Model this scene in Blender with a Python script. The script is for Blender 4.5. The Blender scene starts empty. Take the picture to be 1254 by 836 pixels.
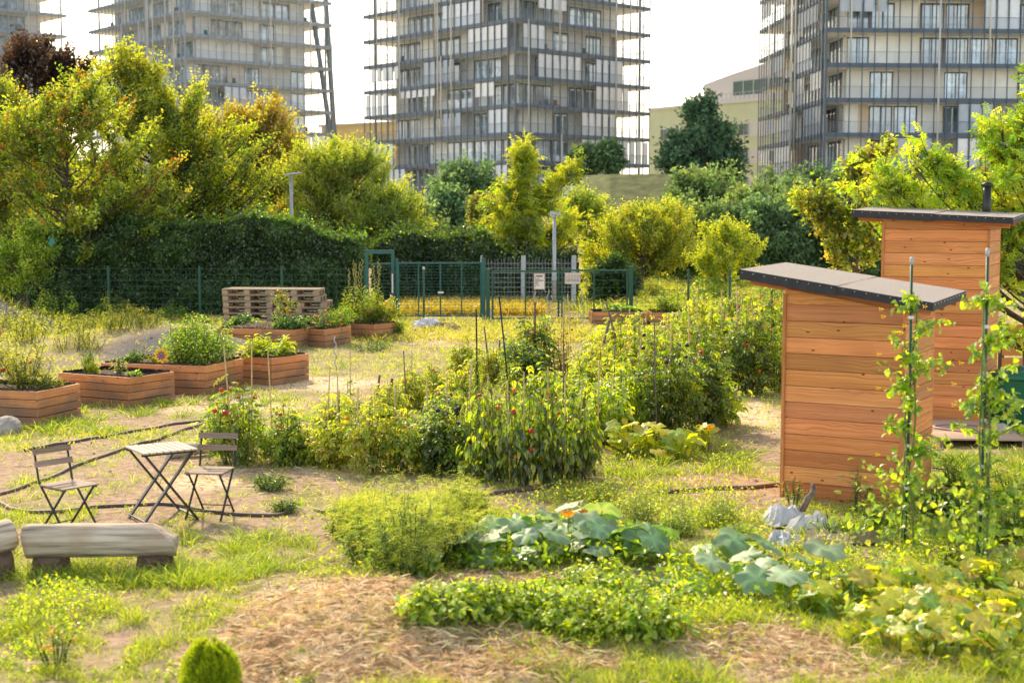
import bpy, math, random
import numpy as np
random.seed(1)
from mathutils import Vector, Matrix
PI = math.pi
sc = bpy.context.scene
COL = sc.collection
R = math.radians
# ------------------------------------------------------------------ camera model (photo is 1254 x 836)
F = 1742.0
CX, CY, HZ = 627.0, 418.0, 265.0
TH = math.atan((CY - HZ) / F)
CT, ST = math.cos(TH), math.sin(TH)
EYE = 2.93
def ray(px, py):
    x = (px - CX) / F; y = -(py - CY) / F
    return (x, CT + y * ST, y * CT - ST)
def P(px, py, Y):
    """world point seen at px,py at distance Y north of the camera"""
    r = ray(px, py); k = Y / r[1]
    return Vector((r[0] * k, Y, EYE + r[2] * k))
def G(px, py, z=0.0):
    """world point at height z seen at px,py"""
    r = ray(px, py); k = (z - EYE) / r[2]
    return Vector((r[0] * k, r[1] * k, z))
def X(px, Y): return P(px, HZ, Y).x
def proj(x, y, z):
    dz = z - EYE
    f = y * CT - dz * ST; u = y * ST + dz * CT
    return CX + F * x / f, CY - F * u / f

# ------------------------------------------------------------------ object helpers
def tag(o, label=None, cat=None, group=None, kind=None):
    if label: o['label'] = label
    if cat: o['category'] = cat
    if group: o['group'] = group
    if kind: o['kind'] = kind
    return o
def empty(name, loc=(0, 0, 0), rz=0.0, label=None, cat=None, group=None, parent=None):
    o = bpy.data.objects.new(name, None); COL.objects.link(o)
    o.empty_display_size = 0.2
    o.location = loc; o.rotation_euler = (0, 0, rz)
    if parent: o.parent = parent
    return tag(o, label, cat, group)
def copy_tree(o, parent=None):
    c = o.copy(); COL.objects.link(c); c.parent = parent
    for ch in list(o.children): copy_tree(ch, c)
    return c
def mesh_np(name, V, faces, C=None, mats=None, parent=None, UV=None, smooth=False, mi=None, loc=None):
    """faces: int array (n,3) or (n,4) or list of such arrays"""
    if not isinstance(faces, list): faces = [faces]
    me = bpy.data.meshes.new(name)
    V = np.asarray(V, dtype=np.float32)
    nf = sum(len(f) for f in faces); nl = sum(f.size for f in faces)
    me.vertices.add(len(V)); me.vertices.foreach_set('co', V.ravel())
    me.loops.add(nl); me.polygons.add(nf)
    li = np.concatenate([f.ravel() for f in faces]).astype(np.int32)
    me.loops.foreach_set('vertex_index', li)
    tot = np.concatenate([np.full(len(f), f.shape[1]) for f in faces]).astype(np.int32)
    st = np.concatenate([[0], np.cumsum(tot)[:-1]]).astype(np.int32)
    me.polygons.foreach_set('loop_start', st)
    me.polygons.foreach_set('loop_total', tot)
    if mi is not None: me.polygons.foreach_set('material_index', np.asarray(mi, dtype=np.int32))
    me.polygons.foreach_set('use_smooth', np.full(nf, bool(smooth)))
    if C is not None:
        a = me.color_attributes.new('Col', 'FLOAT_COLOR', 'POINT')
        c4 = np.ones((len(V), 4), dtype=np.float32); c4[:, :3] = C
        a.data.foreach_set('color', c4.ravel())
    if UV is not None:
        uv = me.uv_layers.new(name='UVMap')
        uv.data.foreach_set('uv', np.asarray(UV, dtype=np.float32)[li].ravel())
    me.update(); me.validate()
    for m in (mats if isinstance(mats, (list, tuple)) else [mats]):
        if m: me.materials.append(m)
    o = bpy.data.objects.new(name, me); COL.objects.link(o)
    if loc is not None: o.location = loc
    if parent: o.parent = parent
    return o

class MB:
    """collects boxes, tubes and polygons into one mesh"""
    def __init__(s): s.v = []; s.f = []; s.c = []; s.uv = []; s.m = []; s.sm = []
    def add(s, vs, fs, col=(1, 1, 1), uvs=None, mi=0, smooth=False):
        b = len(s.v)
        s.v += [tuple(v) for v in vs]
        s.c += [col] * len(vs)
        s.uv += list(uvs) if uvs is not None else [(v[0], v[2]) for v in vs]
        for f in fs:
            s.f.append([b + i for i in f]); s.m.append(mi); s.sm.append(smooth)
    def box(s, o, ax, ay, az, col=(1, 1, 1), mi=0):
        o, ax, ay, az = map(Vector, (o, ax, ay, az))
        la, lb, lc = ax.length, ay.length, az.length
        ru, rv = random.random() * 37, random.random() * 29
        vs = []; uv = []
        for i, j, k in ((0,0,0),(1,0,0),(1,1,0),(0,1,0),(0,0,1),(1,0,1),(1,1,1),(0,1,1)):
            vs.append(o + ax * i + ay * j + az * k)
            uv.append((ru + la * i, rv + lb * j + lc * k))
        fs = [(0,3,2,1),(4,5,6,7),(0,1,5,4),(2,3,7,6),(1,2,6,5),(0,4,7,3)]
        if ax.cross(ay).dot(az) < 0: fs = [f[::-1] for f in fs]
        s.add(vs, fs, col, uv, mi)
    def cbox(s, c, sx, sy, sz, rz=0.0, col=(1, 1, 1), mi=0, ry=0.0, rx=0.0):
        M = Matrix.Rotation(rz, 3, 'Z') @ Matrix.Rotation(ry, 3, 'Y') @ Matrix.Rotation(rx, 3, 'X')
        ax, ay, az = M @ Vector((sx, 0, 0)), M @ Vector((0, sy, 0)), M @ Vector((0, 0, sz))
        o = Vector(c) - (ax + ay + az) / 2
        if sx >= max(sy, sz): s.box(o, ax, ay, az, col, mi)
        elif sy >= sz: s.box(o, ay, az, ax, col, mi)
        else: s.box(o, az, ax, ay, col, mi)
    def bar(s, a, b, w, t, col=(1, 1, 1), mi=0, side=None):
        """rectangular bar from a to b"""
        a, b = Vector(a), Vector(b); d = b - a
        sd = Vector(side) if side is not None else (d.cross(Vector((0, 0, 1))) if abs(d.normalized().z) < .95 else Vector((1, 0, 0)))
        sd = (sd - d * (sd.dot(d) / d.length_squared)).normalized(); up = d.cross(sd).normalized()
        s.box(a - sd * w / 2 - up * t / 2, d, sd * w, up * t, col, mi)
    def tube(s, pts, r, n=8, col=(1, 1, 1), mi=0, cap=True, smooth=True):
        pts = [Vector(p) for p in pts]; m = len(pts)
        rs = r if isinstance(r, (list, tuple)) else [r] * m
        vs = []; uv = []; L = 0
        pu = None
        for i, p in enumerate(pts):
            d = (pts[min(i + 1, m - 1)] - pts[max(i - 1, 0)]).normalized()
            if pu is None:
                u = d.cross(Vector((0, 0, 1)));
                if u.length < .1: u = d.cross(Vector((1, 0, 0)))
            else: u = pu - d * pu.dot(d)
            u.normalize(); pu = u; w = d.cross(u)
            if i: L += (p - pts[i - 1]).length
            for k in range(n):
                a = 2 * PI * k / n
                vs.append(p + (u * math.cos(a) + w * math.sin(a)) * rs[i]); uv.append((L, rs[i] * a))
        fs = []
        for i in range(m - 1):
            for k in range(n):
                k2 = (k + 1) % n
                fs.append((i * n + k, i * n + k2, (i + 1) * n + k2, (i + 1) * n + k))
        s.add(vs, fs, col, uv, mi, smooth)
        if cap:
            b = len(s.v) - len(vs)
            s.f.append([b + k for k in range(n)][::-1]); s.m.append(mi); s.sm.append(False)
            s.f.append([b + (m - 1) * n + k for k in range(n)]); s.m.append(mi); s.sm.append(False)
    def lathe(s, prof, c=(0, 0, 0), n=24, col=(1, 1, 1), mi=0, smooth=True):
        vs = []; uv = []
        for r, z in prof:
            for k in range(n):
                a = 2 * PI * k / n; vs.append((c[0] + r * math.cos(a), c[1] + r * math.sin(a), c[2] + z)); uv.append((r * a, z))
        fs = [(i*n+k, i*n+(k+1) % n, (i+1)*n+(k+1) % n, (i+1)*n+k) for i in range(len(prof)-1) for k in range(n)]
        s.add(vs, fs, col, uv, mi, smooth)
    def build(s, name, mats, parent=None, loc=None):
        me = bpy.data.meshes.new(name)
        me.from_pydata(s.v, [], s.f)
        a = me.color_attributes.new('Col', 'FLOAT_COLOR', 'POINT')
        c4 = np.ones((len(s.v), 4), dtype=np.float32); c4[:, :3] = np.array(s.c, dtype=np.float32)
        a.data.foreach_set('color', c4.ravel())
        uv = me.uv_layers.new(name='UVMap')
        li = np.zeros(len(me.loops), dtype=np.int32); me.loops.foreach_get('vertex_index', li)
        uv.data.foreach_set('uv', np.array(s.uv, dtype=np.float32)[li].ravel())
        me.polygons.foreach_set('material_index', np.array(s.m, dtype=np.int32))
        me.polygons.foreach_set('use_smooth', np.array(s.sm))
        for m in (mats if isinstance(mats, (list, tuple)) else [mats]): me.materials.append(m)
        me.update()
        o = bpy.data.objects.new(name, me); COL.objects.link(o)
        if loc is not None: o.location = loc
        if parent: o.parent = parent
        return o

# ------------------------------------------------------------------ materials
def newmat(name):
    m = bpy.data.materials.new(name); m.use_nodes = True
    nt = m.node_tree; nt.nodes.clear()
    out = nt.nodes.new('ShaderNodeOutputMaterial')
    return m, nt, out
def N(nt, t, **kw):
    n = nt.nodes.new(t)
    for k, v in kw.items():
        if k.startswith('_'): setattr(n, k[1:], v)
        else:
            n.inputs[int(k[1:]) if k[0] == 'i' and k[1:].isdigit() else k.replace('_', ' ')].default_value = v
    return n
def L(nt, a, b): nt.links.new(a, b)
def mixc(nt, fac, a, b, mode='MIX'):
    n = nt.nodes.new('ShaderNodeMix'); n.data_type = 'RGBA'; n.blend_type = mode; n.clamp_result = True
    for sock, val in ((n.inputs[0], fac), (n.inputs[6], a), (n.inputs[7], b)):
        if hasattr(val, 'type') and hasattr(val, 'links'): nt.links.new(val, sock)
        elif isinstance(val, (int, float)): sock.default_value = val
        else: sock.default_value = (*val[:3], 1)
    return n.outputs[2]
def ramp(nt, src, stops):
    n = nt.nodes.new('ShaderNodeValToRGB'); cr = n.color_ramp
    while len(cr.elements) < len(stops): cr.elements.new(.5)
    for e, (p, c) in zip(cr.elements, stops):
        e.position = p; e.color = (*c, 1) if isinstance(c, (tuple, list)) else (c, c, c, 1)
    nt.links.new(src, n.inputs[0]); return n.outputs[0]
def attr(nt, name='Col'):
    n = nt.nodes.new('ShaderNodeAttribute'); n.attribute_name = name; return n.outputs['Color']

def mat_leaf(name, trans=.58, gloss=.06, rough=.38, tmul=(2.75, 2.6, .42), vein=False):
    m, nt, out = newmat(name)
    c = attr(nt)
    geo = N(nt, 'ShaderNodeNewGeometry')
    d = N(nt, 'ShaderNodeBsdfDiffuse'); L(nt, c, d.inputs[0])
    t = N(nt, 'ShaderNodeBsdfTranslucent')
    L(nt, mixc(nt, 1.0, c, tmul, 'MULTIPLY'), t.inputs[0])
    mx = N(nt, 'ShaderNodeMixShader'); mx.inputs[0].default_value = trans
    L(nt, d.outputs[0], mx.inputs[1]); L(nt, t.outputs[0], mx.inputs[2])
    g = N(nt, 'ShaderNodeBsdfGlossy', Roughness=rough); g.inputs[0].default_value = (1, 1, .95, 1)
    m2 = N(nt, 'ShaderNodeMixShader'); m2.inputs[0].default_value = gloss
    L(nt, mx.outputs[0], m2.inputs[1]); L(nt, g.outputs[0], m2.inputs[2])
    L(nt, m2.outputs[0], out.inputs[0])
    return m
def mat_pbr(name, col=None, rough=.7, metal=0.0, noise=0.0, nscale=8.0, bump=0.0, bscale=40.0, spec=.5, useattr=False, emit=None):
    m, nt, out = newmat(name)
    b = N(nt, 'ShaderNodeBsdfPrincipled', Roughness=rough, Metallic=metal)
    b.inputs['Specular IOR Level'].default_value = spec
    tc = N(nt, 'ShaderNodeTexCoord')
    base = attr(nt) if useattr else None
    if base is None:
        rgb = N(nt, 'ShaderNodeRGB'); rgb.outputs[0].default_value = (*col, 1); base = rgb.outputs[0]
    elif col is not None: base = mixc(nt, 1.0, base, col, 'MULTIPLY')
    if noise > 0:
        nz = N(nt, 'ShaderNodeTexNoise', Scale=nscale, Detail=5.0); L(nt, tc.outputs['Object'], nz.inputs['Vector'])
        f = ramp(nt, nz.outputs[0], [(.3, 1 - noise), (.7, 1 + noise * .6)])
        base = mixc(nt, 1.0, base, f, 'MULTIPLY')
    L(nt, base, b.inputs['Base Color'])
    if bump > 0:
        nb = N(nt, 'ShaderNodeTexNoise', Scale=bscale, Detail=4.0); L(nt, tc.outputs['Object'], nb.inputs['Vector'])
        bm = N(nt, 'ShaderNodeBump', Strength=bump, Distance=.02); L(nt, nb.outputs[0], bm.inputs['Height']); L(nt, bm.outputs[0], b.inputs['Normal'])
    if emit:
        b.inputs['Emission Color'].default_value = (*emit[0], 1); b.inputs['Emission Strength'].default_value = emit[1]
    L(nt, b.outputs[0], out.inputs[0])
    return m
def mat_wood(name, light, dark, knots=True, weather=0.0, rough=.55, grain=.6):
    """boards: UV = metres along / across the board, Col = tint of each board"""
    m, nt, out = newmat(name)
    b = N(nt, 'ShaderNodeBsdfPrincipled', Roughness=rough); b.inputs['Specular IOR Level'].default_value = .3
    uv = N(nt, 'ShaderNodeUVMap')
    # warp the grain round the knots
    mp = N(nt, 'ShaderNodeMapping'); mp.inputs['Scale'].default_value = (1.0, 2.0, 1); L(nt, uv.outputs[0], mp.inputs[0])
    vo = N(nt, 'ShaderNodeTexVoronoi', _voronoi_dimensions='2D', Scale=3.2); L(nt, mp.outputs[0], vo.inputs['Vector'])
    wn = N(nt, 'ShaderNodeTexNoise', Scale=1.3, Detail=2.0); 
    mp3 = N(nt, 'ShaderNodeMapping'); mp3.inputs['Scale'].default_value = (1.0, 4.0, 1); L(nt, uv.outputs[0], mp3.inputs[0]); L(nt, mp3.outputs[0], wn.inputs['Vector'])
    sep = N(nt, 'ShaderNodeSeparateXYZ'); L(nt, uv.outputs[0], sep.inputs[0])
    yy = N(nt, 'ShaderNodeMath', _operation='MULTIPLY_ADD'); L(nt, wn.outputs[0], yy.inputs[0]); yy.inputs[1].default_value = .10; L(nt, sep.outputs[1], yy.inputs[2])
    kk = N(nt, 'ShaderNodeMath', _operation='SMOOTH_MIN'); L(nt, vo.outputs['Distance'], kk.inputs[0]); kk.inputs[1].default_value = .35; kk.inputs[2].default_value = .2
    y2 = N(nt, 'ShaderNodeMath', _operation='MULTIPLY_ADD'); L(nt, kk.outputs[0], y2.inputs[0]); y2.inputs[1].default_value = -.07; L(nt, yy.outputs[0], y2.inputs[2])
    cmb = N(nt, 'ShaderNodeCombineXYZ')
    xs = N(nt, 'ShaderNodeMath', _operation='MULTIPLY'); L(nt, sep.outputs[0], xs.inputs[0]); xs.inputs[1].default_value = .5
    L(nt, xs.outputs[0], cmb.inputs[0]); L(nt, y2.outputs[0], cmb.inputs[1])
    mp2 = N(nt, 'ShaderNodeMapping'); mp2.inputs['Scale'].default_value = (1.0, 60, 1); L(nt, cmb.outputs[0], mp2.inputs[0])
    gr = N(nt, 'ShaderNodeTexNoise', Scale=1.0, Detail=3.0, Roughness=.55); L(nt, mp2.outputs[0], gr.inputs['Vector'])
    g = ramp(nt, gr.outputs[0], [(.36, .15), (.5, .6), (.66, 1.0)])
    c = mixc(nt, g, dark, light)
    big = N(nt, 'ShaderNodeTexNoise', Scale=1.6, Detail=2.0); L(nt, uv.outputs[0], big.inputs['Vector'])
    c = mixc(nt, .5, c, ramp(nt, big.outputs[0], [(.3, .72), (.7, 1.1)]), 'MULTIPLY')
    c = mixc(nt, 1.0, c, attr(nt), 'MULTIPLY')
    if knots:
        kn = ramp(nt, vo.outputs['Distance'], [(.035, 1.0), (.075, 0.0)])
        rc = N(nt, 'ShaderNodeSeparateColor'); L(nt, vo.outputs['Color'], rc.inputs[0])
        gt = N(nt, 'ShaderNodeMath', _operation='GREATER_THAN'); L(nt, rc.outputs[0], gt.inputs[0]); gt.inputs[1].default_value = .70
        kf = N(nt, 'ShaderNodeMath', _operation='MULTIPLY'); L(nt, kn, kf.inputs[0]); L(nt, gt.outputs[0], kf.inputs[1])
        c = mixc(nt, kf.outputs[0], c, (dark[0] * .28, dark[1] * .2, dark[2] * .15))
    if weather > 0:
        tc = N(nt, 'ShaderNodeTexCoord'); wz = N(nt, 'ShaderNodeTexNoise', Scale=2.2, Detail=5.0); L(nt, tc.outputs['Object'], wz.inputs['Vector'])
        so = N(nt, 'ShaderNodeSeparateXYZ'); L(nt, tc.outputs['Object'], so.inputs[0])
        hh = N(nt, 'ShaderNodeMapRange'); L(nt, so.outputs[2], hh.inputs[0]); hh.inputs[1].default_value = 0.0; hh.inputs[2].default_value = .45; hh.inputs[3].default_value = .32; hh.inputs[4].default_value = -.1
        ad = N(nt, 'ShaderNodeMath', _operation='ADD'); L(nt, wz.outputs[0], ad.inputs[0]); L(nt, hh.outputs[0], ad.inputs[1])
        wf = ramp(nt, ad.outputs[0], [(.45, 0.0), (.8, weather)])
        c = mixc(nt, wf, c, (.15, .115, .085))
    L(nt, c, b.inputs['Base Color'])
    bm = N(nt, 'ShaderNodeBump', Strength=.35, Distance=.003); L(nt, gr.outputs[0], bm.inputs['Height']); L(nt, bm.outputs[0], b.inputs['Normal'])
    L(nt, b.outputs[0], out.inputs[0])
    return m

M = {}
M['leaf'] = mat_leaf('leaf')
M['leaf_big'] = mat_leaf('leaf_waxy', trans=.34, gloss=.08, rough=.5, tmul=(1.9, 2.0, .5))
M['leaf_far'] = mat_leaf('leaf_distant', trans=.42, gloss=.03, rough=.6, tmul=(2.2, 2.1, 1.1))  # extra blue paints a soft haze into distant leaves
M['grass'] = mat_leaf('grass_blade', trans=.55, gloss=.05, tmul=(2.5, 2.4, .42))
M['straw'] = mat_leaf('straw', trans=.25, gloss=.05, tmul=(1, 1, 1))
M['slat_dark'] = mat_wood('chair_slat_wood', (.40, .30, .23), (.24, .165, .12), knots=False, rough=.7)
M['bark'] = mat_pbr('bark', rough=.95, noise=.5, nscale=9, bump=.8, bscale=22, useattr=True)
M['wood'] = mat_wood('larch_boards', (.82, .365, .125), (.54, .18, .052))
M['wood_bed'] = mat_wood('bed_boards', (.74, .33, .13), (.48, .175, .065), weather=.75)
M['wood_grey'] = mat_wood('weathered_boards', (.46, .35, .24), (.25, .18, .12), rough=.8)
M['wood_slat'] = mat_wood('slat_wood', (.62, .47, .36), (.42, .29, .21), knots=False, rough=.6)
M['felt'] = mat_pbr('roofing_felt', (.41, .36, .325), .9, noise=.18, nscale=60, bump=.5, bscale=300)
M['felt_edge'] = mat_pbr('roofing_felt_edge', (.03, .031, .036), .7, noise=.3, nscale=12, bump=.3, bscale=30)
M['nail'] = mat_pbr('nail_head', (.75, .75, .75), .3, .8)
M['black_metal'] = mat_pbr('black_metal', (.02, .022, .02), .4, .0)
M['green_metal'] = mat_pbr('green_metal', (.012, .085, .05), .45)
M['teal_metal'] = mat_pbr('teal_metal', (.015, .11, .09), .45)
M['galv'] = mat_pbr('galvanised_metal', (.42, .45, .48), .45, .3, noise=.15)
M['white_paint'] = mat_pbr('white_sheet', (.82, .74, .68), .6)
M['ink'] = mat_pbr('dark_ink', (.22, .15, .13), .7)
M['bamboo'] = mat_pbr('bamboo', (.62, .42, .18), .5, noise=.25, nscale=20)
M['stake_brown'] = mat_pbr('brown_stake', (.20, .085, .05), .7, noise=.3, nscale=20)
M['driftwood'] = mat_pbr('dead_branch', (.20, .15, .12), .9, noise=.5, nscale=25, bump=.6)
M['hose'] = mat_pbr('hose', (.13, .085, .075), .6, noise=.3, nscale=15)
M['hose_pink'] = mat_pbr('hose_pink', (.50, .33, .28), .5, noise=.15)
M['soil'] = mat_pbr('soil', (.10, .062, .04), .95, noise=.6, nscale=22, bump=1.0, bscale=60)
M['foil'] = mat_pbr('black_foil', (.012, .012, .014), .35, noise=.3, nscale=20, bump=.8, bscale=25)
M['tomato'] = mat_pbr('tomato_skin', rough=.25, useattr=True)
M['petal'] = mat_leaf('petal', trans=.45, gloss=.04, tmul=(1.2, 1.1, .8))
M['bin'] = mat_pbr('green_plastic', (.012, .14, .07), .38, noise=.12, nscale=5)
M['stone'] = mat_pbr('stone', (.42, .38, .34), .9, noise=.3, nscale=10, bump=.5, bscale=30)
M['sack'] = mat_pbr('crumpled_sack', rough=.75, noise=.15, nscale=12, useattr=True, bump=.4, bscale=18)
M['pinwheel'] = mat_pbr('pinwheel_plastic', rough=.4, useattr=True)
M['plant_paint'] = mat_pbr('coloured_paint', rough=.6, useattr=True)
# ------------------------------------------------------------------ light, world, camera
SUN_EL, SUN_AZ = R(37), R(-24)          # azimuth from +Y towards +X
sd = Vector((math.sin(SUN_AZ) * math.cos(SUN_EL), math.cos(SUN_AZ) * math.cos(SUN_EL), math.sin(SUN_EL)))
sl = bpy.data.lights.new('sun', 'SUN'); sl.energy = 5.0; sl.angle = R(.6); sl.color = (1.0, .83, .57)
so = bpy.data.objects.new('sun', sl); COL.objects.link(so); so.location = (-20, 60, 40)
so.rotation_euler = (-sd).to_track_quat('-Z', 'Y').to_euler()
w = bpy.data.worlds.new('World'); sc.world = w; w.use_nodes = True
nt = w.node_tree; nt.nodes.clear()
wo = nt.nodes.new('ShaderNodeOutputWorld')
sk = nt.nodes.new('ShaderNodeTexSky'); sk.sky_type = 'NISHITA'; sk.sun_disc = False
sk.sun_elevation = SUN_EL; sk.sun_rotation = SUN_AZ % (2 * PI); sk.air_density = 1.2; sk.dust_density = 4.0; sk.ozone_density = 1.0; sk.altitude = 100
bg = nt.nodes.new('ShaderNodeBackground'); bg.inputs[1].default_value = .15
L(nt, sk.outputs[0], bg.inputs[0])
# bright morning haze, thickest towards the horizon
tc = N(nt, 'ShaderNodeTexCoord'); sx = N(nt, 'ShaderNodeSeparateXYZ'); L(nt, tc.outputs['Generated'], sx.inputs[0])
hz = N(nt, 'ShaderNodeMapRange'); L(nt, sx.outputs[2], hz.inputs[0]); hz.inputs[1].default_value = -.05; hz.inputs[2].default_value = .55; hz.inputs[3].default_value = 2.0; hz.inputs[4].default_value = .30
b2 = nt.nodes.new('ShaderNodeBackground'); b2.inputs[0].default_value = (1.0, .92, .79, 1); L(nt, hz.outputs[0], b2.inputs[1])
# warm towards the sun, cooler on the opposite side
sy = N(nt, 'ShaderNodeMapRange'); L(nt, sx.outputs[1], sy.inputs[0]); sy.inputs[1].default_value = -.7; sy.inputs[2].default_value = .6
L(nt, mixc(nt, sy.outputs[0], (.90, .96, 1.0), (1.0, .91, .76)), b2.inputs[0])
ad = nt.nodes.new('ShaderNodeAddShader'); L(nt, bg.outputs[0], ad.inputs[0]); L(nt, b2.outputs[0], ad.inputs[1]); L(nt, ad.outputs[0], wo.inputs[0])
cam = bpy.data.cameras.new('camera'); co = bpy.data.objects.new('camera', cam); COL.objects.link(co)
co.location = (0, 0, EYE); co.rotation_euler = (PI / 2 - TH, 0, 0)
cam.sensor_width = 36; cam.lens = F / 1254 * 36; cam.clip_end = 6000; cam.clip_start = .1
cam.dof.use_dof = True; cam.dof.focus_distance = 21; cam.dof.aperture_fstop = 2.1
sc.camera = co
sc.view_settings.view_transform = 'Standard'; sc.view_settings.look = 'None'; sc.view_settings.exposure = 0; sc.view_settings.gamma = 1
cy = sc.cycles
cy.max_bounces = 6; cy.diffuse_bounces = 3; cy.glossy_bounces = 2; cy.transmission_bounces = 4; cy.transparent_max_bounces = 8
cy.caustics_reflective = False; cy.caustics_refractive = False; cy.sample_clamp_indirect = 6; cy.use_denoising = True

# ------------------------------------------------------------------ value noise (for terrain and masks)
def vnoise(x, y, seed=0):
    xi = np.floor(x).astype(np.int64); yi = np.floor(y).astype(np.int64); fx = x - xi; fy = y - yi
    def h(a, b):
        n = (a * 374761393 + b * 668265263 + seed * 974634777) & 0x7fffffff
        n = ((n ^ (n >> 13)) * 1274126177) & 0x7fffffff
        return ((n ^ (n >> 16)) & 0xffff) / 65535.0
    fx = fx * fx * (3 - 2 * fx); fy = fy * fy * (3 - 2 * fy)
    return (h(xi, yi) * (1 - fx) + h(xi + 1, yi) * fx) * (1 - fy) + (h(xi, yi + 1) * (1 - fx) + h(xi + 1, yi + 1) * fx) * fy
def fbm(x, y, seed=0, o=4):
    s = 0; a = .5; t = 0
    for i in range(o):
        s = s + a * vnoise(x * 2 ** i, y * 2 ** i, seed + i); t += a; a *= .5
    return s / t
def bump2(x, y, cx, cy, rx, ry): return np.exp(-(((x - cx) / rx) ** 2 + ((y - cy) / ry) ** 2))
def H(x, y):
    x = np.asarray(x, float); y = np.asarray(y, float)
    h = .05 * (fbm(x * .5, y * .5, 5) - .5) + .035 * (fbm(x * 2.3, y * 2.3, 9) - .5)
    near = np.clip((60 - y) / 15, 0, 1)
    h = h * near
    # hay heap in front
    h = h + .19 * bump2(x, y, -1.0, 9.9, 1.25, 1.15) * (1 + 1.5 * (fbm(x * 3.5, y * 3.5, 3) - .5)) + .10 * bump2(x, y, 1.2, 9.8, 1.2, .6)
    # bank of dug earth behind the raised beds, and the rubble heap
    h = h + .46 * bump2(x, y, -7.9, 32.4, 2.1, 1.9) * (.6 + .8 * fbm(x * 1.7, y * 1.7, 21))
    h = h + .30 * bump2(x, y, -6.9, 30.6, 1.5, .9) + .22 * bump2(x, y, -11.5, 30.5, 2.2, 3.0)
    h = h + .95 * bump2(x, y, -13.7, 36.0, 1.7, 1.3) * (.75 + .6 * fbm(x * 2.1, y * 2.1, 31))
    # land rises behind the fence
    t = np.clip((y - 48) / 90, 0, 1); h = h + 3.6 * t * t * (3 - 2 * t)
    return h
def Hs(x, y): return float(H(np.array([x]), np.array([y]))[0])
def GP(px, py):
    p = G(px, py); p.z = Hs(p.x, p.y); return p

# masks over the ground, in world metres -------------------------------------------------------------
def ell(x, y, px, py, rx, ry):
    """soft ellipse whose centre and radii are read off the plan"""
    c = G(px, py); a = G(px + rx, py); t = G(px, py - ry); b = G(px, py + ry)
    RX = abs(a.x - c.x); RY = abs(t.y - b.y) / 2
    return np.clip(1.35 - np.sqrt(((x - c.x) / RX) ** 2 + ((y - (t.y + b.y) / 2) / RY) ** 2) * 1.0, 0, 1)
def masks(x, y):
    n1 = fbm(x * 1.1, y * 1.1, 40); n2 = fbm(x * 3.3, y * 3.3, 50); n3 = fbm(x * .45, y * .45, 60)
    straw = np.zeros_like(x); dirt = np.zeros_like(x); grav = np.zeros_like(x); dark = np.zeros_like(x)
    for e in ((425, 762, 135, 46), (480, 815, 210, 30), (360, 815, 110, 30), (600, 716, 90, 14), (930, 800, 110, 18), (650, 818, 140, 14), (1060, 825, 120, 12)):
        straw = np.maximum(straw, ell(x, y, *e))
    for e in ((920, 505, 42, 26), (470, 375, 10, 2), (395, 470, 95, 10), (470, 545, 40, 20), (640, 445, 80, 8), (270, 495, 110, 12), (440, 575, 60, 10), (540, 415, 60, 6), (300, 400, 50, 5), (250, 590, 60, 14)):
        straw = np.maximum(straw, .72 * ell(x, y, *e))
    for e in ((170, 600, 190, 50), (340, 655, 120, 32), (610, 608, 90, 16), (900, 600, 90, 22), (930, 545, 50, 26), (80, 735, 150, 24), (900, 828, 260, 12), (170, 800, 130, 30), (40, 570, 60, 30), (440, 590, 140, 18), (320, 560, 90, 20), (900, 505, 60, 30), (120, 640, 130, 16), (460, 490, 50, 18), (150, 520, 160, 14)):
        dirt = np.maximum(dirt, ell(x, y, *e))
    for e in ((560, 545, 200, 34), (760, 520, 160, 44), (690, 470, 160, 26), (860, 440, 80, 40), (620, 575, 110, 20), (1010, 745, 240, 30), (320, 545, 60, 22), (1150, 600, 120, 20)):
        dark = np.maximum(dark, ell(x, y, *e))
    grav = np.maximum(grav, np.clip(1.7 * bump2(x, y, -6.9, 29.6, 1.7, 1.5), 0, 1)); grav = np.maximum(grav, bump2(x, y, -9.6, 27.6, 1.3, 1.2) * .8)
    grav = np.maximum(grav, np.clip(2.0 * bump2(x, y, -13.7, 36.0, 1.8, 1.3), 0, 1))
    straw = np.clip((straw * 1.5 + (n2 - .5) * .9 + (n1 - .5) * .5 - .25) * 1.6, 0, 1) * (straw > 0.01)
    dirt = np.clip((dirt * 1.15 + (n1 - .5) * 1.9 + (n2 - .5) * 2.0 - .40) * 2.6, 0, 1) * (dirt > 0.01)
    dirt = np.maximum(dirt, np.clip((n1 * .6 + n3 * .4 - .60) * 6, 0, .8))
    grass = (1 - dirt * .93) * (1 - straw * .97) * (1 - np.clip(grav * 1.3 - .2 + (n2 - .5), 0, 1))
    return straw, dirt, grav, dark, grass

# ------------------------------------------------------------------ ground sheet
def axis(lo, hi, step, far, grow):
    a = list(np.arange(lo, hi + 1e-6, step)); s = step
    while a[-1] < far: s *= grow; a.append(a[-1] + s)
    return a
ys = [-60, -30, -10, 0, 4, 6] + axis(7.0, 44, .11, 2500, 1.13)
xr = axis(0, 17, .11, 2200, 1.16); xs = [-v for v in xr[:0:-1]] + xr
xs = np.array(xs); ys = np.array(ys)
gx, gy = np.meshgrid(xs, ys); nx, ny = len(xs), len(ys)
gz = H(gx.ravel(), gy.ravel())
st_, di_, gr_, dk_, ga_ = masks(gx.ravel(), gy.ravel())
idx = np.arange(nx * ny).reshape(ny, nx)
q = np.stack([idx[:-1, :-1], idx[:-1, 1:], idx[1:, 1:], idx[1:, :-1]], -1).reshape(-1, 4)
gm, nt, out = newmat('garden_ground')
bs = N(nt, 'ShaderNodeBsdfPrincipled', Roughness=.95); bs.inputs['Specular IOR Level'].default_value = .15
tc = N(nt, 'ShaderNodeTexCoord')
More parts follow.
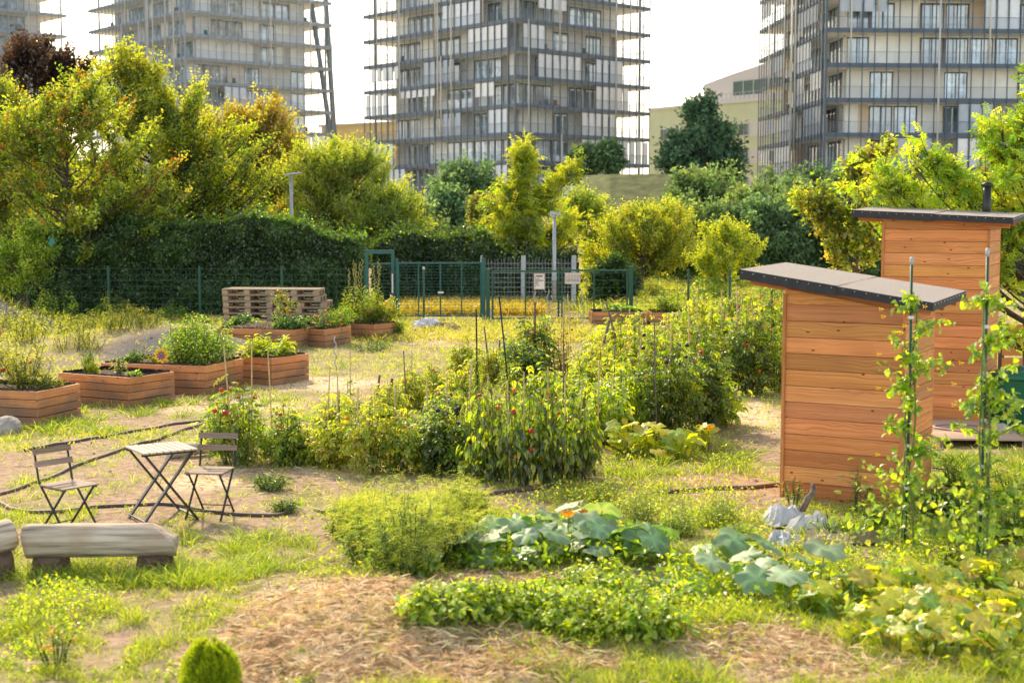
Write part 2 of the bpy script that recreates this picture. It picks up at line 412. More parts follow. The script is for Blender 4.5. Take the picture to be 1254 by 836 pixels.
def nz(scale, det=5.0, rg=.6):
    n = N(nt, 'ShaderNodeTexNoise', Scale=scale, Detail=det, Roughness=rg); L(nt, tc.outputs['Object'], n.inputs['Vector']); return n.outputs[0]
sepc = N(nt, 'ShaderNodeSeparateColor'); L(nt, attr(nt), sepc.inputs[0])
sep2 = N(nt, 'ShaderNodeSeparateColor'); L(nt, attr(nt, 'Mask2'), sep2.inputs[0])
na, nb_, nc = nz(1.6), nz(9.0), nz(60.0, 3.0)
dirtc = mixc(nt, ramp(nt, nb_, [(.3, 0.0), (.7, 1.0)]), (.34, .225, .155), (.70, .49, .35))
dirtc = mixc(nt, .7, dirtc, ramp(nt, nc, [(.32, .55), (.68, 1.25)]), 'MULTIPLY')
grassc = mixc(nt, ramp(nt, na, [(.35, 0.0), (.65, 1.0)]), (.25, .22, .085), (.50, .42, .20))
grassc = mixc(nt, ramp(nt, nb_, [(.45, 0.0), (.7, .8)]), grassc, (.62, .49, .32))
strawc = mixc(nt, ramp(nt, nc, [(.35, 0.0), (.60, 1.0)]), (.66, .46, .28), (.98, .80, .54))
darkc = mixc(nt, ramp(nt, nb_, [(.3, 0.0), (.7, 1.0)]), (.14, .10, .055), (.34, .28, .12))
gravc = mixc(nt, ramp(nt, nc, [(.35, 0.0), (.65, 1.0)]), (.10, .092, .088), (.28, .255, .24))
c = mixc(nt, sepc.outputs[1], dirtc, grassc)
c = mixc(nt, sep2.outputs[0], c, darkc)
c = mixc(nt, sepc.outputs[2], c, gravc)
c = mixc(nt, sepc.outputs[0], c, strawc)
L(nt, c, bs.inputs['Base Color'])
bm = N(nt, 'ShaderNodeBump', Strength=.9, Distance=.05); hsum = N(nt, 'ShaderNodeMath', _operation='MULTIPLY_ADD'); L(nt, nc, hsum.inputs[0]); hsum.inputs[1].default_value = .5; L(nt, nb_, hsum.inputs[2])
L(nt, hsum.outputs[0], bm.inputs['Height']); L(nt, bm.outputs[0], bs.inputs['Normal'])
L(nt, bs.outputs[0], out.inputs[0])
ground = mesh_np('ground', np.stack([gx.ravel(), gy.ravel(), gz], -1), q, np.stack([st_, np.clip(ga_, 0, 1), gr_], -1), gm, smooth=True)
a2 = ground.data.color_attributes.new('Mask2', 'FLOAT_COLOR', 'POINT')
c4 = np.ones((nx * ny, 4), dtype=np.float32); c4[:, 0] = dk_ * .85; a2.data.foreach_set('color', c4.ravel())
tag(ground, kind='structure')

# ------------------------------------------------------------------ apartment towers
M['slab'] = mat_pbr('slab_edge', (.20, .235, .27), .6, noise=.12, nscale=.6)
M['soffit'] = mat_pbr('soffit', (.80, .77, .70), .8)
M['post'] = mat_pbr('facade_post', (.13, .165, .195), .5)
M['pole'] = mat_pbr('cream_pole', (.62, .58, .50), .6)
M['facade'] = mat_pbr('facade_panel', rough=.85, noise=.08, nscale=.8, useattr=True)
M['frame'] = mat_pbr('window_frame', (.06, .065, .07), .5)
M['blind'] = mat_pbr('roller_blind', rough=.7, useattr=True, noise=.06, nscale=2)
M['diag'] = mat_pbr('steel_brace', (.16, .19, .22), .5)
def mat_glass(name, tint, rough=.08):
    m, nt, out = newmat(name)
    b = N(nt, 'ShaderNodeBsdfPrincipled', Roughness=rough, Metallic=.0); b.inputs['Specular IOR Level'].default_value = 1.0
    b.inputs['IOR'].default_value = 1.9
    tc = N(nt, 'ShaderNodeTexCoord'); z = N(nt, 'ShaderNodeTexNoise', Scale=.9, Detail=2.0); L(nt, tc.outputs['Object'], z.inputs['Vector'])
    c = mixc(nt, ramp(nt, z.outputs[0], [(.4, 0.0), (.62, 1.0)]), attr(nt), tint)
    L(nt, c, b.inputs['Base Color']); L(nt, b.outputs[0], out.inputs[0]); return m
M['glass'] = mat_glass('window_glass', (.20, .27, .29))
def mat_balglass(tc_=(.90, .93, .94, 1), dc=(.30, .33, .35, 1), fac=.10):
    m, nt, out = newmat('balcony_glass')
    t = N(nt, 'ShaderNodeBsdfTransparent'); t.inputs[0].default_value = tc_
    g = N(nt, 'ShaderNodeBsdfDiffuse'); g.inputs[0].default_value = dc
    mx = N(nt, 'ShaderNodeMixShader'); mx.inputs[0].default_value = fac
    L(nt, t.outputs[0], mx.inputs[1]); L(nt, g.outputs[0], mx.inputs[2]); L(nt, mx.outputs[0], out.inputs[0]); return m
M['balglass'] = mat_balglass()

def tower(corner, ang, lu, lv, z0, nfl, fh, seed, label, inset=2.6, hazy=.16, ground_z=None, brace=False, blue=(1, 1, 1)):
    """corner: nearest corner; u runs to the right-back, v to the left-back"""
    rnd = random.Random(seed)
    t = empty('apartment_tower', (corner[0], corner[1], 0), ang, label, 'apartment tower')
    # local axes: u = +x, v = +y
    hzc = lambda c: tuple(a * (1 - hazy) + b * hazy for a, b in zip(c, (.86, .90, .94)))  # distance haze blended into wall, window, blind, slab and post colours
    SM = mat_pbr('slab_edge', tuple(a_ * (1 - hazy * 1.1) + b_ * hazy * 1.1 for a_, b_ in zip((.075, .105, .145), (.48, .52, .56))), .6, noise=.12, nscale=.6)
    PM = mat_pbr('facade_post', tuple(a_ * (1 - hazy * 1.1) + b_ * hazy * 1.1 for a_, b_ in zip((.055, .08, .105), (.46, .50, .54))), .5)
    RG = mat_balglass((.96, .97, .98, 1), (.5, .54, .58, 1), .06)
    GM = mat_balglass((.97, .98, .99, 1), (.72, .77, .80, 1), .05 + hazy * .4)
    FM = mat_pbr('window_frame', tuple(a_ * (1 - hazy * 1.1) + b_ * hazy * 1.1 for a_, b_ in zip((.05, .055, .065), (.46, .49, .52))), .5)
    gz0 = ground_z if ground_z is not None else z0 - fh
    walls = MB()
    cream, tan, brown, grey = (.90, .86, .77), (.72, .55, .38), (.24, .17, .13), (.66, .63, .60)
    U0, V0, U1, V1 = inset, inset, lu - inset, lv - inset
    nbu = max(5, round((U1 - U0) / 2.35)); nbv = max(5, round((V1 - V0) / 2.35))
    top = z0 + nfl * fh
    wins = []
    # back walls of the core (plain) and roof
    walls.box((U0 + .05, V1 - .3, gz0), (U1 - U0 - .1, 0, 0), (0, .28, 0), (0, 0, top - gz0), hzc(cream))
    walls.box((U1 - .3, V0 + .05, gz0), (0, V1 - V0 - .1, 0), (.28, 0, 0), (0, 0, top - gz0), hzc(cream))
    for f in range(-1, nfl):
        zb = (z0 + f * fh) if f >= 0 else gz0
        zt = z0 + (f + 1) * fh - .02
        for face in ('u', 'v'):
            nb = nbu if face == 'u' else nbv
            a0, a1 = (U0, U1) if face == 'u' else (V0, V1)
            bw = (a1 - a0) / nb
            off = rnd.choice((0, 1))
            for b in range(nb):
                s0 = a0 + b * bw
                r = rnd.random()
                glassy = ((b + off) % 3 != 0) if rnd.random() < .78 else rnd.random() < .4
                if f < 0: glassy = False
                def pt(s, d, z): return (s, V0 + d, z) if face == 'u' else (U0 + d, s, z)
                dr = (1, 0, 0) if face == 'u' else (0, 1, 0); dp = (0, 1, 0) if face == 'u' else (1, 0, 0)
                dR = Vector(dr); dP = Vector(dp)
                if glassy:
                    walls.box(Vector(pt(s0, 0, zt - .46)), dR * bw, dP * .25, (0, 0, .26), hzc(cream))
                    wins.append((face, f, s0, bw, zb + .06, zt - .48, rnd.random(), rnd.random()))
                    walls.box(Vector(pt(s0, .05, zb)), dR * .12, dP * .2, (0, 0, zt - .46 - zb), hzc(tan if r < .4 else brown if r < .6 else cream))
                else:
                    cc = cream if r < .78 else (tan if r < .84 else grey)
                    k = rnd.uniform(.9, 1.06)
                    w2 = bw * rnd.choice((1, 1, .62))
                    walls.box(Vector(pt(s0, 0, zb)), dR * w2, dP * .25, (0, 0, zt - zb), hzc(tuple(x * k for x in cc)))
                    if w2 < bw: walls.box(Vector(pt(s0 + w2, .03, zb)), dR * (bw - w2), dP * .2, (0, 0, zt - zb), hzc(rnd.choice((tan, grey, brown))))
    walls.build('wall', M['facade'], t)
    # windows: one part each, panes inside; the ones below/above the view stay in one stuff part
    wins.sort(key=lambda q_: (abs(q_[1] - 3.6)))
    def window(mb, q_, prnt):
        face, f, s0, bw, zb, zt, r1, r2 = q_
        dR = Vector((1, 0, 0)) if face == 'u' else Vector((0, 1, 0)); dP = Vector((0, 1, 0)) if face == 'u' else Vector((1, 0, 0))
        def pt(s, d, z): return Vector((s, V0 + d, z) if face == 'u' else (U0 + d, s, z))
        s0 = s0 + .14; wd = bw - .16; h = zt - zb
        fr = mb[0]; gl = mb[1]
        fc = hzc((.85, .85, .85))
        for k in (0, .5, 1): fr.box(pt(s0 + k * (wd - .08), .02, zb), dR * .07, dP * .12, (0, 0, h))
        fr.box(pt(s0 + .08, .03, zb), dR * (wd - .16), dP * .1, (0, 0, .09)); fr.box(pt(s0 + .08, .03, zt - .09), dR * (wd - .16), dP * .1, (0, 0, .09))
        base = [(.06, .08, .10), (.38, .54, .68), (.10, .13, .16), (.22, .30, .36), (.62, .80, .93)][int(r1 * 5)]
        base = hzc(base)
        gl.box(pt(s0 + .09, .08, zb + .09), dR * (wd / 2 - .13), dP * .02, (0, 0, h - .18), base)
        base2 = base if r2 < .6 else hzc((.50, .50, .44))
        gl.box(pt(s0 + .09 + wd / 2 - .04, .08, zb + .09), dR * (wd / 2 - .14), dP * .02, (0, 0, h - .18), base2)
    for q_ in wins[:88]:
        fr, gl = MB(), MB(); window((fr, gl), q_, t)
        wo_ = fr.build('window', FM, t); gl.build('pane', M['glass'], wo_)
    if len(wins) > 88:
        fr = MB()
        gl = fr
        fr2, gl2 = MB(), MB()
        for q_ in wins[88:]: window((fr2, gl2), q_, t)
        fs = fr2.build('window_row', FM, t); tag(fs, kind='stuff'); gs = gl2.build('pane', M['glass'], fs)
    # floor slabs
    for f in range(0, nfl + 1):
        z = z0 + f * fh
        m = MB()
        e = .0
        m.box((0, 0, z - .34), (lu, 0, 0), (0, lv, 0), (0, 0, .38), (1, 1, 1))
        m.box((.12, .12, z - .355), (lu - .24, 0, 0), (0, lv - .24, 0), (0, 0, .012), (1, 1, 1), mi=1)
        m.box((.12, .12, z + .043), (lu - .24, 0, 0), (0, lv - .24, 0), (0, 0, .012), (1, 1, 1), mi=1)
        m.build('floor_slab', [SM, M['soffit']], t)
        if f < nfl:
            rl = MB()
            for (o, d) in (((0.05, .03, z + .04), (lu - .1, 0, 0)), ((0.05, lv - .06, z + .04), (lu - .1, 0, 0)), ((.03, .06, z + .04), (0, lv - .12, 0)), ((lu - .06, .06, z + .04), (0, lv - .12, 0))):
                d = Vector(d); nrm = Vector((0, .02, 0)) if d.x else Vector((.02, 0, 0))
                rl.box(Vector(o), d, nrm, (0, 0, .95), mi=1)
                rl.box(Vector(o) + Vector((0, 0, .955)), d, nrm * 2, (0, 0, .03), mi=0)
            gs_ = MB()
            for (o, d) in (((0.05, .10, z + .06), (lu - .1, 0, 0)), ((.10, .06, z + .06), (0, lv - .12, 0))):
                d = Vector(d); gs_.box(Vector(o), d, Vector((0, .012, 0)) if d.x else Vector((.012, 0, 0)), (0, 0, fh - .55))
            if hazy > 9: gs_.build('glass_screen', GM, t)
            rl.build('railing', [PM, RG], t)
    # slim posts round the rim
    def posts(p0, dvec, length, n, skip_end=False, w_=.085):
        for k in range(n + (0 if skip_end else 1)):
            p = Vector(p0) + Vector(dvec) * (length * k / n)
            m = MB(); ww = w_ * (2.4 if k == 0 else 1)
            m.box((p.x - ww / 2, p.y - ww / 2, gz0), (ww, 0, 0), (0, ww, 0), (0, 0, top - gz0 + .4))
            m.build('post', PM, t)
    nu, nv = round(lu / 1.1), round(lv / 1.1)
    posts((-.04, -.04, 0), (1, 0, 0), lu + .08, nu); posts((-.04, -.04 + lv / nv, 0), (0, 1, 0), lv + .08 - lv / nv, nv - 1)
    posts((lu + .04, -.04 + 1.6, 0), (0, 1, 0), lv - 1.6, 9); posts((-.04 + 1.6, lv + .04, 0), (1, 0, 0), lu - 3.2, 9)
    # pale drain poles spanning two or three floors
    for k in range(13):
        face = rnd.choice('uv'); s = rnd.uniform(.06, .95); f0 = rnd.randint(-1, nfl - 4); n_ = rnd.choice((3, 5, 7))
        p = Vector((s * lu, -.16, 0)) if face == 'u' else Vector((-.16, s * lv, 0))
        za = z0 + f0 * fh; zb = min(top, z0 + (f0 + n_) * fh)
        m = MB(); m.tube([(p.x, p.y, za), (p.x, p.y, zb)], .085, 8); m.build('pole', M['pole'], t)
    # roller blinds on the rim
    made = 0
    for f in range(0, nfl):
        for face in ('u', 'v'):
            n_ = nu if face == 'u' else nv; ln = lu if face == 'u' else lv
            k = 1
            while k < n_ - 3:
                if rnd.random() < .26 and made < 90:
                    run = rnd.randint(3, 6); full = rnd.random() < .6; drop = fh - .5 if full else rnd.choice((.8, 1.1, 1.5))
                    shade = rnd.choice(((.92, .88, .84), (.88, .86, .84), (.80, .82, .86), (.48, .52, .58)))
                    for j in range(run):
                        if k + j >= n_: break
                        s0 = (k + j) * ln / n_ + .09; wd = ln / n_ - .18
                        zt = z0 + (f + 1) * fh - .46
                        o = Vector((s0, .09, zt - drop)) if face == 'u' else Vector((.09, s0, zt - drop))
                        d = Vector((wd, 0, 0)) if face == 'u' else Vector((0, wd, 0)); nn = Vector((0, .03, 0)) if face == 'u' else Vector((.03, 0, 0))
                        kk = rnd.uniform(.93, 1.04)
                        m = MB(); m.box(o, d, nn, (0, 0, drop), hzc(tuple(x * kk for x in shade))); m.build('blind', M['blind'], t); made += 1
                    k += run
                k += 2
    # balcony clutter belongs to the residents: small dark planters and chairs kept as parts of the balconies
    for k in range(16):
        face = rnd.choice('uv'); s = rnd.uniform(.08, .9); f = rnd.randint(0, min(nfl - 1, 8))
        p = Vector((s * lu, 1.2, z0 + f * fh + .04)) if face == 'u' else Vector((1.2, s * lv, z0 + f * fh + .04))
        m = MB(); cc = rnd.choice(((.05, .06, .06), (.08, .09, .09), (.03, .16, .18), (.30, .14, .05), (.05, .10, .03)))
        m.cbox(p + Vector((0, 0, .225)), .5, .5, .05, col=cc); m.cbox(p + Vector((0, .24, .5)), .5, .05, .6, col=cc)
        for a_ in (-.2, .2):
            for b_ in (-.2, .2): m.cbox(p + Vector((a_, b_, .1)), .05, .05, .2, col=cc)
        m.build('balcony_chair', M['plant_paint'], t)
    if brace:
        m = MB(); m.bar((lu + .3, 2.0, top * .86), (lu + 1.3, 0.2, gz0), .55, .45); m.bar((lu - 2.5, 1.0, z0 + 9 * fh), (lu + 1.6, -.2, gz0), .5, .45)
        m.build('brace', M['diag'], t)
    rf = MB(); rf.box((U0 - .5, V0 - .5, top + .3), (U1 - U0 + 1, 0, 0), (0, V1 - V0 + 1, 0), (0, 0, .5)); rf.build('roof', M['slab'], t)
    return t
A1 = math.atan2(13.5, 15.2)
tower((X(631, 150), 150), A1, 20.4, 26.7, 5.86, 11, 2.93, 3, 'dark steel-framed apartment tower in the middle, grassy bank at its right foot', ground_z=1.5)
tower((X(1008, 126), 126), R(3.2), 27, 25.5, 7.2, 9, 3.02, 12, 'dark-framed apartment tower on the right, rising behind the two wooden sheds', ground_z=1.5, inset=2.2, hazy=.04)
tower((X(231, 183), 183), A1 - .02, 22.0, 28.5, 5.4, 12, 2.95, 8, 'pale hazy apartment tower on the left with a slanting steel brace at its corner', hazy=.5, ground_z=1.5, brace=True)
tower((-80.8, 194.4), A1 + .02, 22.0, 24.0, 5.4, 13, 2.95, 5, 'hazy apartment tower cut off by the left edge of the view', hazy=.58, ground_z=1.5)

# green block -----------------------------------------------------------------
M['green_wall'] = mat_pbr('green_render', (.70, .74, .50), .9, noise=.06, nscale=.5)
M['yellow_wall'] = mat_pbr('yellow_render', (.85, .66, .34), .9, noise=.06, nscale=.5)
M['grey_wall'] = mat_pbr('grey_cladding', (.66, .61, .56), .8, noise=.05)
M['white_wall'] = mat_pbr('white_panel', (.72, .70, .68), .7)
a = Vector((X(795, 200), 200)); b = Vector((X(990, 176), 176)); d = (b - a); ln = d.length; ang = math.atan2(d.y, d.x)
gb = empty('apartment_block', (a.x, a.y, 0), ang, 'pale green apartment block with white window bands behind the dark round tree', 'apartment block')
m = MB(); topz = P(795, 136, 200).z
m.box((0, 0, 1.5), (ln, 0, 0), (0, 16, 0), (0, 0, topz - 1.5)); m.box((-.2, -.2, topz), (ln + .4, 0, 0), (0, 16.4, 0), (0, 0, .35), mi=1)
m.build('wall', [M['green_wall'], M['white_wall']], gb)
for k in range(5):
    zz = topz - 4.4 - k * 3.45
    for s in (2.2, 17.2): mm = MB(); mm.box((s, -.06, zz), (4.2 if s < 5 else 12.5, 0, 0), (0, .055, 0), (0, 0, 1.9)); mm.build('window_band', M['white_wall'], gb)
    for s, w_ in ((2.3, 1.3), (4.9, 1.2), (17.4, 1.9), (20.0, .01), (22.0, 1.6), (25.6, 2.2)):
        if w_ < .1: continue
        fr = MB(); fr.box((s, -.14, zz + .15), (w_, 0, 0), (0, .07, 0), (0, 0, 1.6)); fo = fr.build('window', M['white_wall'], gb)
        g_ = MB(); g_.box((s + .1, -.17, zz + .25), (w_ / 2 - .14, 0, 0), (0, .02, 0), (0, 0, 1.4), (.10, .12, .12)); g_.box((s + w_ / 2 + .04, -.17, zz + .25), (w_ / 2 - .14, 0, 0), (0, .02, 0), (0, 0, 1.4), (.16, .19, .18)); g_.build('pane', M['glass'], fo)
m = MB(); z1 = topz + .35
for (s0, s1, zt0, zt1) in ((6.5, 12, 3.0, 4.0), (12, ln, 4.0, 6.6)):
    m.add([(s0, 4, z1), (s1, 4, z1), (s1, 14, z1), (s0, 14, z1), (s0, 4, z1 + zt0), (s1, 4, z1 + zt1), (s1, 14, z1 + zt1), (s0, 14, z1 + zt0)], [(0, 1, 5, 4), (1, 2, 6, 5), (2, 3, 7, 6), (3, 0, 4, 7), (4, 5, 6, 7)])
pw = m.build('penthouse', M['grey_wall'], gb)
g_ = MB(); g_.box((12.2, 3.9, z1 + 1.1), (ln - 13, 0, 0), (0, .08, 0), (0, 0, 1.8), (.12, .17, .15))
for k in range(9): g_.box((12.2 + k * 1.9, 3.84, z1 + 1.05), (.12, 0, 0), (0, .05, 0), (0, 0, 1.9), (.6, .6, .55))
g_.build('window_strip', M['facade'], pw)
rl = MB(); rl.box((8, .3, z1 + 1.0), (ln - 8, 0, 0), (0, .05, 0), (0, 0, .06))
for k in range(26): rl.box((8 + k * (ln - 8) / 26, .3, z1), (.05, 0, 0), (0, .05, 0), (0, 0, 1.0))
rl.build('railing', M['galv'], gb)
# yellow block
a = Vector((X(395, 225), 225)); b = Vector((X(500, 215), 215)); d = b - a; ln = d.length
yb = empty('apartment_block', (a.x, a.y, 0), math.atan2(d.y, d.x), 'low yellow block seen between the left and middle towers', 'apartment block')
m = MB(); tz = P(420, 154, 222).z; m.box((0, 0, 1.5), (ln, 0, 0), (0, 12, 0), (0, 0, tz - 1.5)); m.build('wall', M['yellow_wall'], yb)
m = MB(); m.box((-.3, -.3, tz), (ln + .6, 0, 0), (0, 12.6, 0), (0, 0, .3)); m.build('roof', M['grey_wall'], yb)
for k in range(3):
    for s in (1.5, 4.4, 7.3, 10.2):
        fr = MB(); fr.box((s, -.1, tz - 4.0 - 3.2 * k), (2.0, 0, 0), (0, .09, 0), (0, 0, 1.7)); fo = fr.build('window', M['white_wall'], yb)
        g_ = MB()
        for q_ in (0, 1): g_.box((s + .1 + q_ * .93, -.13, tz - 3.9 - 3.2 * k), (.85, 0, 0), (0, .02, 0), (0, 0, 1.5), (.18, .23, .25))
        g_.build('pane', M['glass'], fo)
# grassy bank at the foot of the tower ------------------------------------------
M['bank'] = mat_pbr('bank_grass', (.13, .145, .045), .95, noise=.5, nscale=1.4, bump=1.0, bscale=8)
bt = P(700, 214, 118); by = 118
x0, x1_, x2_, x3_ = X(690, by), X(712, by), X(748, by), X(850, by)
tz = P(748, 214, by).z; 
m = MB()
xa, xb, xc = X(718, 118), X(749, 114), X(905, 112)
vs = [(xa - 3.4, 112, 2.2), (X(749, 108), 107, 2.2), (xc + 2, 105, 2.2), (xa, 120, tz), (xb, 117, tz), (xc, 115, tz), (xc, 128, tz), (xa + 1, 128, tz), (xa - 3, 128, 2.2), (xc + 2, 128, 2.2)]
m.add(vs, [(0, 1, 4, 3), (1, 2, 5, 4), (3, 4, 5, 6, 7), (0, 3, 7, 8), (2, 9, 6, 5)])
bk = m.build('grassy_bank', M['bank']); tag(bk, kind='structure')
# glazed entrance block beside the bank
en = empty('entrance_pavilion', (X(700, 121), 121, 0), 0, 'dark glazed entrance wedge at the left end of the grassy bank', 'pavilion')
m = MB(); tz2 = P(705, 220, 121).z
m.box((-2.2, 0, 2), (3.6, 0, 0), (0, 3, 0), (0, 0, tz2 - 2), (.07, .08, .09)); m.build('wall', M['facade'], en)
g_ = MB(); g_.box((-1.9, -.05, 2), (2.9, 0, 0), (0, .04, 0), (0, 0, tz2 - 2.5), (.10, .13, .15)); g_.build('pane', M['glass'], en)
m = MB(); m.box((-2.6, -.6, tz2), (4.6, 0, 0), (0, 4, 0), (0, 0, .25)); m.build('roof', M['slab'], en)
# low pavilion roof left of it, under the tower
lp = empty('entrance_pavilion', (X(492, 138), 138, 0), .1, 'low flat-roofed glazed pavilion under the middle tower, left side', 'pavilion')
m = MB(); z3 = P(520, 239, 138).z; m.box((0, 0, z3 - .45), (5.6, 0, 0), (0, 5, 0), (0, 0, .4)); m.build('roof', M['soffit'], lp)
m = MB(); m.box((.4, .4, 2.2), (4.8, 0, 0), (0, 4, 0), (0, 0, z3 - 2.68), (.13, .17, .18)); m.build('wall', M['glass'], lp)
# ------------------------------------------------------------------ foliage builders
def nrm_(a): return a / np.maximum(np.linalg.norm(a, axis=-1, keepdims=True), 1e-9)
def rdir(rg, n): return nrm_(rg.normal(size=(n, 3)))
def kites(pos, ax, up, ln, wd, col, fold=.18, w_at=.42):
    n = len(pos); ax = nrm_(ax); side = nrm_(np.cross(up, ax)); nn = np.cross(ax, side)
    ln = np.broadcast_to(ln, (n,))[:, None]; wd = np.broadcast_to(wd, (n,))[:, None]
    V = np.empty((n, 4, 3))
    V[:, 0] = pos
    V[:, 1] = pos + ax * ln * w_at + side * wd / 2 + nn * wd * fold
    V[:, 2] = pos + ax * ln - nn * ln * .12
    V[:, 3] = pos + ax * ln * w_at - side * wd / 2 + nn * wd * fold
    b = (np.arange(n) * 4)[:, None]
    Fc = np.concatenate([b + np.array([0, 1, 2]), b + np.array([0, 2, 3])], 0)
    C = np.repeat(col[:, None, :], 4, 1)
    return V.reshape(-1, 3), Fc, C.reshape(-1, 3)
def ovals(pos, ax, up, ln, wd, col, droop=.25):
    """six-sided leaf folded along the midrib and bent down at the tip"""
    n = len(pos); ax = nrm_(ax); side = nrm_(np.cross(up, ax)); nn = np.cross(ax, side)
    ln = np.broadcast_to(ln, (n,))[:, None]; wd = np.broadcast_to(wd, (n,))[:, None]
    V = np.empty((n, 7, 3))
    mid = pos + ax * ln * .5 
    V[:, 0] = pos
    V[:, 1] = pos + ax * ln * .28 + side * wd * .5 + nn * wd * .15
    V[:, 2] = pos + ax * ln * .66 + side * wd * .38 + nn * (wd * .1 - ln * droop * .3)
    V[:, 3] = pos + ax * ln - nn * ln * droop
    V[:, 4] = pos + ax * ln * .66 - side * wd * .38 + nn * (wd * .1 - ln * droop * .3)
    V[:, 5] = pos + ax * ln * .28 - side * wd * .5 + nn * wd * .15
    V[:, 6] = mid - nn * (ln * droop * .12)
    b = (np.arange(n) * 7)[:, None]
    Fc = np.concatenate([b + np.array(t) for t in ((0, 1, 6), (1, 2, 6), (2, 3, 6), (3, 4, 6), (4, 5, 6), (5, 0, 6))], 0)
    C = np.repeat(col[:, None, :], 7, 1) * np.array([.85, 1, 1, 1.1, 1, 1, .9])[None, :, None]
    return V.reshape(-1, 3), Fc, C.reshape(-1, 3)
def pinnate(pos, ax, up, ln, pairs, col, rg):
    n = len(pos); ax = nrm_(ax); side = nrm_(np.cross(up, ax)); nn = np.cross(ax, side)
    P_, A_, U_, C_ = [], [], [], []
    ln = np.broadcast_to(ln, (n,))[:, None]
    for k in range(pairs):
        t = (k + 1) / (pairs + .6)
        for sg in (-1, 1):
            P_.append(pos + ax * ln * t - nn * ln * .25 * t * t); A_.append(side * sg + ax * .45 - nn * .25 + rg.normal(size=(n, 3)) * .12); U_.append(nn + rg.normal(size=(n, 3)) * .2); C_.append(col)
    P_.append(pos + ax * ln * .97 - nn * ln * .24); A_.append(ax - nn * .4); U_.append(nn); C_.append(col)
    return np.concatenate(P_), np.concatenate(A_), np.concatenate(U_), np.concatenate(C_)
def tubes(P0, P1, P2, r0, r1, k=4, s=4):
    """n bezier tubes"""
    n = len(P0); ts = np.linspace(0, 1, k + 1)
    r0 = np.broadcast_to(r0, (n,)); r1 = np.broadcast_to(r1, (n,))
    V = np.empty((n, k + 1, s, 3))
    d = nrm_(P2 - P0); ref = np.where(np.abs(d[:, 2:3]) > .9, np.array([[1., 0, 0]]), np.array([[0, 0, 1.]]))
    u = nrm_(np.cross(d, ref)); w = np.cross(d, u)
    for i, t in enumerate(ts):
        c = P0 * (1 - t) ** 2 + P1 * 2 * t * (1 - t) + P2 * t * t
        r = (r0 * (1 - t) + r1 * t)[:, None]
        for j in range(s):
            a = 2 * PI * j / s
            V[:, i, j] = c + (u * math.cos(a) + w * math.sin(a)) * r
    base = (np.arange(n) * (k + 1) * s)[:, None]
    fs = []
    for i in range(k):
        for j in range(s):
            j2 = (j + 1) % s
            fs.append(base + np.array([i * s + j, i * s + j2, (i + 1) * s + j2, (i + 1) * s + j]))
    return V.reshape(-1, 3), np.concatenate(fs, 0)
def bez(P0, P1, P2, t): t = t[:, None]; return P0 * (1 - t) ** 2 + P1 * 2 * t * (1 - t) + P2 * t * t
def join(parts):
    """[(V,F,C)...] with equal face width -> one"""
    V, Fc, C = [], [], []; b = 0
    for v, f, c in parts: V.append(v); Fc.append(f + b); C.append(c); b += len(v)
    return np.concatenate(V), np.concatenate(Fc), np.concatenate(C)
def pick(rg, pal, n):
    ws = np.array([p[1] for p in pal], float); ws /= ws.sum()
    return np.array([p[0] for p in pal])[rg.choice(len(pal), n, p=ws)]

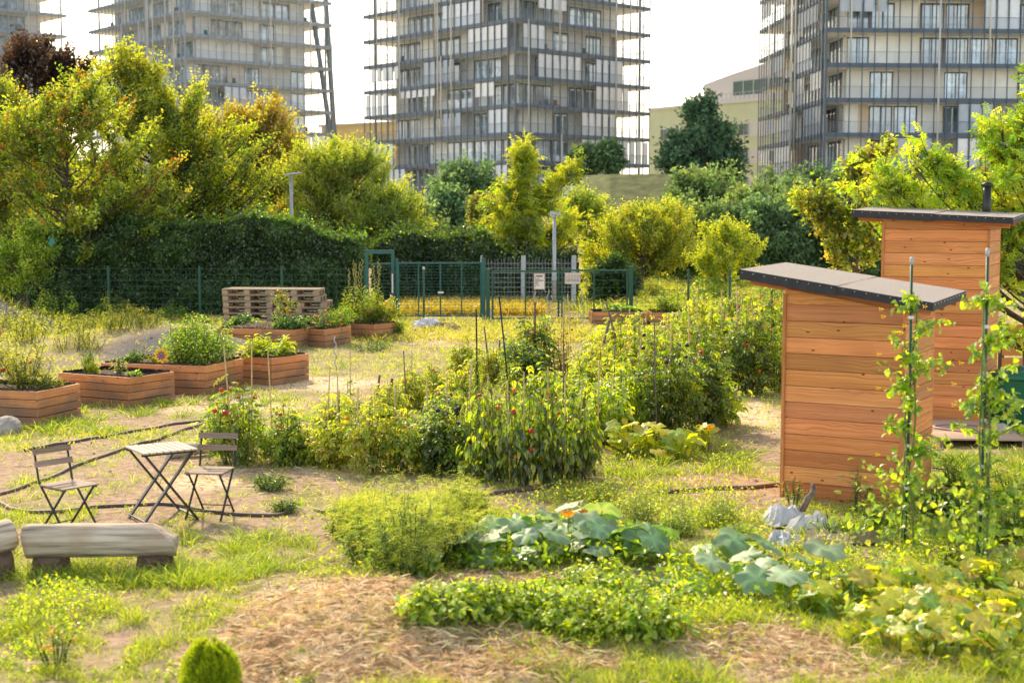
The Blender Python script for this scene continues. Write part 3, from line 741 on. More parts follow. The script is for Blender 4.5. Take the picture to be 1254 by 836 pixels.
def make_tree(name, label, cat, base, trunk_h, lobes, seed, pal, limbs=60, twigs=10, leaves=28, ll=.10, lw=.07, twl=.7, tr=.14,
              mat='leaf', barkc=(.16, .11, .075), up=.35, pin=0, group=None, top_pal=None, top_frac=.25, rg_leaf=1.0, lean=(0, 0), shell=.45, form='kite', wig=.6):
    rg = np.random.default_rng(seed)
    t = empty(name, (base[0], base[1], base[2]), 0, label, cat, group)
    # trunk as a bent stem, one or several
    top = max(l[2] + l[5] * .2 for l in lobes)
    nl = np.array([l[6] if len(l) > 6 else l[3] * l[5] for l in lobes], float); nl /= nl.sum()
    li = rg.choice(len(lobes), limbs, p=nl)
    cen = np.array([l[:3] for l in lobes])[li]; rad = np.array([l[3:6] for l in lobes])[li]
    dirs = rdir(rg, limbs); dirs[:, 2] = np.where(dirs[:, 2] < -.55, -dirs[:, 2], dirs[:, 2])
    rr = rg.uniform(shell, .92, limbs) ** .8
    tip = cen + dirs * rad * rr[:, None]
    tip[:, 2] = np.maximum(tip[:, 2], .25)
    hd = np.linalg.norm(tip[:, :2], axis=1)
    zs = np.clip(tip[:, 2] - hd * rg.uniform(.5, 1.1, limbs), trunk_h * .75, max(trunk_h, top))
    f = zs / max(top, .1)
    tx = lean[0] * f; ty = lean[1] * f
    P0 = np.stack([tx, ty, zs], -1)
    P1 = (P0 + tip) / 2 + np.stack([tip[:, 0] * .15, tip[:, 1] * .15, np.abs(tip[:, 2] - zs) * -.05], -1) + rg.normal(size=(limbs, 3)) * .12 * rad.mean()
    lr = tr * .42 * (1 - .55 * f) * rg.uniform(.6, 1.1, limbs)
    nt_ = 6
    tz = np.linspace(-.1, top, nt_ + 1)
    bv, bf, bc = [], [], []
    A = np.array([[lean[0] * max(z, 0) / top, lean[1] * max(z, 0) / top, z] for z in tz]); A[1:-1, :2] += rg.normal(size=(nt_ - 1, 2)) * tr * .35
    Mid = (A[:-1] + A[1:]) / 2
    rr_ = tr * np.concatenate([[1.25], 1 - .8 * (np.arange(1, nt_ + 1) / nt_)])
    v, fc = tubes(A[:-1], Mid, A[1:], rr_[:-1], rr_[1:], 2, 9); parts = [(v, fc, np.tile(barkc, (len(v), 1)))]
    v, fc = tubes(P0, P1, tip, lr, lr * .3, 5, 5); parts.append((v, fc, np.tile(barkc, (len(v), 1))))
    # twigs
    nT = limbs * twigs
    k = np.repeat(np.arange(limbs), twigs); tt = rg.uniform(.35, 1.0, nT); tt[::twigs] = 1.0
    S = bez(P0[k], P1[k], tip[k], tt)
    dl = nrm_(tip[k] - P1[k]); outw = nrm_(S - cen[k] * np.array([1, 1, .8]))
    D = nrm_(dl * .5 + outw * .6 + rdir(rg, nT) * wig + np.array([0, 0, up]))
    tl = twl * 1.2 * rg.uniform(.4, 1.15, nT) * (rg.random(nT) ** .3)
    E = S + D * tl[:, None]; Mi = (S + E) / 2 + rdir(rg, nT) * tl[:, None] * .12
    v, fc = tubes(S, Mi, E, .012 * (tr / .14) ** .5, .004, 2, 3); parts.append((v, fc, np.tile(np.array(barkc) * .9, (len(v), 1))))
    v, fc, c = join(parts); mesh_np('trunk', v, fc, c, M['bark'], t, smooth=True)
    # leaves
    nL = nT * leaves
    kk = np.repeat(np.arange(nT), leaves); u = rg.uniform(.05, 1.05, nL)
    Lp = bez(S[kk], Mi[kk], E[kk], u) + rdir(rg, nL) * (rg.random(nL) * ll * 2.0)[:, None]
    ax = nrm_(D[kk] * .55 + rdir(rg, nL) * .9 + np.array([0, 0, -.15]))
    upv = nrm_(rdir(rg, nL) * .8 + np.array([0, 0, 1.0]))
    tc_ = pick(rg, pal, nT)
    if top_pal is not None:
        zf = (S[:, 2] - tip[:, 2].min()) / max(np.ptp(tip[:, 2]), .1)
        sel = rg.random(nT) < top_frac * (.3 + zf * 1.4); tc_[sel] = pick(rg, top_pal, int(sel.sum()))
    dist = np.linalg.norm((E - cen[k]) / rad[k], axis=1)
    tc_ = tc_ * (np.clip(.66 + .42 * dist, .6, 1.22) * rg.uniform(.62, 1.3, nT))[:, None]  # inner leaves coloured darker to deepen the crown's shade
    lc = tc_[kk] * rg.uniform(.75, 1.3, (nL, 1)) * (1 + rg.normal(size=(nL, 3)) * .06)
    sz = rg.uniform(.65, 1.2, nL)
    if pin:
        Lp, ax, upv, lc = pinnate(Lp, ax, upv, ll * sz * 2.6, pin, lc, rg); sz = rg.uniform(.8, 1.1, len(Lp))
    fn = ovals if form == 'oval' else kites
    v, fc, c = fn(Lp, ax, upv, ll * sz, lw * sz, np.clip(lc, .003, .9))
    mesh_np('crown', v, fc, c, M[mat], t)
    return t

def lump(name, c, rx, ry, rz, seed, col, mat, parent, amp=.22, n=28, m=16):
    """irregular solid core so that dense hedges do not show sky"""
    a = np.linspace(0, 2 * PI, n, endpoint=False); b = np.linspace(-PI / 2, PI / 2, m)
    A_, B_ = np.meshgrid(a, b); x = np.cos(B_) * np.cos(A_); y = np.cos(B_) * np.sin(A_); z = np.sin(B_)
    k = 1 + amp * (fbm(x * 2 + 7 + seed, z * 2.3 + y * 1.7 + 9, seed) - .5) * 2
    V = np.stack([c[0] + x * rx * k, c[1] + y * ry * k, c[2] + z * rz * k], -1).reshape(-1, 3)
    idx = np.arange(n * m).reshape(m, n); nx_ = np.roll(idx, -1, 1)
    q = np.stack([idx[:-1], nx_[:-1], nx_[1:], idx[1:]], -1).reshape(-1, 4)
    return mesh_np(name, V, q, np.tile(col, (len(V), 1)), M[mat], parent, smooth=True)

def surface_leaves(rg, n, path, z0, z1, depth, rough=.25, seed=0):
    """points over the front, top of a hedge that follows a polyline; returns pos, outward normal"""
    pts = np.array(path, float); seg = np.diff(pts, axis=0); sl = np.linalg.norm(seg, axis=1); cum = np.concatenate([[0], np.cumsum(sl)])
    s = rg.uniform(0, cum[-1], n); i = np.clip(np.searchsorted(cum, s) - 1, 0, len(seg) - 1); t = (s - cum[i]) / sl[i]
    c = pts[i] + seg[i] * t[:, None]; d = seg[i] / sl[i][:, None]; nr = np.stack([d[:, 1], -d[:, 0]], -1)  # front normal (towards camera for left-to-right paths)
    zt = np.interp(s, np.linspace(0, cum[-1], len(z1)), z1) + (.5 + 1.2 * (rough - .28) / .28) * (fbm(s * .8, s * 0 + 3, seed) - .5) + .2 * (fbm(s * 3, s * 0, seed + 2) - .5)
    a = rg.random(n)
    front = a < .62; top = (a >= .62)
    z = np.where(front, z0 + (zt - z0) * rg.random(n), zt)
    off = np.where(front, 0, rg.uniform(0, depth, n))
    lumpy = rough * (fbm(s * 1.4, z * 1.6, seed + 5) * 2 - 1) * 1.2
    pos = np.stack([c[:, 0] + nr[:, 0] * (lumpy - off), c[:, 1] + nr[:, 1] * (lumpy - off), z + np.where(top, lumpy * .7, 0)], -1)
    edge = front & (zt - z < .3); pos[edge, :2] -= nr[edge] * (.3 - (zt - z)[edge])[:, None] * .6
    N3 = np.where(top[:, None], np.array([[0, 0, 1.]]), np.concatenate([nr, np.full((n, 1), .35)], 1))
    return pos, N3, s, lumpy
def make_hedge(name, label, path, z0, z1, depth, n, seed, pal, ll=.09, sprigs=.12, mat='leaf', core=(.012, .022, .008), rough=.28, group=None, cat='hedge'):
    rg = np.random.default_rng(seed)
    t = empty(name, (path[0][0], path[0][1], 0), 0, label, cat, group)
    off = np.array([path[0][0], path[0][1], 0])
    pos, nn, s, lum = surface_leaves(rg, n, path, z0, z1, depth, rough, seed)
    j = rg.random(n) < sprigs; pos = pos + nn * (rg.random(n) * .12)[:, None]; pos[j] += (rdir(rg, j.sum()) * .5 + np.array([0, 0, .6])) * rg.uniform(.05, .45, (j.sum(), 1))
    ax = nrm_(np.array([0, 0, -.8]) + nn * .5 + rdir(rg, n) * .8); upv = nrm_(nn + rdir(rg, n) * .6)
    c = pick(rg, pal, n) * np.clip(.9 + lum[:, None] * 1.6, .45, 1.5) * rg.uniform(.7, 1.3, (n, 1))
    sz = rg.uniform(.7, 1.2, n)
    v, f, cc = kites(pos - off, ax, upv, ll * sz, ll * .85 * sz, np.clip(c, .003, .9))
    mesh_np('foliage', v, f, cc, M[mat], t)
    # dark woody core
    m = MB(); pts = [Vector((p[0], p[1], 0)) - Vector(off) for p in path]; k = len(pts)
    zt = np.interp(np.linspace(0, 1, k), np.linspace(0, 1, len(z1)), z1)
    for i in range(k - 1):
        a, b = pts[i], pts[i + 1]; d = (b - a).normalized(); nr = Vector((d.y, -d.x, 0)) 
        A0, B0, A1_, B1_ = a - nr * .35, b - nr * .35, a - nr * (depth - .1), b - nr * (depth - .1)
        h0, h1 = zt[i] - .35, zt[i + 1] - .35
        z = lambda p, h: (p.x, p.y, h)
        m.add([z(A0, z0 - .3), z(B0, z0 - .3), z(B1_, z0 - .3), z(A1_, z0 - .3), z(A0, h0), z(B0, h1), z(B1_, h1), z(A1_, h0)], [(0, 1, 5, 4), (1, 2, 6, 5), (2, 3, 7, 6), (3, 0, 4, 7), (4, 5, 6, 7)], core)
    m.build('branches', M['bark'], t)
    return t

SPH = {}
def sphere_mesh(key, r, col, mat, nz_=7, na_=10, squash=.85):
    if key in SPH: return SPH[key]
    m = MB(); m.lathe([(max(.0005, r * math.cos(a)), r * squash * math.sin(a)) for a in np.linspace(-PI / 2, PI / 2, nz_)], n=na_, col=col)
    o = m.build('tomato', M[mat]); me = o.data; bpy.data.objects.remove(o); SPH[key] = me; return me
def add_part(name, me, parent, loc, rz=0, sc_=1.0):
    o = bpy.data.objects.new(name, me); COL.objects.link(o); o.parent = parent; o.location = loc; o.rotation_euler = (random.uniform(-.4, .4), random.uniform(-.4, .4), rz); o.scale = (sc_,) * 3; return o

# general bushy plant ------------------------------------------------------------
def make_plant(name, label, loc, h, r, seed, pal, stems=14, leaves=50, ll=.07, lw=.045, droop=.3, fan=.8, low=.12, pet=.10, mat='leaf', form='kite', stemc=(.13, .17, .04),
               fruit=None, stakes=(), cat='plant', group=None, pin=0, rach=2.2, base_r=.25, top_pal=None, sr=.006, spikes=None, upbias=.5, stiff=False):
    rg = np.random.default_rng(seed)
    t = empty(name, loc, 0, label, cat, group)
    a = rg.uniform(0, 2 * PI, stems); q_ = np.sqrt(rg.random(stems))
    P0 = np.stack([np.cos(a) * r * base_r * q_, np.sin(a) * r * base_r * q_, np.full(stems, -.02)], -1)
    er = r * np.clip(fan * q_ + rg.uniform(-.12, .22, stems), 0, 1.15) * .9; a = a + rg.normal(size=stems) * .5
    hz_ = h * (1.02 - .42 * q_ ** 2) * rg.uniform(.5, 1.06, stems)
    P2 = np.stack([np.cos(a) * er, np.sin(a) * er, hz_], -1)
    P1 = (P0 + P2) / 2 + np.stack([np.cos(a) * er * .22, np.sin(a) * er * .22, h * .10 * np.ones(stems)], -1) * (0 if stiff else 1) + rg.normal(size=(stems, 3)) * r * .16
    v, f = tubes(P0, P1, P2, sr * 1.3, sr * .5, 5, 4); parts = [(v, f, np.tile(stemc, (len(v), 1)))]
    n = stems * leaves; k = np.repeat(np.arange(stems), leaves)
    u = low + (1 - low) * rg.random(n) ** .85
    S = bez(P0[k], P1[k], P2[k], u)
    th = rg.uniform(0, 2 * PI, n); out_ = np.stack([np.cos(th), np.sin(th), rg.uniform(-.3, upbias, n)], -1)
    pl = pet * rg.uniform(.2, 1.25, n) * (1.15 - .5 * u)
    Lp = S + out_ * pl[:, None]
    ax = nrm_(out_ + rdir(rg, n) * .45 + np.array([0, 0, -droop])); upv = nrm_(rdir(rg, n) * .5 + np.array([0, 0, 1.]) - ax * .1)
    sel = rg.random(n) < .25
    if pl.mean() > .03:
        ks = np.nonzero(sel)[0]; v, f = tubes(S[ks], (S[ks] + Lp[ks]) / 2 + np.array([0, 0, .01]), Lp[ks], sr * .45, sr * .3, 1, 3); parts.append((v, f, np.tile(stemc, (len(v), 1))))
    v, f, c = join(parts); mesh_np('stem', v, f, c, M['bark'], t, smooth=True)
    c = pick(rg, pal, n)
    if top_pal is not None:
        s2 = (rg.random(n) < .6) & (u > .7); c[s2] = pick(rg, top_pal, int(s2.sum()))
    c = c * (np.clip(.30 + .55 * u + .42 * np.linalg.norm(Lp[:, :2], axis=1) / max(r, .01), .5, 1.2))[:, None] * rg.uniform(.75, 1.3, (n, 1)) * (1 + rg.normal(size=(n, 3)) * .05)  # low and inner leaves darkened, shade painted into the plant
    sz = rg.uniform(.55, 1.2, n) * (1.1 - .35 * u)
    if pin: Lp, ax, upv, c = pinnate(Lp, ax, upv, ll * sz * rach, pin, c, rg); sz = rg.uniform(.75, 1.1, len(Lp))
    Lp[:, 2] = np.maximum(Lp[:, 2], .015)
    fn = ovals if form == 'oval' else kites
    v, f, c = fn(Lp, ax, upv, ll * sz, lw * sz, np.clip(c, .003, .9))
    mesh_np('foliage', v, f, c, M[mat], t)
    if fruit:
        cnt, fr, cols = fruit[:3]; nm = fruit[3] if len(fruit) > 3 else 'tomato'
        rnd = random.Random(seed)
        for i in range(cnt):
            ci = rnd.randrange(len(cols)); me = sphere_mesh((nm, fr, cols[ci]), fr, cols[ci], 'tomato')
            aa = rnd.uniform(-PI, 0) if rnd.random() < .8 else rnd.uniform(0, PI); z = rnd.uniform(.22, .9) * h; q2 = rnd.uniform(.45, .9) * r * fan * (1.0 - .3 * (z / h) ** 2)
            add_part(nm, me, t, (math.cos(aa) * q2, math.sin(aa) * q2, z), 0, rnd.uniform(.75, 1.15))
    for st in stakes:
        dx, dy, hh, rad_, mt, lx = st
        m = MB(); m.tube([(dx, dy, -.1), (dx + lx * .5, dy, hh * .5), (dx + lx, dy, hh)], rad_, 6); m.build('stake', M[mt], t)
    if spikes:
        cnt, sh, scol = spikes; rnd = random.Random(seed + 1)
        for i in range(cnt):
            x, y = rnd.uniform(-r, r) * .6, rnd.uniform(-r, r) * .6; lx = rnd.uniform(-.12, .12)
            m = MB(); zz = h * rnd.uniform(.75, 1.0) + sh * rnd.uniform(.5, 1.0)
            m.tube([(x, y, h * .3), (x + lx * .4, y, h * .7), (x + lx, y, zz)], [.008, .006, .003], 5, col=stemc)
            for j in range(26):
                s_ = j / 26; z = h * .8 + (zz - h * .8) * s_; aa = rnd.uniform(0, 2 * PI); m.cbox((x + lx * (z / zz) + math.cos(aa) * .018, y + math.sin(aa) * .018, z), .018, .018, .022, aa, col=scol)
            m.build('flower_spike', M['petal'], t)
    return t

def big_leaf_arrays(rg, centers, rad, nrm, col, lobes=5, n=20, head=None):
    """cupped, ruffled, lobed squash leaves"""
    Vs, Fs, Cs = [], [], []; b = 0
    for i, (c, r, nn) in enumerate(zip(centers, rad, nrm)):
        nn = nn / np.linalg.norm(nn); u = np.cross(nn, [.3, 1, .1]); u /= np.linalg.norm(u); w = np.cross(nn, u)
        a0 = rg.uniform(0, 2 * PI); ang = np.linspace(0, 2 * PI, n, endpoint=False)
        sinus = 1 - .55 * np.exp(-((np.angle(np.exp(1j * (ang)))) / .28) ** 2)
        rr = r * sinus * (1 + .10 * np.cos(lobes * ang + PI) + rg.normal(size=n) * .035)
        cup = rg.uniform(.0, .14); ruf = rg.normal(size=n) * r * .07 + r * .06 * np.sin(ang * 5 + rg.uniform(0, 6))
        aa = ang + a0
        ring2 = c + (u * np.cos(aa)[:, None] + w * np.sin(aa)[:, None]) * rr[:, None] + nn * ((cup - .16 * (np.abs(np.cos(ang * .5)) < .5)) * r * .6 + ruf)[:, None] * 1.0 - np.array([0, 0, .07 * r])
        ring1 = c + (u * np.cos(aa)[:, None] + w * np.sin(aa)[:, None]) * (rr * .55)[:, None] + nn * (cup * r * .8 + ruf * .35 + r * .05 * np.cos(ang * 5))[:, None]
        V = np.concatenate([[c], ring1, ring2]); Vs.append(V)
        j = np.arange(n); j2 = (j + 1) % n
        Fs.append(np.concatenate([np.stack([np.zeros(n, int), 1 + j, 1 + j2], -1), np.stack([1 + j, 1 + n + j, 1 + n + j2], -1), np.stack([1 + j, 1 + n + j2, 1 + j2], -1)]) + b)
        cc = np.tile(col[i], (2 * n + 1, 1)); vn = (np.arange(n) % 4 == 0); cc[0] *= 1.7; cc[1:n + 1] *= np.where(vn, 1.55, .86)[:, None]; cc[n + 1:] *= np.where(vn, 1.25, .9)[:, None]; Cs.append(cc); b += 2 * n + 1
    return np.concatenate(Vs), np.concatenate(Fs), np.concatenate(Cs)
def make_squash(name, label, loc, rx, ry, n, seed, pal, h=(.15, .42), lr=(.09, .17), cat='squash plant', group=None, flowers=0, low_leaf=0, low_pal=None, mat='leaf_big', yell=None):
    rg = np.random.default_rng(seed)
    t = empty(name, loc, 0, label, cat, group)
    a = rg.uniform(0, 2 * PI, n); q_ = np.sqrt(rg.uniform(0.02, 1, n))
    x = np.cos(a) * rx * q_; y = np.sin(a) * ry * q_
    z = rg.uniform(h[0], h[1], n) * (1.1 - .35 * q_)
    c = np.stack([x, y, z], -1); r = rg.uniform(lr[0], lr[1], n) * (1.05 - .2 * q_)
    nn = nrm_(np.stack([rg.normal(size=n) * .38, rg.normal(size=n) * .38 - .12, np.ones(n)], -1))
    col = pick(rg, pal, n) * rg.uniform(.8, 1.2, (n, 1))
    v, f, cc = big_leaf_arrays(rg, c, r, nn, col)
    mesh_np('foliage', v, f, np.clip(cc, .003, .9), M[mat], t, smooth=True)
    P0 = np.stack([x * .75, y * .75, np.zeros(n)], -1)
    v, f = tubes(P0, (P0 + c) / 2 + np.array([0, 0, .05]), c, .009, .005, 4, 5)
    mesh_np('stem', v, f, np.tile((.24, .30, .08), (len(v), 1)), M['bark'], t, smooth=True)
    for i in range(flowers):
        m = MB(); px_, py_ = rg.uniform(-.6, .6) * rx, rg.uniform(-.6, .6) * ry; zf = h[1] * rg.uniform(.5, .75)
        m.tube([(px_, py_, 0), (px_, py_, zf)], .006, 5, col=(.2, .3, .06))
        for k in range(6):
            aa = k * PI / 3; d = Vector((math.cos(aa), math.sin(aa), 0)); s_ = Vector((-d.y, d.x, 0)); b0 = Vector((px_, py_, zf))
            m.add([b0, b0 + d * .035 + s_ * .025 + Vector((0, 0, .05)), b0 + d * .085 + Vector((0, 0, .06)), b0 + d * .035 - s_ * .025 + Vector((0, 0, .05))], [(0, 1, 2, 3)], (.85, .35, .01))
        m.build('flower', M['petal'], t)
    if low_leaf:
        k = low_leaf; a = rg.uniform(0, 2 * PI, k); q2 = np.sqrt(rg.random(k)); pos = np.stack([np.cos(a) * rx * q2 * 1.1, np.sin(a) * ry * q2 * 1.1, rg.uniform(.02, .2, k)], -1)
        v, f, cc = kites(pos, rdir(rg, k) + np.array([0, 0, .2]), rdir(rg, k) * .5 + np.array([0, 0, 1]), rg.uniform(.04, .09, k), rg.uniform(.03, .06, k), pick(rg, low_pal or pal, k) * rg.uniform(.7, 1.3, (k, 1)))
        mesh_np('undergrowth', v, f, cc, M['leaf'], t)
    return t
# colours (albedo)
g_bright = [((.20, .30, .03), 3), ((.30, .38, .04), 2), ((.12, .22, .025), 2)]
g_mid = [((.10, .19, .03), 3), ((.16, .25, .035), 2), ((.06, .13, .02), 2)]
g_dark = [((.035, .085, .02), 3), ((.06, .12, .025), 2), ((.02, .055, .015), 2)]
g_yellow = [((.42, .42, .04), 3), ((.50, .40, .04), 2), ((.26, .34, .035), 2)]
g_orange = [((.48, .24, .03), 3), ((.40, .30, .04), 2), ((.30, .12, .03), 1), ((.30, .30, .04), 1)]
g_pale = [((.26, .34, .07), 3), ((.34, .40, .09), 2), ((.18, .27, .05), 2)]
g_blue = [((.05, .10, .045), 3), ((.08, .14, .06), 2), ((.035, .07, .035), 2)]
# ------------------------------------------------------------------ trees and hedges
def TB(px, Y): return (X(px, Y), Y, Hs(X(px, Y), Y))
def lobe(px, py, rpx, rpy, Y, base, ry=None, wt=None, dy=0):
    c = P(px, py, Y); s = F / Y / 1.08
    l = [c.x - base[0], dy, c.z - base[2], rpx / s, ry if ry else rpx / s * .8, rpy / s]
    if wt: l.append(wt)
    return tuple(l)
b = TB(85, 43)  # left trees: warm haze glow put into paler, yellower leaf colours
make_tree('pear_tree', 'airy yellow-green tree with orange-tipped leaves, its trunk bare before the ivy fence', 'tree', b, 1.6,
          [lobe(95, 185, 95, 92, 43, b), lobe(35, 205, 75, 85, 43, b), lobe(165, 240, 66, 62, 43, b), lobe(100, 275, 105, 42, 43, b, wt=4.5)], 11,
          [((.30, .37, .05), 4), ((.20, .29, .04), 3.5), ((.12, .17, .03), 3), ((.32, .28, .05), 1)], limbs=120, twigs=13, leaves=26, ll=.105, lw=.075, twl=.62, tr=.12, barkc=(.10, .07, .05),
          top_pal=[((.36, .17, .035), 3), ((.36, .27, .04), 2)], top_frac=.07, up=.45)
b = TB(190, 49)
make_tree('broadleaf_tree', 'large light green tree with long upright shoots, behind the pear tree', 'tree', b, 2.0,
          [lobe(150, 130, 52, 66, 49, b), lobe(185, 200, 95, 90, 49, b), lobe(258, 230, 90, 85, 49, b), lobe(235, 180, 46, 62, 49, b), lobe(240, 275, 110, 40, 49, b)], 12,
          [((.28, .36, .045), 3), ((.16, .25, .035), 3), ((.09, .14, .03), 2)], limbs=170, twigs=13, leaves=28, ll=.115, lw=.08, twl=.85, tr=.18, up=.75, barkc=(.09, .075, .06),
          top_pal=[((.42, .42, .05), 1)], top_frac=.4)
b = TB(45, 64)
make_tree('purple_maple', 'dark purple-leaved tree rising at the far left behind the green ones', 'tree', b, 3.0,
          [lobe(48, 95, 52, 48, 64, b), lobe(90, 115, 32, 40, 64, b)], 13,
          [((.055, .028, .034), 3), ((.08, .04, .042), 2), ((.03, .018, .024), 2)], limbs=60, twigs=11, leaves=24, ll=.17, lw=.13, twl=.8, tr=.2, up=.4)
b = TB(318, 57)
make_tree('autumn_tree', 'tree turning orange and gold, between the large green tree and the round willow', 'tree', b, 2.5,
          [lobe(325, 185, 48, 52, 57, b), lobe(280, 190, 42, 54, 57, b), lobe(320, 245, 75, 62, 57, b)], 14,
          [((.34, .25, .055), 4), ((.32, .31, .06), 4), ((.22, .20, .05), 2), ((.28, .17, .05), 1)], limbs=130, twigs=13, leaves=26, ll=.13, lw=.09, twl=.85, tr=.17, up=.5)
b = TB(432, 53)
make_tree('willow', 'round pale green willow with fine leaves beside the street lamp', 'tree', b, 1.0,
          [lobe(425, 252, 82, 72, 53, b), lobe(480, 275, 54, 42, 53, b), lobe(380, 228, 46, 54, 53, b), lobe(430, 285, 90, 34, 53, b)], 15,
          [((.24, .33, .09), 3), ((.32, .39, .11), 2), ((.16, .24, .07), 2)], limbs=160, twigs=14, leaves=32, ll=.14, lw=.05, twl=.75, tr=.16, up=.7,
          top_pal=[((.44, .48, .10), 1)], top_frac=.3)
b = TB(60, 60)
make_tree('broadleaf_tree', 'dense yellow-green tree filling the gap behind the pear tree at the far left', 'tree', b, 1.5, [lobe(30, 230, 80, 70, 60, b), lobe(110, 250, 80, 60, 60, b), lobe(170, 285, 80, 40, 60, b)], 56, [((.26, .33, .06), 3), ((.18, .25, .05), 3), ((.34, .32, .07), 1)], limbs=130, twigs=12, leaves=26, ll=.14, lw=.11, twl=.9, tr=.16)
b = TB(330, 62)
make_tree('broadleaf_tree', 'low dense golden-green tree behind the hedge below the autumn tree', 'tree', b, 1.0, [lobe(290, 270, 60, 40, 62, b), lobe(360, 275, 60, 40, 62, b)], 57, [((.30, .33, .07), 3), ((.22, .27, .05), 3)], limbs=100, twigs=12, leaves=26, ll=.15, lw=.11, twl=.8, tr=.12)
b = TB(-10, 46)
make_tree('broadleaf_tree', 'green tree cut off by the left edge of the view', 'tree', b, 1.2, [lobe(-15, 190, 70, 90, 46, b), lobe(0, 300, 50, 50, 46, b)], 16,
          [((.26, .31, .05), 3), ((.17, .22, .04), 3), ((.30, .22, .05), .6)], limbs=110, twigs=13, leaves=26, ll=.11, lw=.08, tr=.16)
b = TB(648, 50)
make_tree('young_ash', 'yellow-green ash with feathery upright shoots beside the white lamp post', 'tree', b, 1.2,
          [lobe(618, 280, 46, 42, 50, b), lobe(655, 275, 38, 36, 50, b), lobe(643, 222, 9, 34, 50, b, wt=.45), lobe(700, 228, 11, 26, 50, b, wt=.38), lobe(668, 258, 18, 20, 50, b, wt=.3), lobe(585, 300, 34, 26, 50, b, wt=.6), lobe(690, 295, 36, 36, 50, b, wt=.9)], 17,
          [((.30, .36, .035), 3), ((.40, .42, .045), 2), ((.14, .20, .03), 2)], limbs=62, twigs=9, leaves=8, ll=.13, lw=.055, twl=.6, tr=.12, up=.8, pin=4, barkc=(.06, .05, .04))
b = TB(716, 57)
make_tree('broadleaf_tree', 'small pale green tree between the feathery ash and the yellow tree', 'tree', b, 1.2, [lobe(715, 280, 32, 42, 57, b), lobe(735, 290, 25, 35, 57, b)], 18, g_pale, limbs=55, twigs=10, leaves=24, ll=.13, lw=.06, tr=.12, up=.5)
b = TB(785, 51)
make_tree('acacia_tree', 'broad yellow-green tree with golden top behind the garden gate', 'tree', b, 1.0,
          [lobe(805, 280, 42, 30, 51, b), lobe(770, 308, 66, 48, 51, b), lobe(825, 305, 40, 46, 51, b), lobe(745, 330, 35, 35, 51, b)], 19,
          [((.30, .36, .05), 3), ((.36, .40, .055), 3), ((.19, .25, .04), 2)], limbs=110, twigs=11, leaves=28, ll=.105, lw=.06, twl=.6, tr=.11, up=.4,
          top_pal=[((.48, .40, .05), 1)], top_frac=.16)
b = TB(890, 46)
make_tree('round_shrub', 'small rounded bright yellow-green shrub behind the vegetable rows', 'shrub', b, .5, [lobe(890, 313, 43, 40, 46, b)], 20,
          [((.34, .42, .05), 3), ((.42, .46, .055), 2), ((.24, .32, .04), 1)], limbs=60, twigs=12, leaves=26, ll=.085, lw=.055, twl=.42, tr=.06, up=.5)
b = (X(863, 132), 132, 4.0)
make_tree('dark_lime_tree', 'tall dark green tree in front of the pale green apartment block', 'tree', b, 3.0,
          [lobe(862, 155, 24, 28, 132, b), lobe(860, 195, 48, 40, 132, b), lobe(885, 220, 34, 34, 132, b), lobe(832, 205, 26, 30, 132, b), lobe(862, 240, 50, 34, 132, b)], 21,
          [((.10, .19, .11), 3), ((.13, .22, .12), 2), ((.075, .145, .095), 2)], limbs=110, twigs=10, leaves=22, ll=.42, lw=.32, twl=1.5, tr=.4, mat='leaf_far')  # leaf greens lifted with painted bluish haze
far_g = [((.13, .22, .11), 3), ((.17, .27, .12), 2), ((.095, .17, .09), 2)]  # far greens lightened, haze mixed into the leaf colour
far_m = [((.20, .29, .11), 3), ((.25, .33, .12), 2), ((.14, .22, .09), 2)]
k = 0
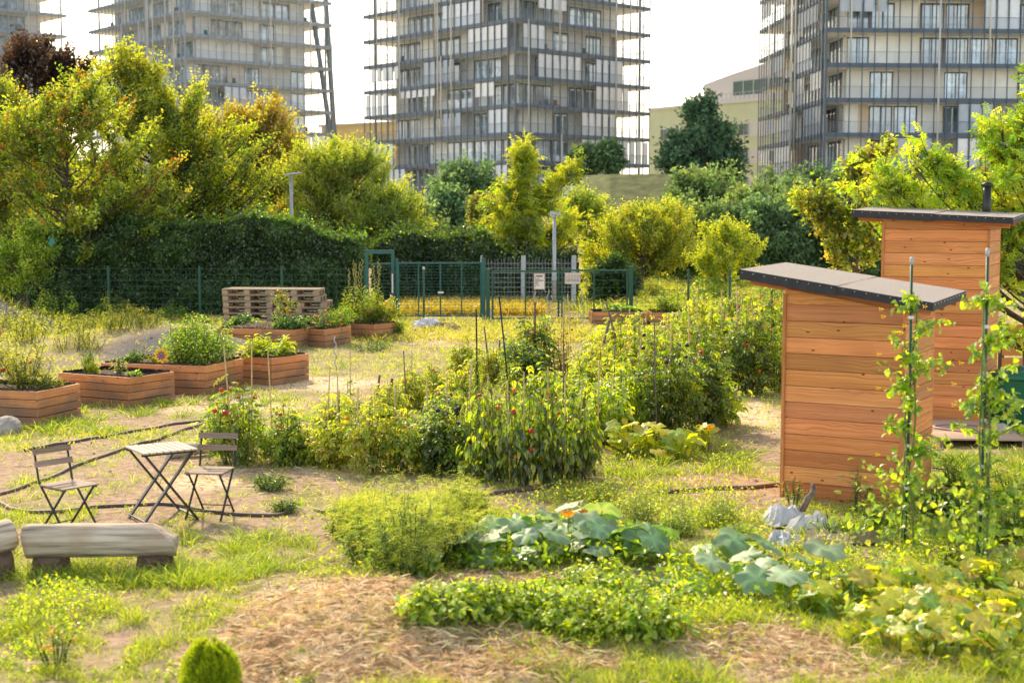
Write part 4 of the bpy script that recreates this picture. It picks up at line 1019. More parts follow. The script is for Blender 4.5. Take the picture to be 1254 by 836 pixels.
for (px, py, rx, ry, Y, pal, lab) in ((574, 258, 42, 42, 86, far_g, 'dark bluish-green tree under the middle tower, left of the feathery ash'),
                                     (545, 285, 34, 36, 82, far_g, 'low dark tree behind the ivy hedge, under the low pavilion'),
                                     (870, 272, 60, 54, 78, far_m, 'wide muted green tree just below the tall dark tree'),
                                     (822, 300, 40, 40, 84, far_g, 'dark green tree between the yellow tree and the wide muted tree'),
                                     (948, 285, 60, 56, 74, far_m, 'muted green tree at the foot of the right tower, left of the tall shed'),
                                     (1015, 280, 58, 62, 70, far_g, 'darker green tree at the foot of the right tower, behind the branching maple'),
                                     (1080, 290, 60, 50, 72, far_m, 'muted green tree partly hidden by the tall shed'),
                                     (1170, 285, 70, 50, 74, far_g, 'dark green tree at the far right behind the robinia'),
                                     (1250, 280, 60, 60, 72, far_m, 'green tree at the right edge of the view'),
                                     (590, 285, 16, 32, 66, [((.30, .30, .08), 3), ((.22, .26, .07), 2)], 'slender straw-green young tree left of the feathery ash'),
                                     (500, 300, 40, 35, 70, far_m, 'green tree peeping over the hedge right of the willow'),
                                     (860, 308, 52, 40, 57, far_m, 'low rounded muted bush right of the yellow tree'), (935, 305, 50, 44, 56, far_g, 'low dark rounded bush behind the round yellow shrub'), (990, 300, 48, 50, 57, far_m, 'low muted bush left of the branching maple'), (1040, 298, 44, 50, 56, far_g, 'low dark bush right behind the branching maple'),
                                     (745, 202, 13, 14, 131, far_g, 'dark conical shrub on top of the grassy bank'),
                                     (716, 205, 12, 12, 132, far_g, 'small round shrub on top of the grassy bank')):
    if Y > 125: b = (X(px, Y), Y, P(px, 214, Y).z - .4)
    else: b = (X(px, Y), Y, Hs(X(px, Y), Y))
    sc_ = Y / 50
    big = rx > 30
    make_tree('background_tree' if big else 'small_shrub', lab, 'tree' if big else 'shrub', b, 1.0 if Y < 125 else .3, [lobe(px, py - 6, rx * 1.1, ry * 1.15, Y, b), lobe(px + rx * .5, py + ry * .45, rx * .6, ry * .6, Y, b), lobe(px - rx * .45, py + ry * .5, rx * .6, ry * .6, Y, b)][:3 if big else 1], 300 + k, pal,
              limbs=115 if big else 40, twigs=11, leaves=24, ll=.15 * sc_, lw=.10 * sc_, twl=.55 * sc_ * min(1, rx / 38), tr=.16, mat='leaf_far', group='trees and shrubs below the towers'); k += 1
# hedges
make_hedge('ivy_hedge', 'tall dark ivy-covered hedge behind the green wire fence on the left', [(X(-60, 43), 42.6), (X(100, 43), 42.6), (X(250, 43), 42.7), (X(350, 43), 42.8), (X(446, 43), 43)], 0.0,
           [2.1, 2.1, 2.3, 2.7, 2.6, 2.75, 2.6, 2.0], 2.4, 60000, 31, [((.06, .13, .03), 4), ((.04, .09, .022), 3), ((.11, .18, .035), 2)], ll=.105, sprigs=.08)
make_hedge('ivy_hedge', 'lower dark hedge behind the wire gates in the middle', [(X(455, 47), 47.2), (X(560, 47), 47.2), (X(660, 47), 47.4), (X(708, 47), 47.4)], 0.0,
           [1.9, 2.3, 2.0, 2.15, 1.75, 1.7, 1.6], 2.0, 30000, 32, [((.045, .095, .022), 4), ((.03, .065, .018), 3), ((.11, .17, .03), 2)], ll=.11, sprigs=.14)
make_hedge('far_hedge', 'long muted green thicket closing off the garden behind the yellow tree', [(X(730, 62), 62), (X(900, 62), 61), (X(1100, 60), 60), (X(1330, 58), 58)], 0.2,
           [2.3, 2.4, 2.6, 2.7, 2.6, 2.6], 3.0, 60000, 33, [((.15, .23, .09), 4), ((.12, .19, .08), 3), ((.20, .28, .09), 2)], ll=.17, sprigs=.35, rough=.62, cat='thicket')
b = TB(752, 46)
make_tree('round_shrub', 'dark rounded bush right behind the garden gate', 'shrub', b, .3, [lobe(752, 348, 28, 30, 46, b)], 35, g_dark, limbs=60, twigs=12, leaves=22, ll=.09, lw=.07, twl=.35, tr=.05)
b = TB(30, 40)
make_tree('leafy_shrub', 'pale green drooping shrub at the left edge below the pear tree', 'shrub', b, .4, [lobe(20, 330, 45, 30, 40, b), lobe(45, 300, 22, 30, 40, b)], 36, g_bright, limbs=45, twigs=9, leaves=20, ll=.10, lw=.05, twl=.5, tr=.05)
# maple beside the tall shed
b = (X(1052, 27), 27, Hs(X(1052, 27), 27))
make_tree('maple_sapling', 'spreading young maple with yellow-tinged leaves left of the tall shed', 'tree', b, .9,
          [lobe(1000, 265, 26, 36, 27, b, wt=.55), lobe(1055, 235, 26, 42, 27, b, wt=.8), lobe(1055, 300, 30, 45, 27, b, wt=1.3), lobe(1085, 205, 30, 22, 27, b, wt=.5), lobe(1025, 320, 25, 20, 27, b, wt=.3)], 37,
          [((.26, .32, .05), 3), ((.36, .34, .06), 2), ((.14, .20, .035), 3), ((.34, .22, .06), .6)], limbs=58, twigs=8, leaves=16, ll=.085, lw=.08, twl=.34, tr=.06, up=.5, form='oval', barkc=(.18, .12, .07), wig=.8)
# robinia on the right
b = (X(1262, 21.6), 21.6, Hs(X(1262, 21.6), 21.6))
make_tree('robinia', 'bright green feathery robinia hanging over the roof of the tall shed on the right', 'tree', b, 1.2,
          [lobe(1238, 195, 52, 62, 21.6, b, wt=2.2), lobe(1150, 208, 46, 40, 20.4, b, wt=1.6), lobe(1110, 232, 40, 28, 19.8, b, wt=.8), lobe(1185, 262, 40, 22, 19.2, b, wt=.35), lobe(1245, 310, 36, 60, 21, b, wt=1.5), lobe(1275, 120, 36, 34, 21.6, b, wt=.8), lobe(1300, 250, 50, 90, 21.6, b, wt=1.2), lobe(1220, 400, 16, 30, 20.9, b, wt=.3)], 38,
          [((.25, .38, .04), 3), ((.34, .46, .05), 2), ((.14, .24, .03), 2)], limbs=70, twigs=8, leaves=7, ll=.07, lw=.034, twl=.34, tr=.09, up=.15, pin=5, barkc=(.10, .075, .05), top_pal=[((.45, .40, .04), 1)], top_frac=.12, form='kite')

# ------------------------------------------------------------------ fences, gates, lamps
def fence_panel(mb, a, b, z0, z1, dz, dx, r=.006, mi=0):
    a, b = Vector(a), Vector(b); d = b - a; n = max(1, int(d.length / dx))
    z = z0
    while z <= z1 + 1e-6:
        mb.bar(a + Vector((0, 0, z)), b + Vector((0, 0, z)), r * 2, r * 2, mi=mi, side=(d.y, -d.x, 0)); z += dz
    for k in range(n + 1):
        p = a + d * (k / n); mb.bar(p + Vector((0, 0, z0)), p + Vector((0, 0, z1)), r * 1.4, r * 1.4, mi=mi, side=(1, 0, 0))
YF = 40.8
xsf = [X(p, YF) for p in (-90, 20, 131, 243, 344, 446)]
wf = empty('wire_fence', (xsf[0], YF, 0), 0, 'green wire mesh fence with thin posts running in front of the tall ivy hedge', 'fence')
for i, x in enumerate(xsf):
    m = MB(); m.box((x - xsf[0] - .03, -.03, -.2), (.06, 0, 0), (0, .06, 0), (0, 0, 1.72)); m.build('post', M['green_metal'], wf)
for i in range(5):
    m = MB(); fence_panel(m, (xsf[i] - xsf[0] + .04, .0, 0), (xsf[i + 1] - xsf[0] - .04, .0, 0), .08, 1.45, .17, .25, .0045); m.build('mesh_panel', M['green_metal'], wf)
# walk-through frame
fx = X(447, YF)
fr = empty('gate_doorway', (fx, YF - .1, 0), 0, 'tall teal steel door frame at the right end of the wire fence', 'gate')
w_ = X(482, YF) - fx; zt = P(460, 306, YF).z
m = MB()
for x in (0, w_ - .07, w_ + .05): m.box((x, 0, -.1), (.09 if x != w_ + .05 else .07, 0, 0), (0, .09, 0), (0, 0, zt + .1 if x < w_ else zt - .15))
m.box((.09, .003, zt - .11), (w_ - .16, 0, 0), (0, .085, 0), (0, 0, .11)); m.box((.09, .02, zt - .42), (w_ - .16, 0, 0), (0, .05, 0), (0, 0, .05)); m.build('frame', M['teal_metal'], fr)
m = MB(); m.box((w_ - .055, -.05, .75), (.04, 0, 0), (0, .04, 0), (0, 0, .55)); m.build('handle', M['white_paint'], fr)
m = MB(); fence_panel(m, (.1, .06, 0), (w_ - .1, .06, 0), .1, zt - .45, .1, .2, .004); m.build('mesh_panel', M['teal_metal'], fr)
# left gate leaf (open-weave, many rails)
def gate(px0, px1, pyt, Y, name, label, mat, mids, dz=.085, rot=0):
    a = X(px0, Y); b = X(px1, Y); zt = P(px0, pyt, Y).z; w_ = b - a
    g = empty(name, (a, Y, 0), rot, label, 'gate')
    m = MB()
    m.box((.05, 0, zt - .05), (w_ - .1, 0, 0), (0, .05, 0), (0, 0, .05)); m.box((.05, 0, .08), (w_ - .1, 0, 0), (0, .05, 0), (0, 0, .05))
    for x in (0, w_ - .05): m.box((x, -.003, .06), (.05, 0, 0), (0, .056, 0), (0, 0, zt - .06))
    for q_ in mids: m.box((X(q_, Y) - a - .02, .003, .13), (.04, 0, 0), (0, .044, 0), (0, 0, zt - .19))
    m.build('frame', M[mat], g)
    m = MB(); fence_panel(m, (.05, .025, 0), (w_ - .05, .025, 0), .16, zt - .08, dz, .22, .0042); m.build('mesh_panel', M[mat], g)
    return g, a, w_, zt
g, a, w_, zt = gate(486, 590, 321, 40.5, 'mesh_gate', 'wide teal mesh gate leaf left of the two notices', 'teal_metal', (512, 539, 565))
m = MB(); m.box((w_ * .48, -.04, .75), (.16, 0, 0), (0, .04, 0), (0, 0, .05)); m.build('handle', M['white_paint'], g)
for px, lab in ((592, 'thick teal gate post where the two gates meet, the left one of the pair'), (597.5, 'thick dark green gate post with white foot, right of the teal one'), (773.5, 'thick dark green gate post at the right end of the double gate')):
    Yp = 40.3 if px != 597.5 else 39.6
    p = empty('gate_post', (X(px, Yp), Yp, 0), 0, lab, 'post'); tp = {592: 318, 597.5: 331, 773.5: 327}[px]
    m = MB(); z_ = P(px, tp, Yp).z; m.box((-.055, -.055, -.2), (.11, 0, 0), (0, .11, 0), (0, 0, z_ + .2)); m.build('pole', M['teal_metal' if px == 592 else 'green_metal'], p)
    m = MB(); m.box((-.065, -.065, z_), (.13, 0, 0), (0, .13, 0), (0, 0, .03)); m.build('cap', M['green_metal'], p)
    if px == 597.5:
        m = MB(); m.box((.06, -.04, .1), (.05, 0, 0), (0, .05, 0), (0, 0, .28)); m.build('hinge', M['white_paint'], p)
g1, a1, w1, zt1 = gate(602, 685.5, 331, 39.5, 'mesh_gate', 'left leaf of the green double gate, carrying the tall notice', 'green_metal', (643.5,), dz=.2)
g2, a2_, w2, zt2 = gate(687.5, 770, 330, 39.5, 'mesh_gate', 'right leaf of the green double gate, carrying the wide notice', 'green_metal', (728,), dz=.2)
m = MB(); m.box((w1 - .06, -.05, .8), (.05, 0, 0), (0, .045, 0), (0, 0, .25)); m.build('latch', M['black_metal'], g1)
# notices
def notice(px0, px1, py0, py1, lab, vertical):
    Y = 39.40; a = P(px0, py0, Y); b = P(px1, py1, Y); n = empty('notice', (a.x, Y, b.z), 0, lab, 'notice'); w_, h_ = b.x - a.x, a.z - b.z
    m = MB(); m.box((0, 0, 0), (w_, 0, 0), (0, .012, 0), (0, 0, h_)); m.build('board', M['white_paint'], n)
    m = MB(); mm = MB()
    if vertical:
        for k in range(9): m.box((w_ * (.08 + k * .105), -.006, h_ * .08), (.012, 0, 0), (0, .005, 0), (0, 0, h_ * .84))
        m.box((w_ * .05, -.009, h_ * .28), (w_ * .9, 0, 0), (0, .002, 0), (0, 0, .012))
    else:
        for k, (z, x0, x1) in enumerate(((.84, .2, .85), (.80, .2, .8), (.66, .18, .55), (.55, .12, .9), (.53, .12, .9), (.42, .15, .45), (.34, .15, .3), (.28, .2, .35), (.2, .3, .5))):
            m.box((w_ * x0, -.006, h_ * z), (w_ * (x1 - x0), 0, 0), (0, .005, 0), (0, 0, .016 if k != 0 else .03))
        m.box((w_ * .1, -.006, h_ * .1), (.012, 0, 0), (0, .005, 0), (0, 0, h_ * .8))
    m.build('printed_lines', M['ink'], n)
    fr_ = MB(); fr_.box((-.02, -.003, -.02), (w_ + .04, 0, 0), (0, .014, 0), (0, 0, .02)); fr_.box((-.02, -.003, h_), (w_ + .04, 0, 0), (0, .014, 0), (0, 0, .02))
    for x in (-.02, w_): fr_.box((x, -.002, 0), (.02, 0, 0), (0, .013, 0), (0, 0, h_))
    if not vertical:
        fr_.bar((.02, .0, -.02), (-.03, .0, -.13), .03, .012); fr_.bar((w_ - .02, .0, -.02), (w_ + .06, .0, -.09), .03, .012)
    fr_.build('frame', M['wood_slat'], n)
notice(654.5, 666.5, 335.5, 353.5, 'tall white notice with printed lines hanging on the green gate', False)
notice(692.5, 710, 334.5, 347, 'wide white notice with columns hanging on the green gate', True)
# grey mesh fence behind
gf = empty('mesh_fence', (X(590, 45), 45, 0), 0, 'grey galvanised mesh fence with two thick posts behind the double gate', 'fence')
x0 = X(590, 45)
for px in (591, 641, 703):
    m = MB(); m.box((X(px, 45) - x0 - .07, -.07, -.3), (.14 if px > 600 else .05, 0, 0), (0, .14, 0), (0, 0, P(px, 313, 45).z + .3)); m.build('post', M['galv'], gf)
for a_, b_ in ((591, 641), (641, 703)):
    m = MB(); fence_panel(m, (X(a_, 45) - x0 + .08, 0, 0), (X(b_, 45) - x0 - .08, 0, 0), .1, P(640, 317, 45).z, .15, .1, .005); m.build('mesh_panel', M['galv'], gf)
rf_ = empty('wire_fence', (X(777, 41), 41, 0), 0, 'low green wire fence leading right from the double gate', 'fence'); x0 = X(777, 41)
for px in (844, 895, 947, 1010):
    m = MB(); m.box((X(px, 41) - x0 - .03, 0, -.2), (.06, 0, 0), (0, .06, 0), (0, 0, P(844, 330, 41).z + .2)); m.build('post', M['green_metal'], rf_)
m = MB(); fence_panel(m, (.05, .02, 0), (X(1010, 41) - x0, .02, 0), .1, 1.2, .12, .3, .004); m.build('mesh_panel', M['green_metal'], rf_)
# lamps
def lamp(px, pytop, Y, lab, flat):
    z0 = Hs(X(px, Y), Y); t = empty('street_lamp', (X(px, Y), Y, z0), 0, lab, 'street lamp'); h = P(px, pytop, Y).z - z0
    m = MB(); m.tube([(0, 0, -.2), (0, 0, h)], [.075, .05] if not flat else [.07, .05], 10); m.build('pole', M['galv'], t)
    m = MB()
    if flat: m.cbox((.06, 0, h + .03), .52, .3, .05, ry=-.12); m.cbox((0, 0, h - .05), .09, .09, .12)
    else: m.cbox((.02, 0, h + .05), .32, .22, .09, ry=.15); m.cbox((-.04, 0, h - .02), .12, .12, .12)
    m.build('lamp_head', M['galv'], t)
    if not flat: m = MB(); m.box((-.07, -.09, .95), (.14, 0, 0), (0, .05, 0), (0, 0, .3)); m.build('service_door', M['galv'], t)
    return t
lamp(357, 214, 46, 'grey street lamp with a flat wide head in front of the autumn tree', True)
lamp(679, 263, 44, 'slim pale lamp post standing behind the green double gate', False)

# ------------------------------------------------------------------ raised beds
def tint(a=.86, b=1.12): k = random.uniform(a, b); return (k * random.uniform(.96, 1.04), k, k * random.uniform(.94, 1.06))
def raised_bed(corner, ang, lu, lv, h, nb, lab, soil=True, mulch=False):
    """corner = nearest corner, u to the right-back, v to the left-back"""
    t = empty('raised_bed', (corner[0], corner[1], Hs(*corner[:2])), ang, lab, 'raised bed', 'wooden raised beds')
    bh = h / nb; th = .035
    for (o, d, n_) in (((0, 0), (lu, 0), (0, 1)), ((0, lv), (lu, 0), (0, -1)), ((0, th), (0, lv - 2 * th), (1, 0)), ((lu, th), (0, lv - 2 * th), (-1, 0))):
        m = MB(); D = Vector((d[0], d[1], 0)); Nn = Vector((n_[0], n_[1], 0)) * th
        for k in range(nb):
            j = random.uniform(-.002, .002)
            m.box(Vector((o[0], o[1], -.03 if k == 0 else k * bh + .003)) + Nn.normalized() * j, D, Nn, (0, 0, (bh - .010) + (.03 if k == 0 else 0)), tint(.8, 1.15))
        m.build('side_panel', M['wood_bed'], t)
    for x in (th + .003, lu - th - .053):
        for y in (th + .003, lv - th - .053):
            m = MB(); m.box((x, y, 0), (0, 0, h - .02), (.05, 0, 0), (0, .05, 0), tint()); m.build('corner_post', M['wood_bed'], t)
    # black lining just inside
    m = MB(); i0 = th + .006
    n_ = 22
    for (ax0, ay0, ax1, ay1) in ((i0, i0, lu - i0, i0), (lu - i0, i0, lu - i0, lv - i0), (lu - i0, lv - i0, i0, lv - i0), (i0, lv - i0, i0, i0)):
        for k in range(n_):
            f0, f1 = k / n_, (k + 1) / n_; d0, d1 = random.uniform(0, .02), random.uniform(0, .02)
            A = Vector((ax0 + (ax1 - ax0) * f0, ay0 + (ay1 - ay0) * f0, 0)); B = Vector((ax0 + (ax1 - ax0) * f1, ay0 + (ay1 - ay0) * f1, 0))
            inw = Vector((-(B - A).y, (B - A).x, 0)).normalized()
            m.add([A + Vector((0, 0, h * .4)), B + Vector((0, 0, h * .4)), B + inw * .012 + Vector((0, 0, h + .008 + d1)), A + inw * .012 + Vector((0, 0, h + .008 + d0))], [(0, 1, 2, 3)])
    m.build('lining', M['foil'], t)
    nx_, ny_ = 26, 20; gx_, gy_ = np.meshgrid(np.linspace(i0 + .02, lu - i0 - .02, nx_), np.linspace(i0 + .02, lv - i0 - .02, ny_))
    sz = h - .05 + .05 * (fbm(gx_ * 6, gy_ * 6, 7) - .4) + (.10 if mulch else 0) * np.sin(PI * (gx_ / lu)) * np.sin(PI * gy_ / lv)
    idx = np.arange(nx_ * ny_).reshape(ny_, nx_); q = np.stack([idx[:-1, :-1], idx[:-1, 1:], idx[1:, 1:], idx[1:, :-1]], -1).reshape(-1, 4)
    mesh_np('soil', np.stack([gx_.ravel(), gy_.ravel(), sz.ravel()], -1), q, None, M['soil'], t, smooth=True)
    if mulch:
        rg = np.random.default_rng(4); n = 2500; p = np.stack([rg.uniform(.06, lu - .06, n), rg.uniform(.06, lv - .06, n), np.zeros(n)], -1)
        p[:, 2] = h - .03 + .10 * np.sin(PI * p[:, 0] / lu) * np.sin(PI * p[:, 1] / lv) + rg.random(n) * .02
        ax = rdir(rg, n) * np.array([1, 1, .25]); v, f, c = kites(p, ax, rdir(rg, n) * .4 + np.array([0, 0, 1]), .1, .02, np.array([[.55, .42, .28]]) * rg.uniform(.6, 1.2, (n, 1)))
        mesh_np('mulch', v, f, c, M['straw'], t)
    return t
def bedtop(c, ang, u, v, h):
    return (c[0] + math.cos(ang) * u - math.sin(ang) * v, c[1] + math.sin(ang) * u + math.cos(ang) * v, Hs(c[0], c[1]) + h - .04)
AB = math.atan2(.96, .27)
c1, c2, c3, c4_ = (-6.70, 19.96), (-5.85, 21.6), (-5.0, 23.1), (-4.15, 24.45)
raised_bed(c1, AB, 1.06, 2.0, .49, 4, 'nearest raised bed at the left edge, planted with straggly tomatoes')
raised_bed(c2, R(61), 1.0, 1.5, .47, 4, 'half-empty raised bed with bare soil, second from the left edge')
raised_bed(c3, AB, 1.35, 1.93, .49, 4, 'long raised bed with the yellow pinwheel at its front edge')
raised_bed(c4_, R(58), .98, .95, .49, 4, 'square raised bed filled with bright chard')
c5, c6, c7 = (-4.62, 31.1), (-4.16, 31.55), (-3.26, 33.5)
raised_bed((-4.75, 31.0), R(74), 1.3, 1.9, .40, 3, 'low raised bed topped with pale mulch in front of the pallets', mulch=True)
raised_bed(c6, R(69), 1.25, .55, .40, 3, 'low raised bed with orange flowers, right of the mulched bed')
raised_bed(c7, R(57), 1.0, 1.1, .38, 3, 'low raised bed with tall mullein spikes and sunflowers by the gate frame')
c8, c9 = (X(725, 38.6), 38.6), (X(799, 38.2), 38.4)
raised_bed((c8[0] + 1.45, c8[1] - .1), R(92), 1.0, 1.45, .36, 3, 'raised bed below the green gate, left one of the distant pair')
raised_bed((c9[0] + 1.2, c9[1]), R(92), 1.0, 1.2, .36, 3, 'raised bed at the right of the distant pair near the gate')

# pallets -----------------------------------------------------------------------------------
def make_pallet():
    t = empty('pallet', (0, 0, 0)); L_, W_ = 1.2, .8
    m = MB()
    for k in range(5): m.box((0, .0 + k * (W_ - .12) / 4 + 0, .122), (L_, 0, 0), (0, .12, 0), (0, 0, .022), tint(.75, 1.2))
    m.build('top_deck', M['wood_grey'], t)
    m = MB()
    for x in (0, .55, 1.08): m.box((x, 0.004, .10), (0, W_ - .008, 0), (.12, 0, 0), (0, 0, .0215), tint(.75, 1.2))
    m.build('stringer_boards', M['wood_grey'], t)
    for y in (.002, .33, .66):
        for x in (.005, .53, 1.055): m = MB(); m.box((x, y, .022), (.14, 0, 0), (0, .135, 0), (0, 0, .0775), tint(.7, 1.25)); m.build('block', M['wood_grey'], t)
    m = MB()
    for y in (0, .34, .68): m.box((0, y, 0), (L_, 0, 0), (0, .12, 0), (0, 0, .0215), tint(.75, 1.2))
    m.build('bottom_deck', M['wood_grey'], t)
    return t
proto = make_pallet(); first = True
ords = ('lowest', 'second', 'third', 'fourth', 'fifth', 'sixth', 'seventh', 'eighth', 'topmost')
rnd = random.Random(5)
for (px, Y, nm, n_, ang) in ((271, 33.6, 'left', 8, -.10), (329, 33.45, 'right', 8, -.06)):
    for k in range(n_):
        o = proto if first else copy_tree(proto); first = False
        j = rnd.uniform(-.04, .04) + (.10 if nm == 'right' and k < 6 else 0)
        o.location = (X(px, Y) + j, Y + rnd.uniform(-.03, .03), .06 + .146 * k); o.rotation_euler = (0, 0, ang + rnd.uniform(-.02, .02))
        tag(o, '%s wooden pallet from the ground in the %s stack before the ivy hedge' % (ords[k], nm) if k < 7 else 'topmost wooden pallet of the %s stack before the ivy hedge' % nm, 'pallet', 'stacked wooden pallets')

# ------------------------------------------------------------------ bistro table and chairs
def bistro_table(c, ang):
    t = empty('bistro_table', (c[0], c[1], Hs(*c)), ang, 'small folding garden table with wooden slats and crossed dark legs', 'table')
    m = MB(); n_ = 8
    for k in range(n_):
        x = -.275 + k * (.55 / n_); m.box((x + .006, -.27, .685), (0, .54, 0), (.55 / n_ - .013, 0, 0), (0, 0, .016), tint(.92, 1.15))
    m.build('tabletop', M['wood_slat'], t)
    m = MB()
    for y in (-.22, .22): m.bar((-.27, y, .672), (.27, y, .672), .022, .022)
    m.build('frame', M['black_metal'], t)
    for y, s in ((-.235, 1), (.235, 1), (-.2, -1), (.2, -1)):
        m = MB(); m.bar((-.24 * s, y, .67), (.27 * s, y, 0), .045, .018, side=(0, 1, 0)); m.build('leg', M['black_metal'], t)
    for x in (-.25, .25):
        m = MB(); m.bar((x, -.235, .03), (x, .235, .03), .02, .014); m.build('crossbar', M['black_metal'], t)
    return t
def bistro_chair(c, ang, lab):
    """faces local -y"""
    t = empty('bistro_chair', (c[0], c[1], Hs(*c)), ang, lab, 'chair', 'folding garden chairs')
    m = MB(); n_ = 6
    for k in range(n_): m.box((-.19, -.2 + k * .065, .445), (.38, 0, 0), (0, .058, 0), (0, 0, .014), tint(.92, 1.15))
    m.build('seat', M['slat_dark'], t)
    m = MB()
    for x in (-.165, .165): m.bar((x, -.2, .437), (x, .2, .437), .014, .014)
    m.build('seat_frame', M['black_metal'], t)
    for z in (.64, .755):
        m = MB(); y = .205 + (z - .45) * .22
        m.bar((-.2, y - .014, z), (.2, y - .014, z), .055, .014, tint(.85, 1.0), side=(0, .22, 1)); m.build('backrest', M['slat_dark'], t)
    for x in (-.175, .175):
        m = MB(); m.tube([(x, -.23, 0), (x, .14, .40), (x, .21, .47), (x, .285, .80)], .0115, 6); m.build('leg', M['black_metal'], t)
        x2 = x * .88
        m = MB(); m.tube([(x2, .24, 0), (x2, -.17, .437)], .0115, 6); m.build('leg', M['black_metal'], t)
    m = MB(); m.tube([(-.175, -.16, .08), (.175, -.16, .08)], .006, 6); m.build('crossbar', M['black_metal'], t); m = MB(); m.tube([(-.154, .17, .075), (.154, .17, .075)], .006, 6); m.build('crossbar', M['black_metal'], t)
    return t
bistro_table((-3.40, 13.64), math.atan2(.52, .78))
bistro_chair((-4.12, 13.05), math.atan2(.77, .63), 'folding wooden garden chair left of the table, turned sideways')
bistro_chair((-2.96, 13.78), R(-7), 'folding wooden garden chair right of the table, facing the viewer')

# logs ----------------------------------------------------------------------------------------
M['log'] = None
def mat_log():
    m, nt, out = newmat('weathered_log'); b = N(nt, 'ShaderNodeBsdfPrincipled', Roughness=.85)
    tc = N(nt, 'ShaderNodeTexCoord'); mp = N(nt, 'ShaderNodeMapping'); mp.inputs['Scale'].default_value = (1.2, 22, 22); L(nt, tc.outputs['Object'], mp.inputs[0])
    z = N(nt, 'ShaderNodeTexNoise', Scale=1.0, Detail=5.0, Roughness=.6); L(nt, mp.outputs[0], z.inputs['Vector'])
    z2 = N(nt, 'ShaderNodeTexNoise', Scale=3.0, Detail=3.0); L(nt, tc.outputs['Object'], z2.inputs['Vector'])
    c = mixc(nt, ramp(nt, z.outputs[0], [(.35, 0.0), (.5, .6), (.65, 1.0)]), (.25, .18, .12), (.74, .64, .51))
    c = mixc(nt, ramp(nt, z2.outputs[0], [(.5, 0.0), (.8, .6)]), c, (.44, .28, .17)); c = mixc(nt, 1.0, c, attr(nt), 'MULTIPLY')
    L(nt, c, b.inputs['Base Color']); c = mixc(nt, ramp(nt, z.outputs[0], [(.30, 1.0), (.37, 0.0)]), c, (.05, .035, .03)); L(nt, c, b.inputs['Base Color']); bm = N(nt, 'ShaderNodeBump', Strength=1.0, Distance=.02); L(nt, z.outputs[0], bm.inputs['Height']); L(nt, bm.outputs[0], b.inputs['Normal']); L(nt, b.outputs[0], out.inputs[0]); return m
M['log'] = mat_log()
def half_log(length, r, taper_end=True, seed=0):
    """lies along +x, flat sawn face up"""
    rg = np.random.default_rng(seed); ns, na = 26, 22; m = MB(); vs = []
    for i in range(ns + 1):
        s = i / ns; x = s * length
        for k in range(na):
            a = 2 * PI * k / na; rr = r * (1 + .05 * math.sin(3 * a + 1 + s) + .03 * math.sin(7 * a + s * 9) + .025 * math.sin(13 * a + s * 3) )
            y, z = rr * math.cos(a), rr * math.sin(a)
            ztop = r * .97
            if taper_end and s > .84: ztop = r * .97 - (s - .84) / .16 * r * 1.35
            if z > ztop: z = ztop + (z - ztop) * .35
            vs.append((x + (.012 * math.sin(a * 2) if s in (0, 1) else 0), y, z + r * .03 * math.sin(s * 7)))
    fs = [(i * na + k, i * na + (k + 1) % na, (i + 1) * na + (k + 1) % na, (i + 1) * na + k) for i in range(ns) for k in range(na)]
    m.add(vs, fs, (1, 1, 1), smooth=True); m.f.append(list(range(na))[::-1]); m.m.append(0); m.sm.append(False)
    m.f.append([ns * na + k for k in range(na)]); m.m.append(0); m.sm.append(False)
    return m
def log_bench(p0, p1, zc, r, lab, sup, taper=True, seed=0):
    a, b = Vector(p0), Vector(p1); d = b - a; z0 = Hs(a.x, a.y)
    t = empty('log_bench', (a.x, a.y, z0), math.atan2(d.y, d.x), lab, 'bench', 'log benches')
    o = half_log(d.length, r, taper, seed).build('seat', M['log'], t); o.location = (0, 0, zc)
    for x in sup:
        m = MB(); rr = .15; hh = zc - r * .93
        m.lathe([(rr * 1.05, -.06), (rr * 1.08, .02), (rr, hh * .8), (rr * .9, hh), (.001, hh + .004)], (x, 0, 0), 18, (.26, .2, .16)); m.build('support', M['log'], t)
    return t
pa, pb = G(33, 700), G(217, 697)
log_bench((pa.x, pa.y), (pb.x, pb.y), .275, .138, 'thick weathered half-log bench resting on two stumps in front of the garden table', (.2, 1.05), seed=3)
pa, pb = G(-95, 726), G(12, 700)
log_bench((pa.x, pa.y), (pb.x, pb.y), .33, .13, 'end of a second log bench cut off by the left edge', (.25, .66), False, 6)
pa = GP(205, 562); pb = GP(262, 556)
t = empty('log', (pa.x, pa.y, pa.z), math.atan2(pb.y - pa.y, pb.x - pa.x), 'short grey log lying on the ground behind the table', 'log'); m = MB(); m.tube([(0, 0, .08), (.4, .01, .09), (1.0, 0, .085)], [.085, .08, .075], 12); m.build('trunk', M['log'], t)

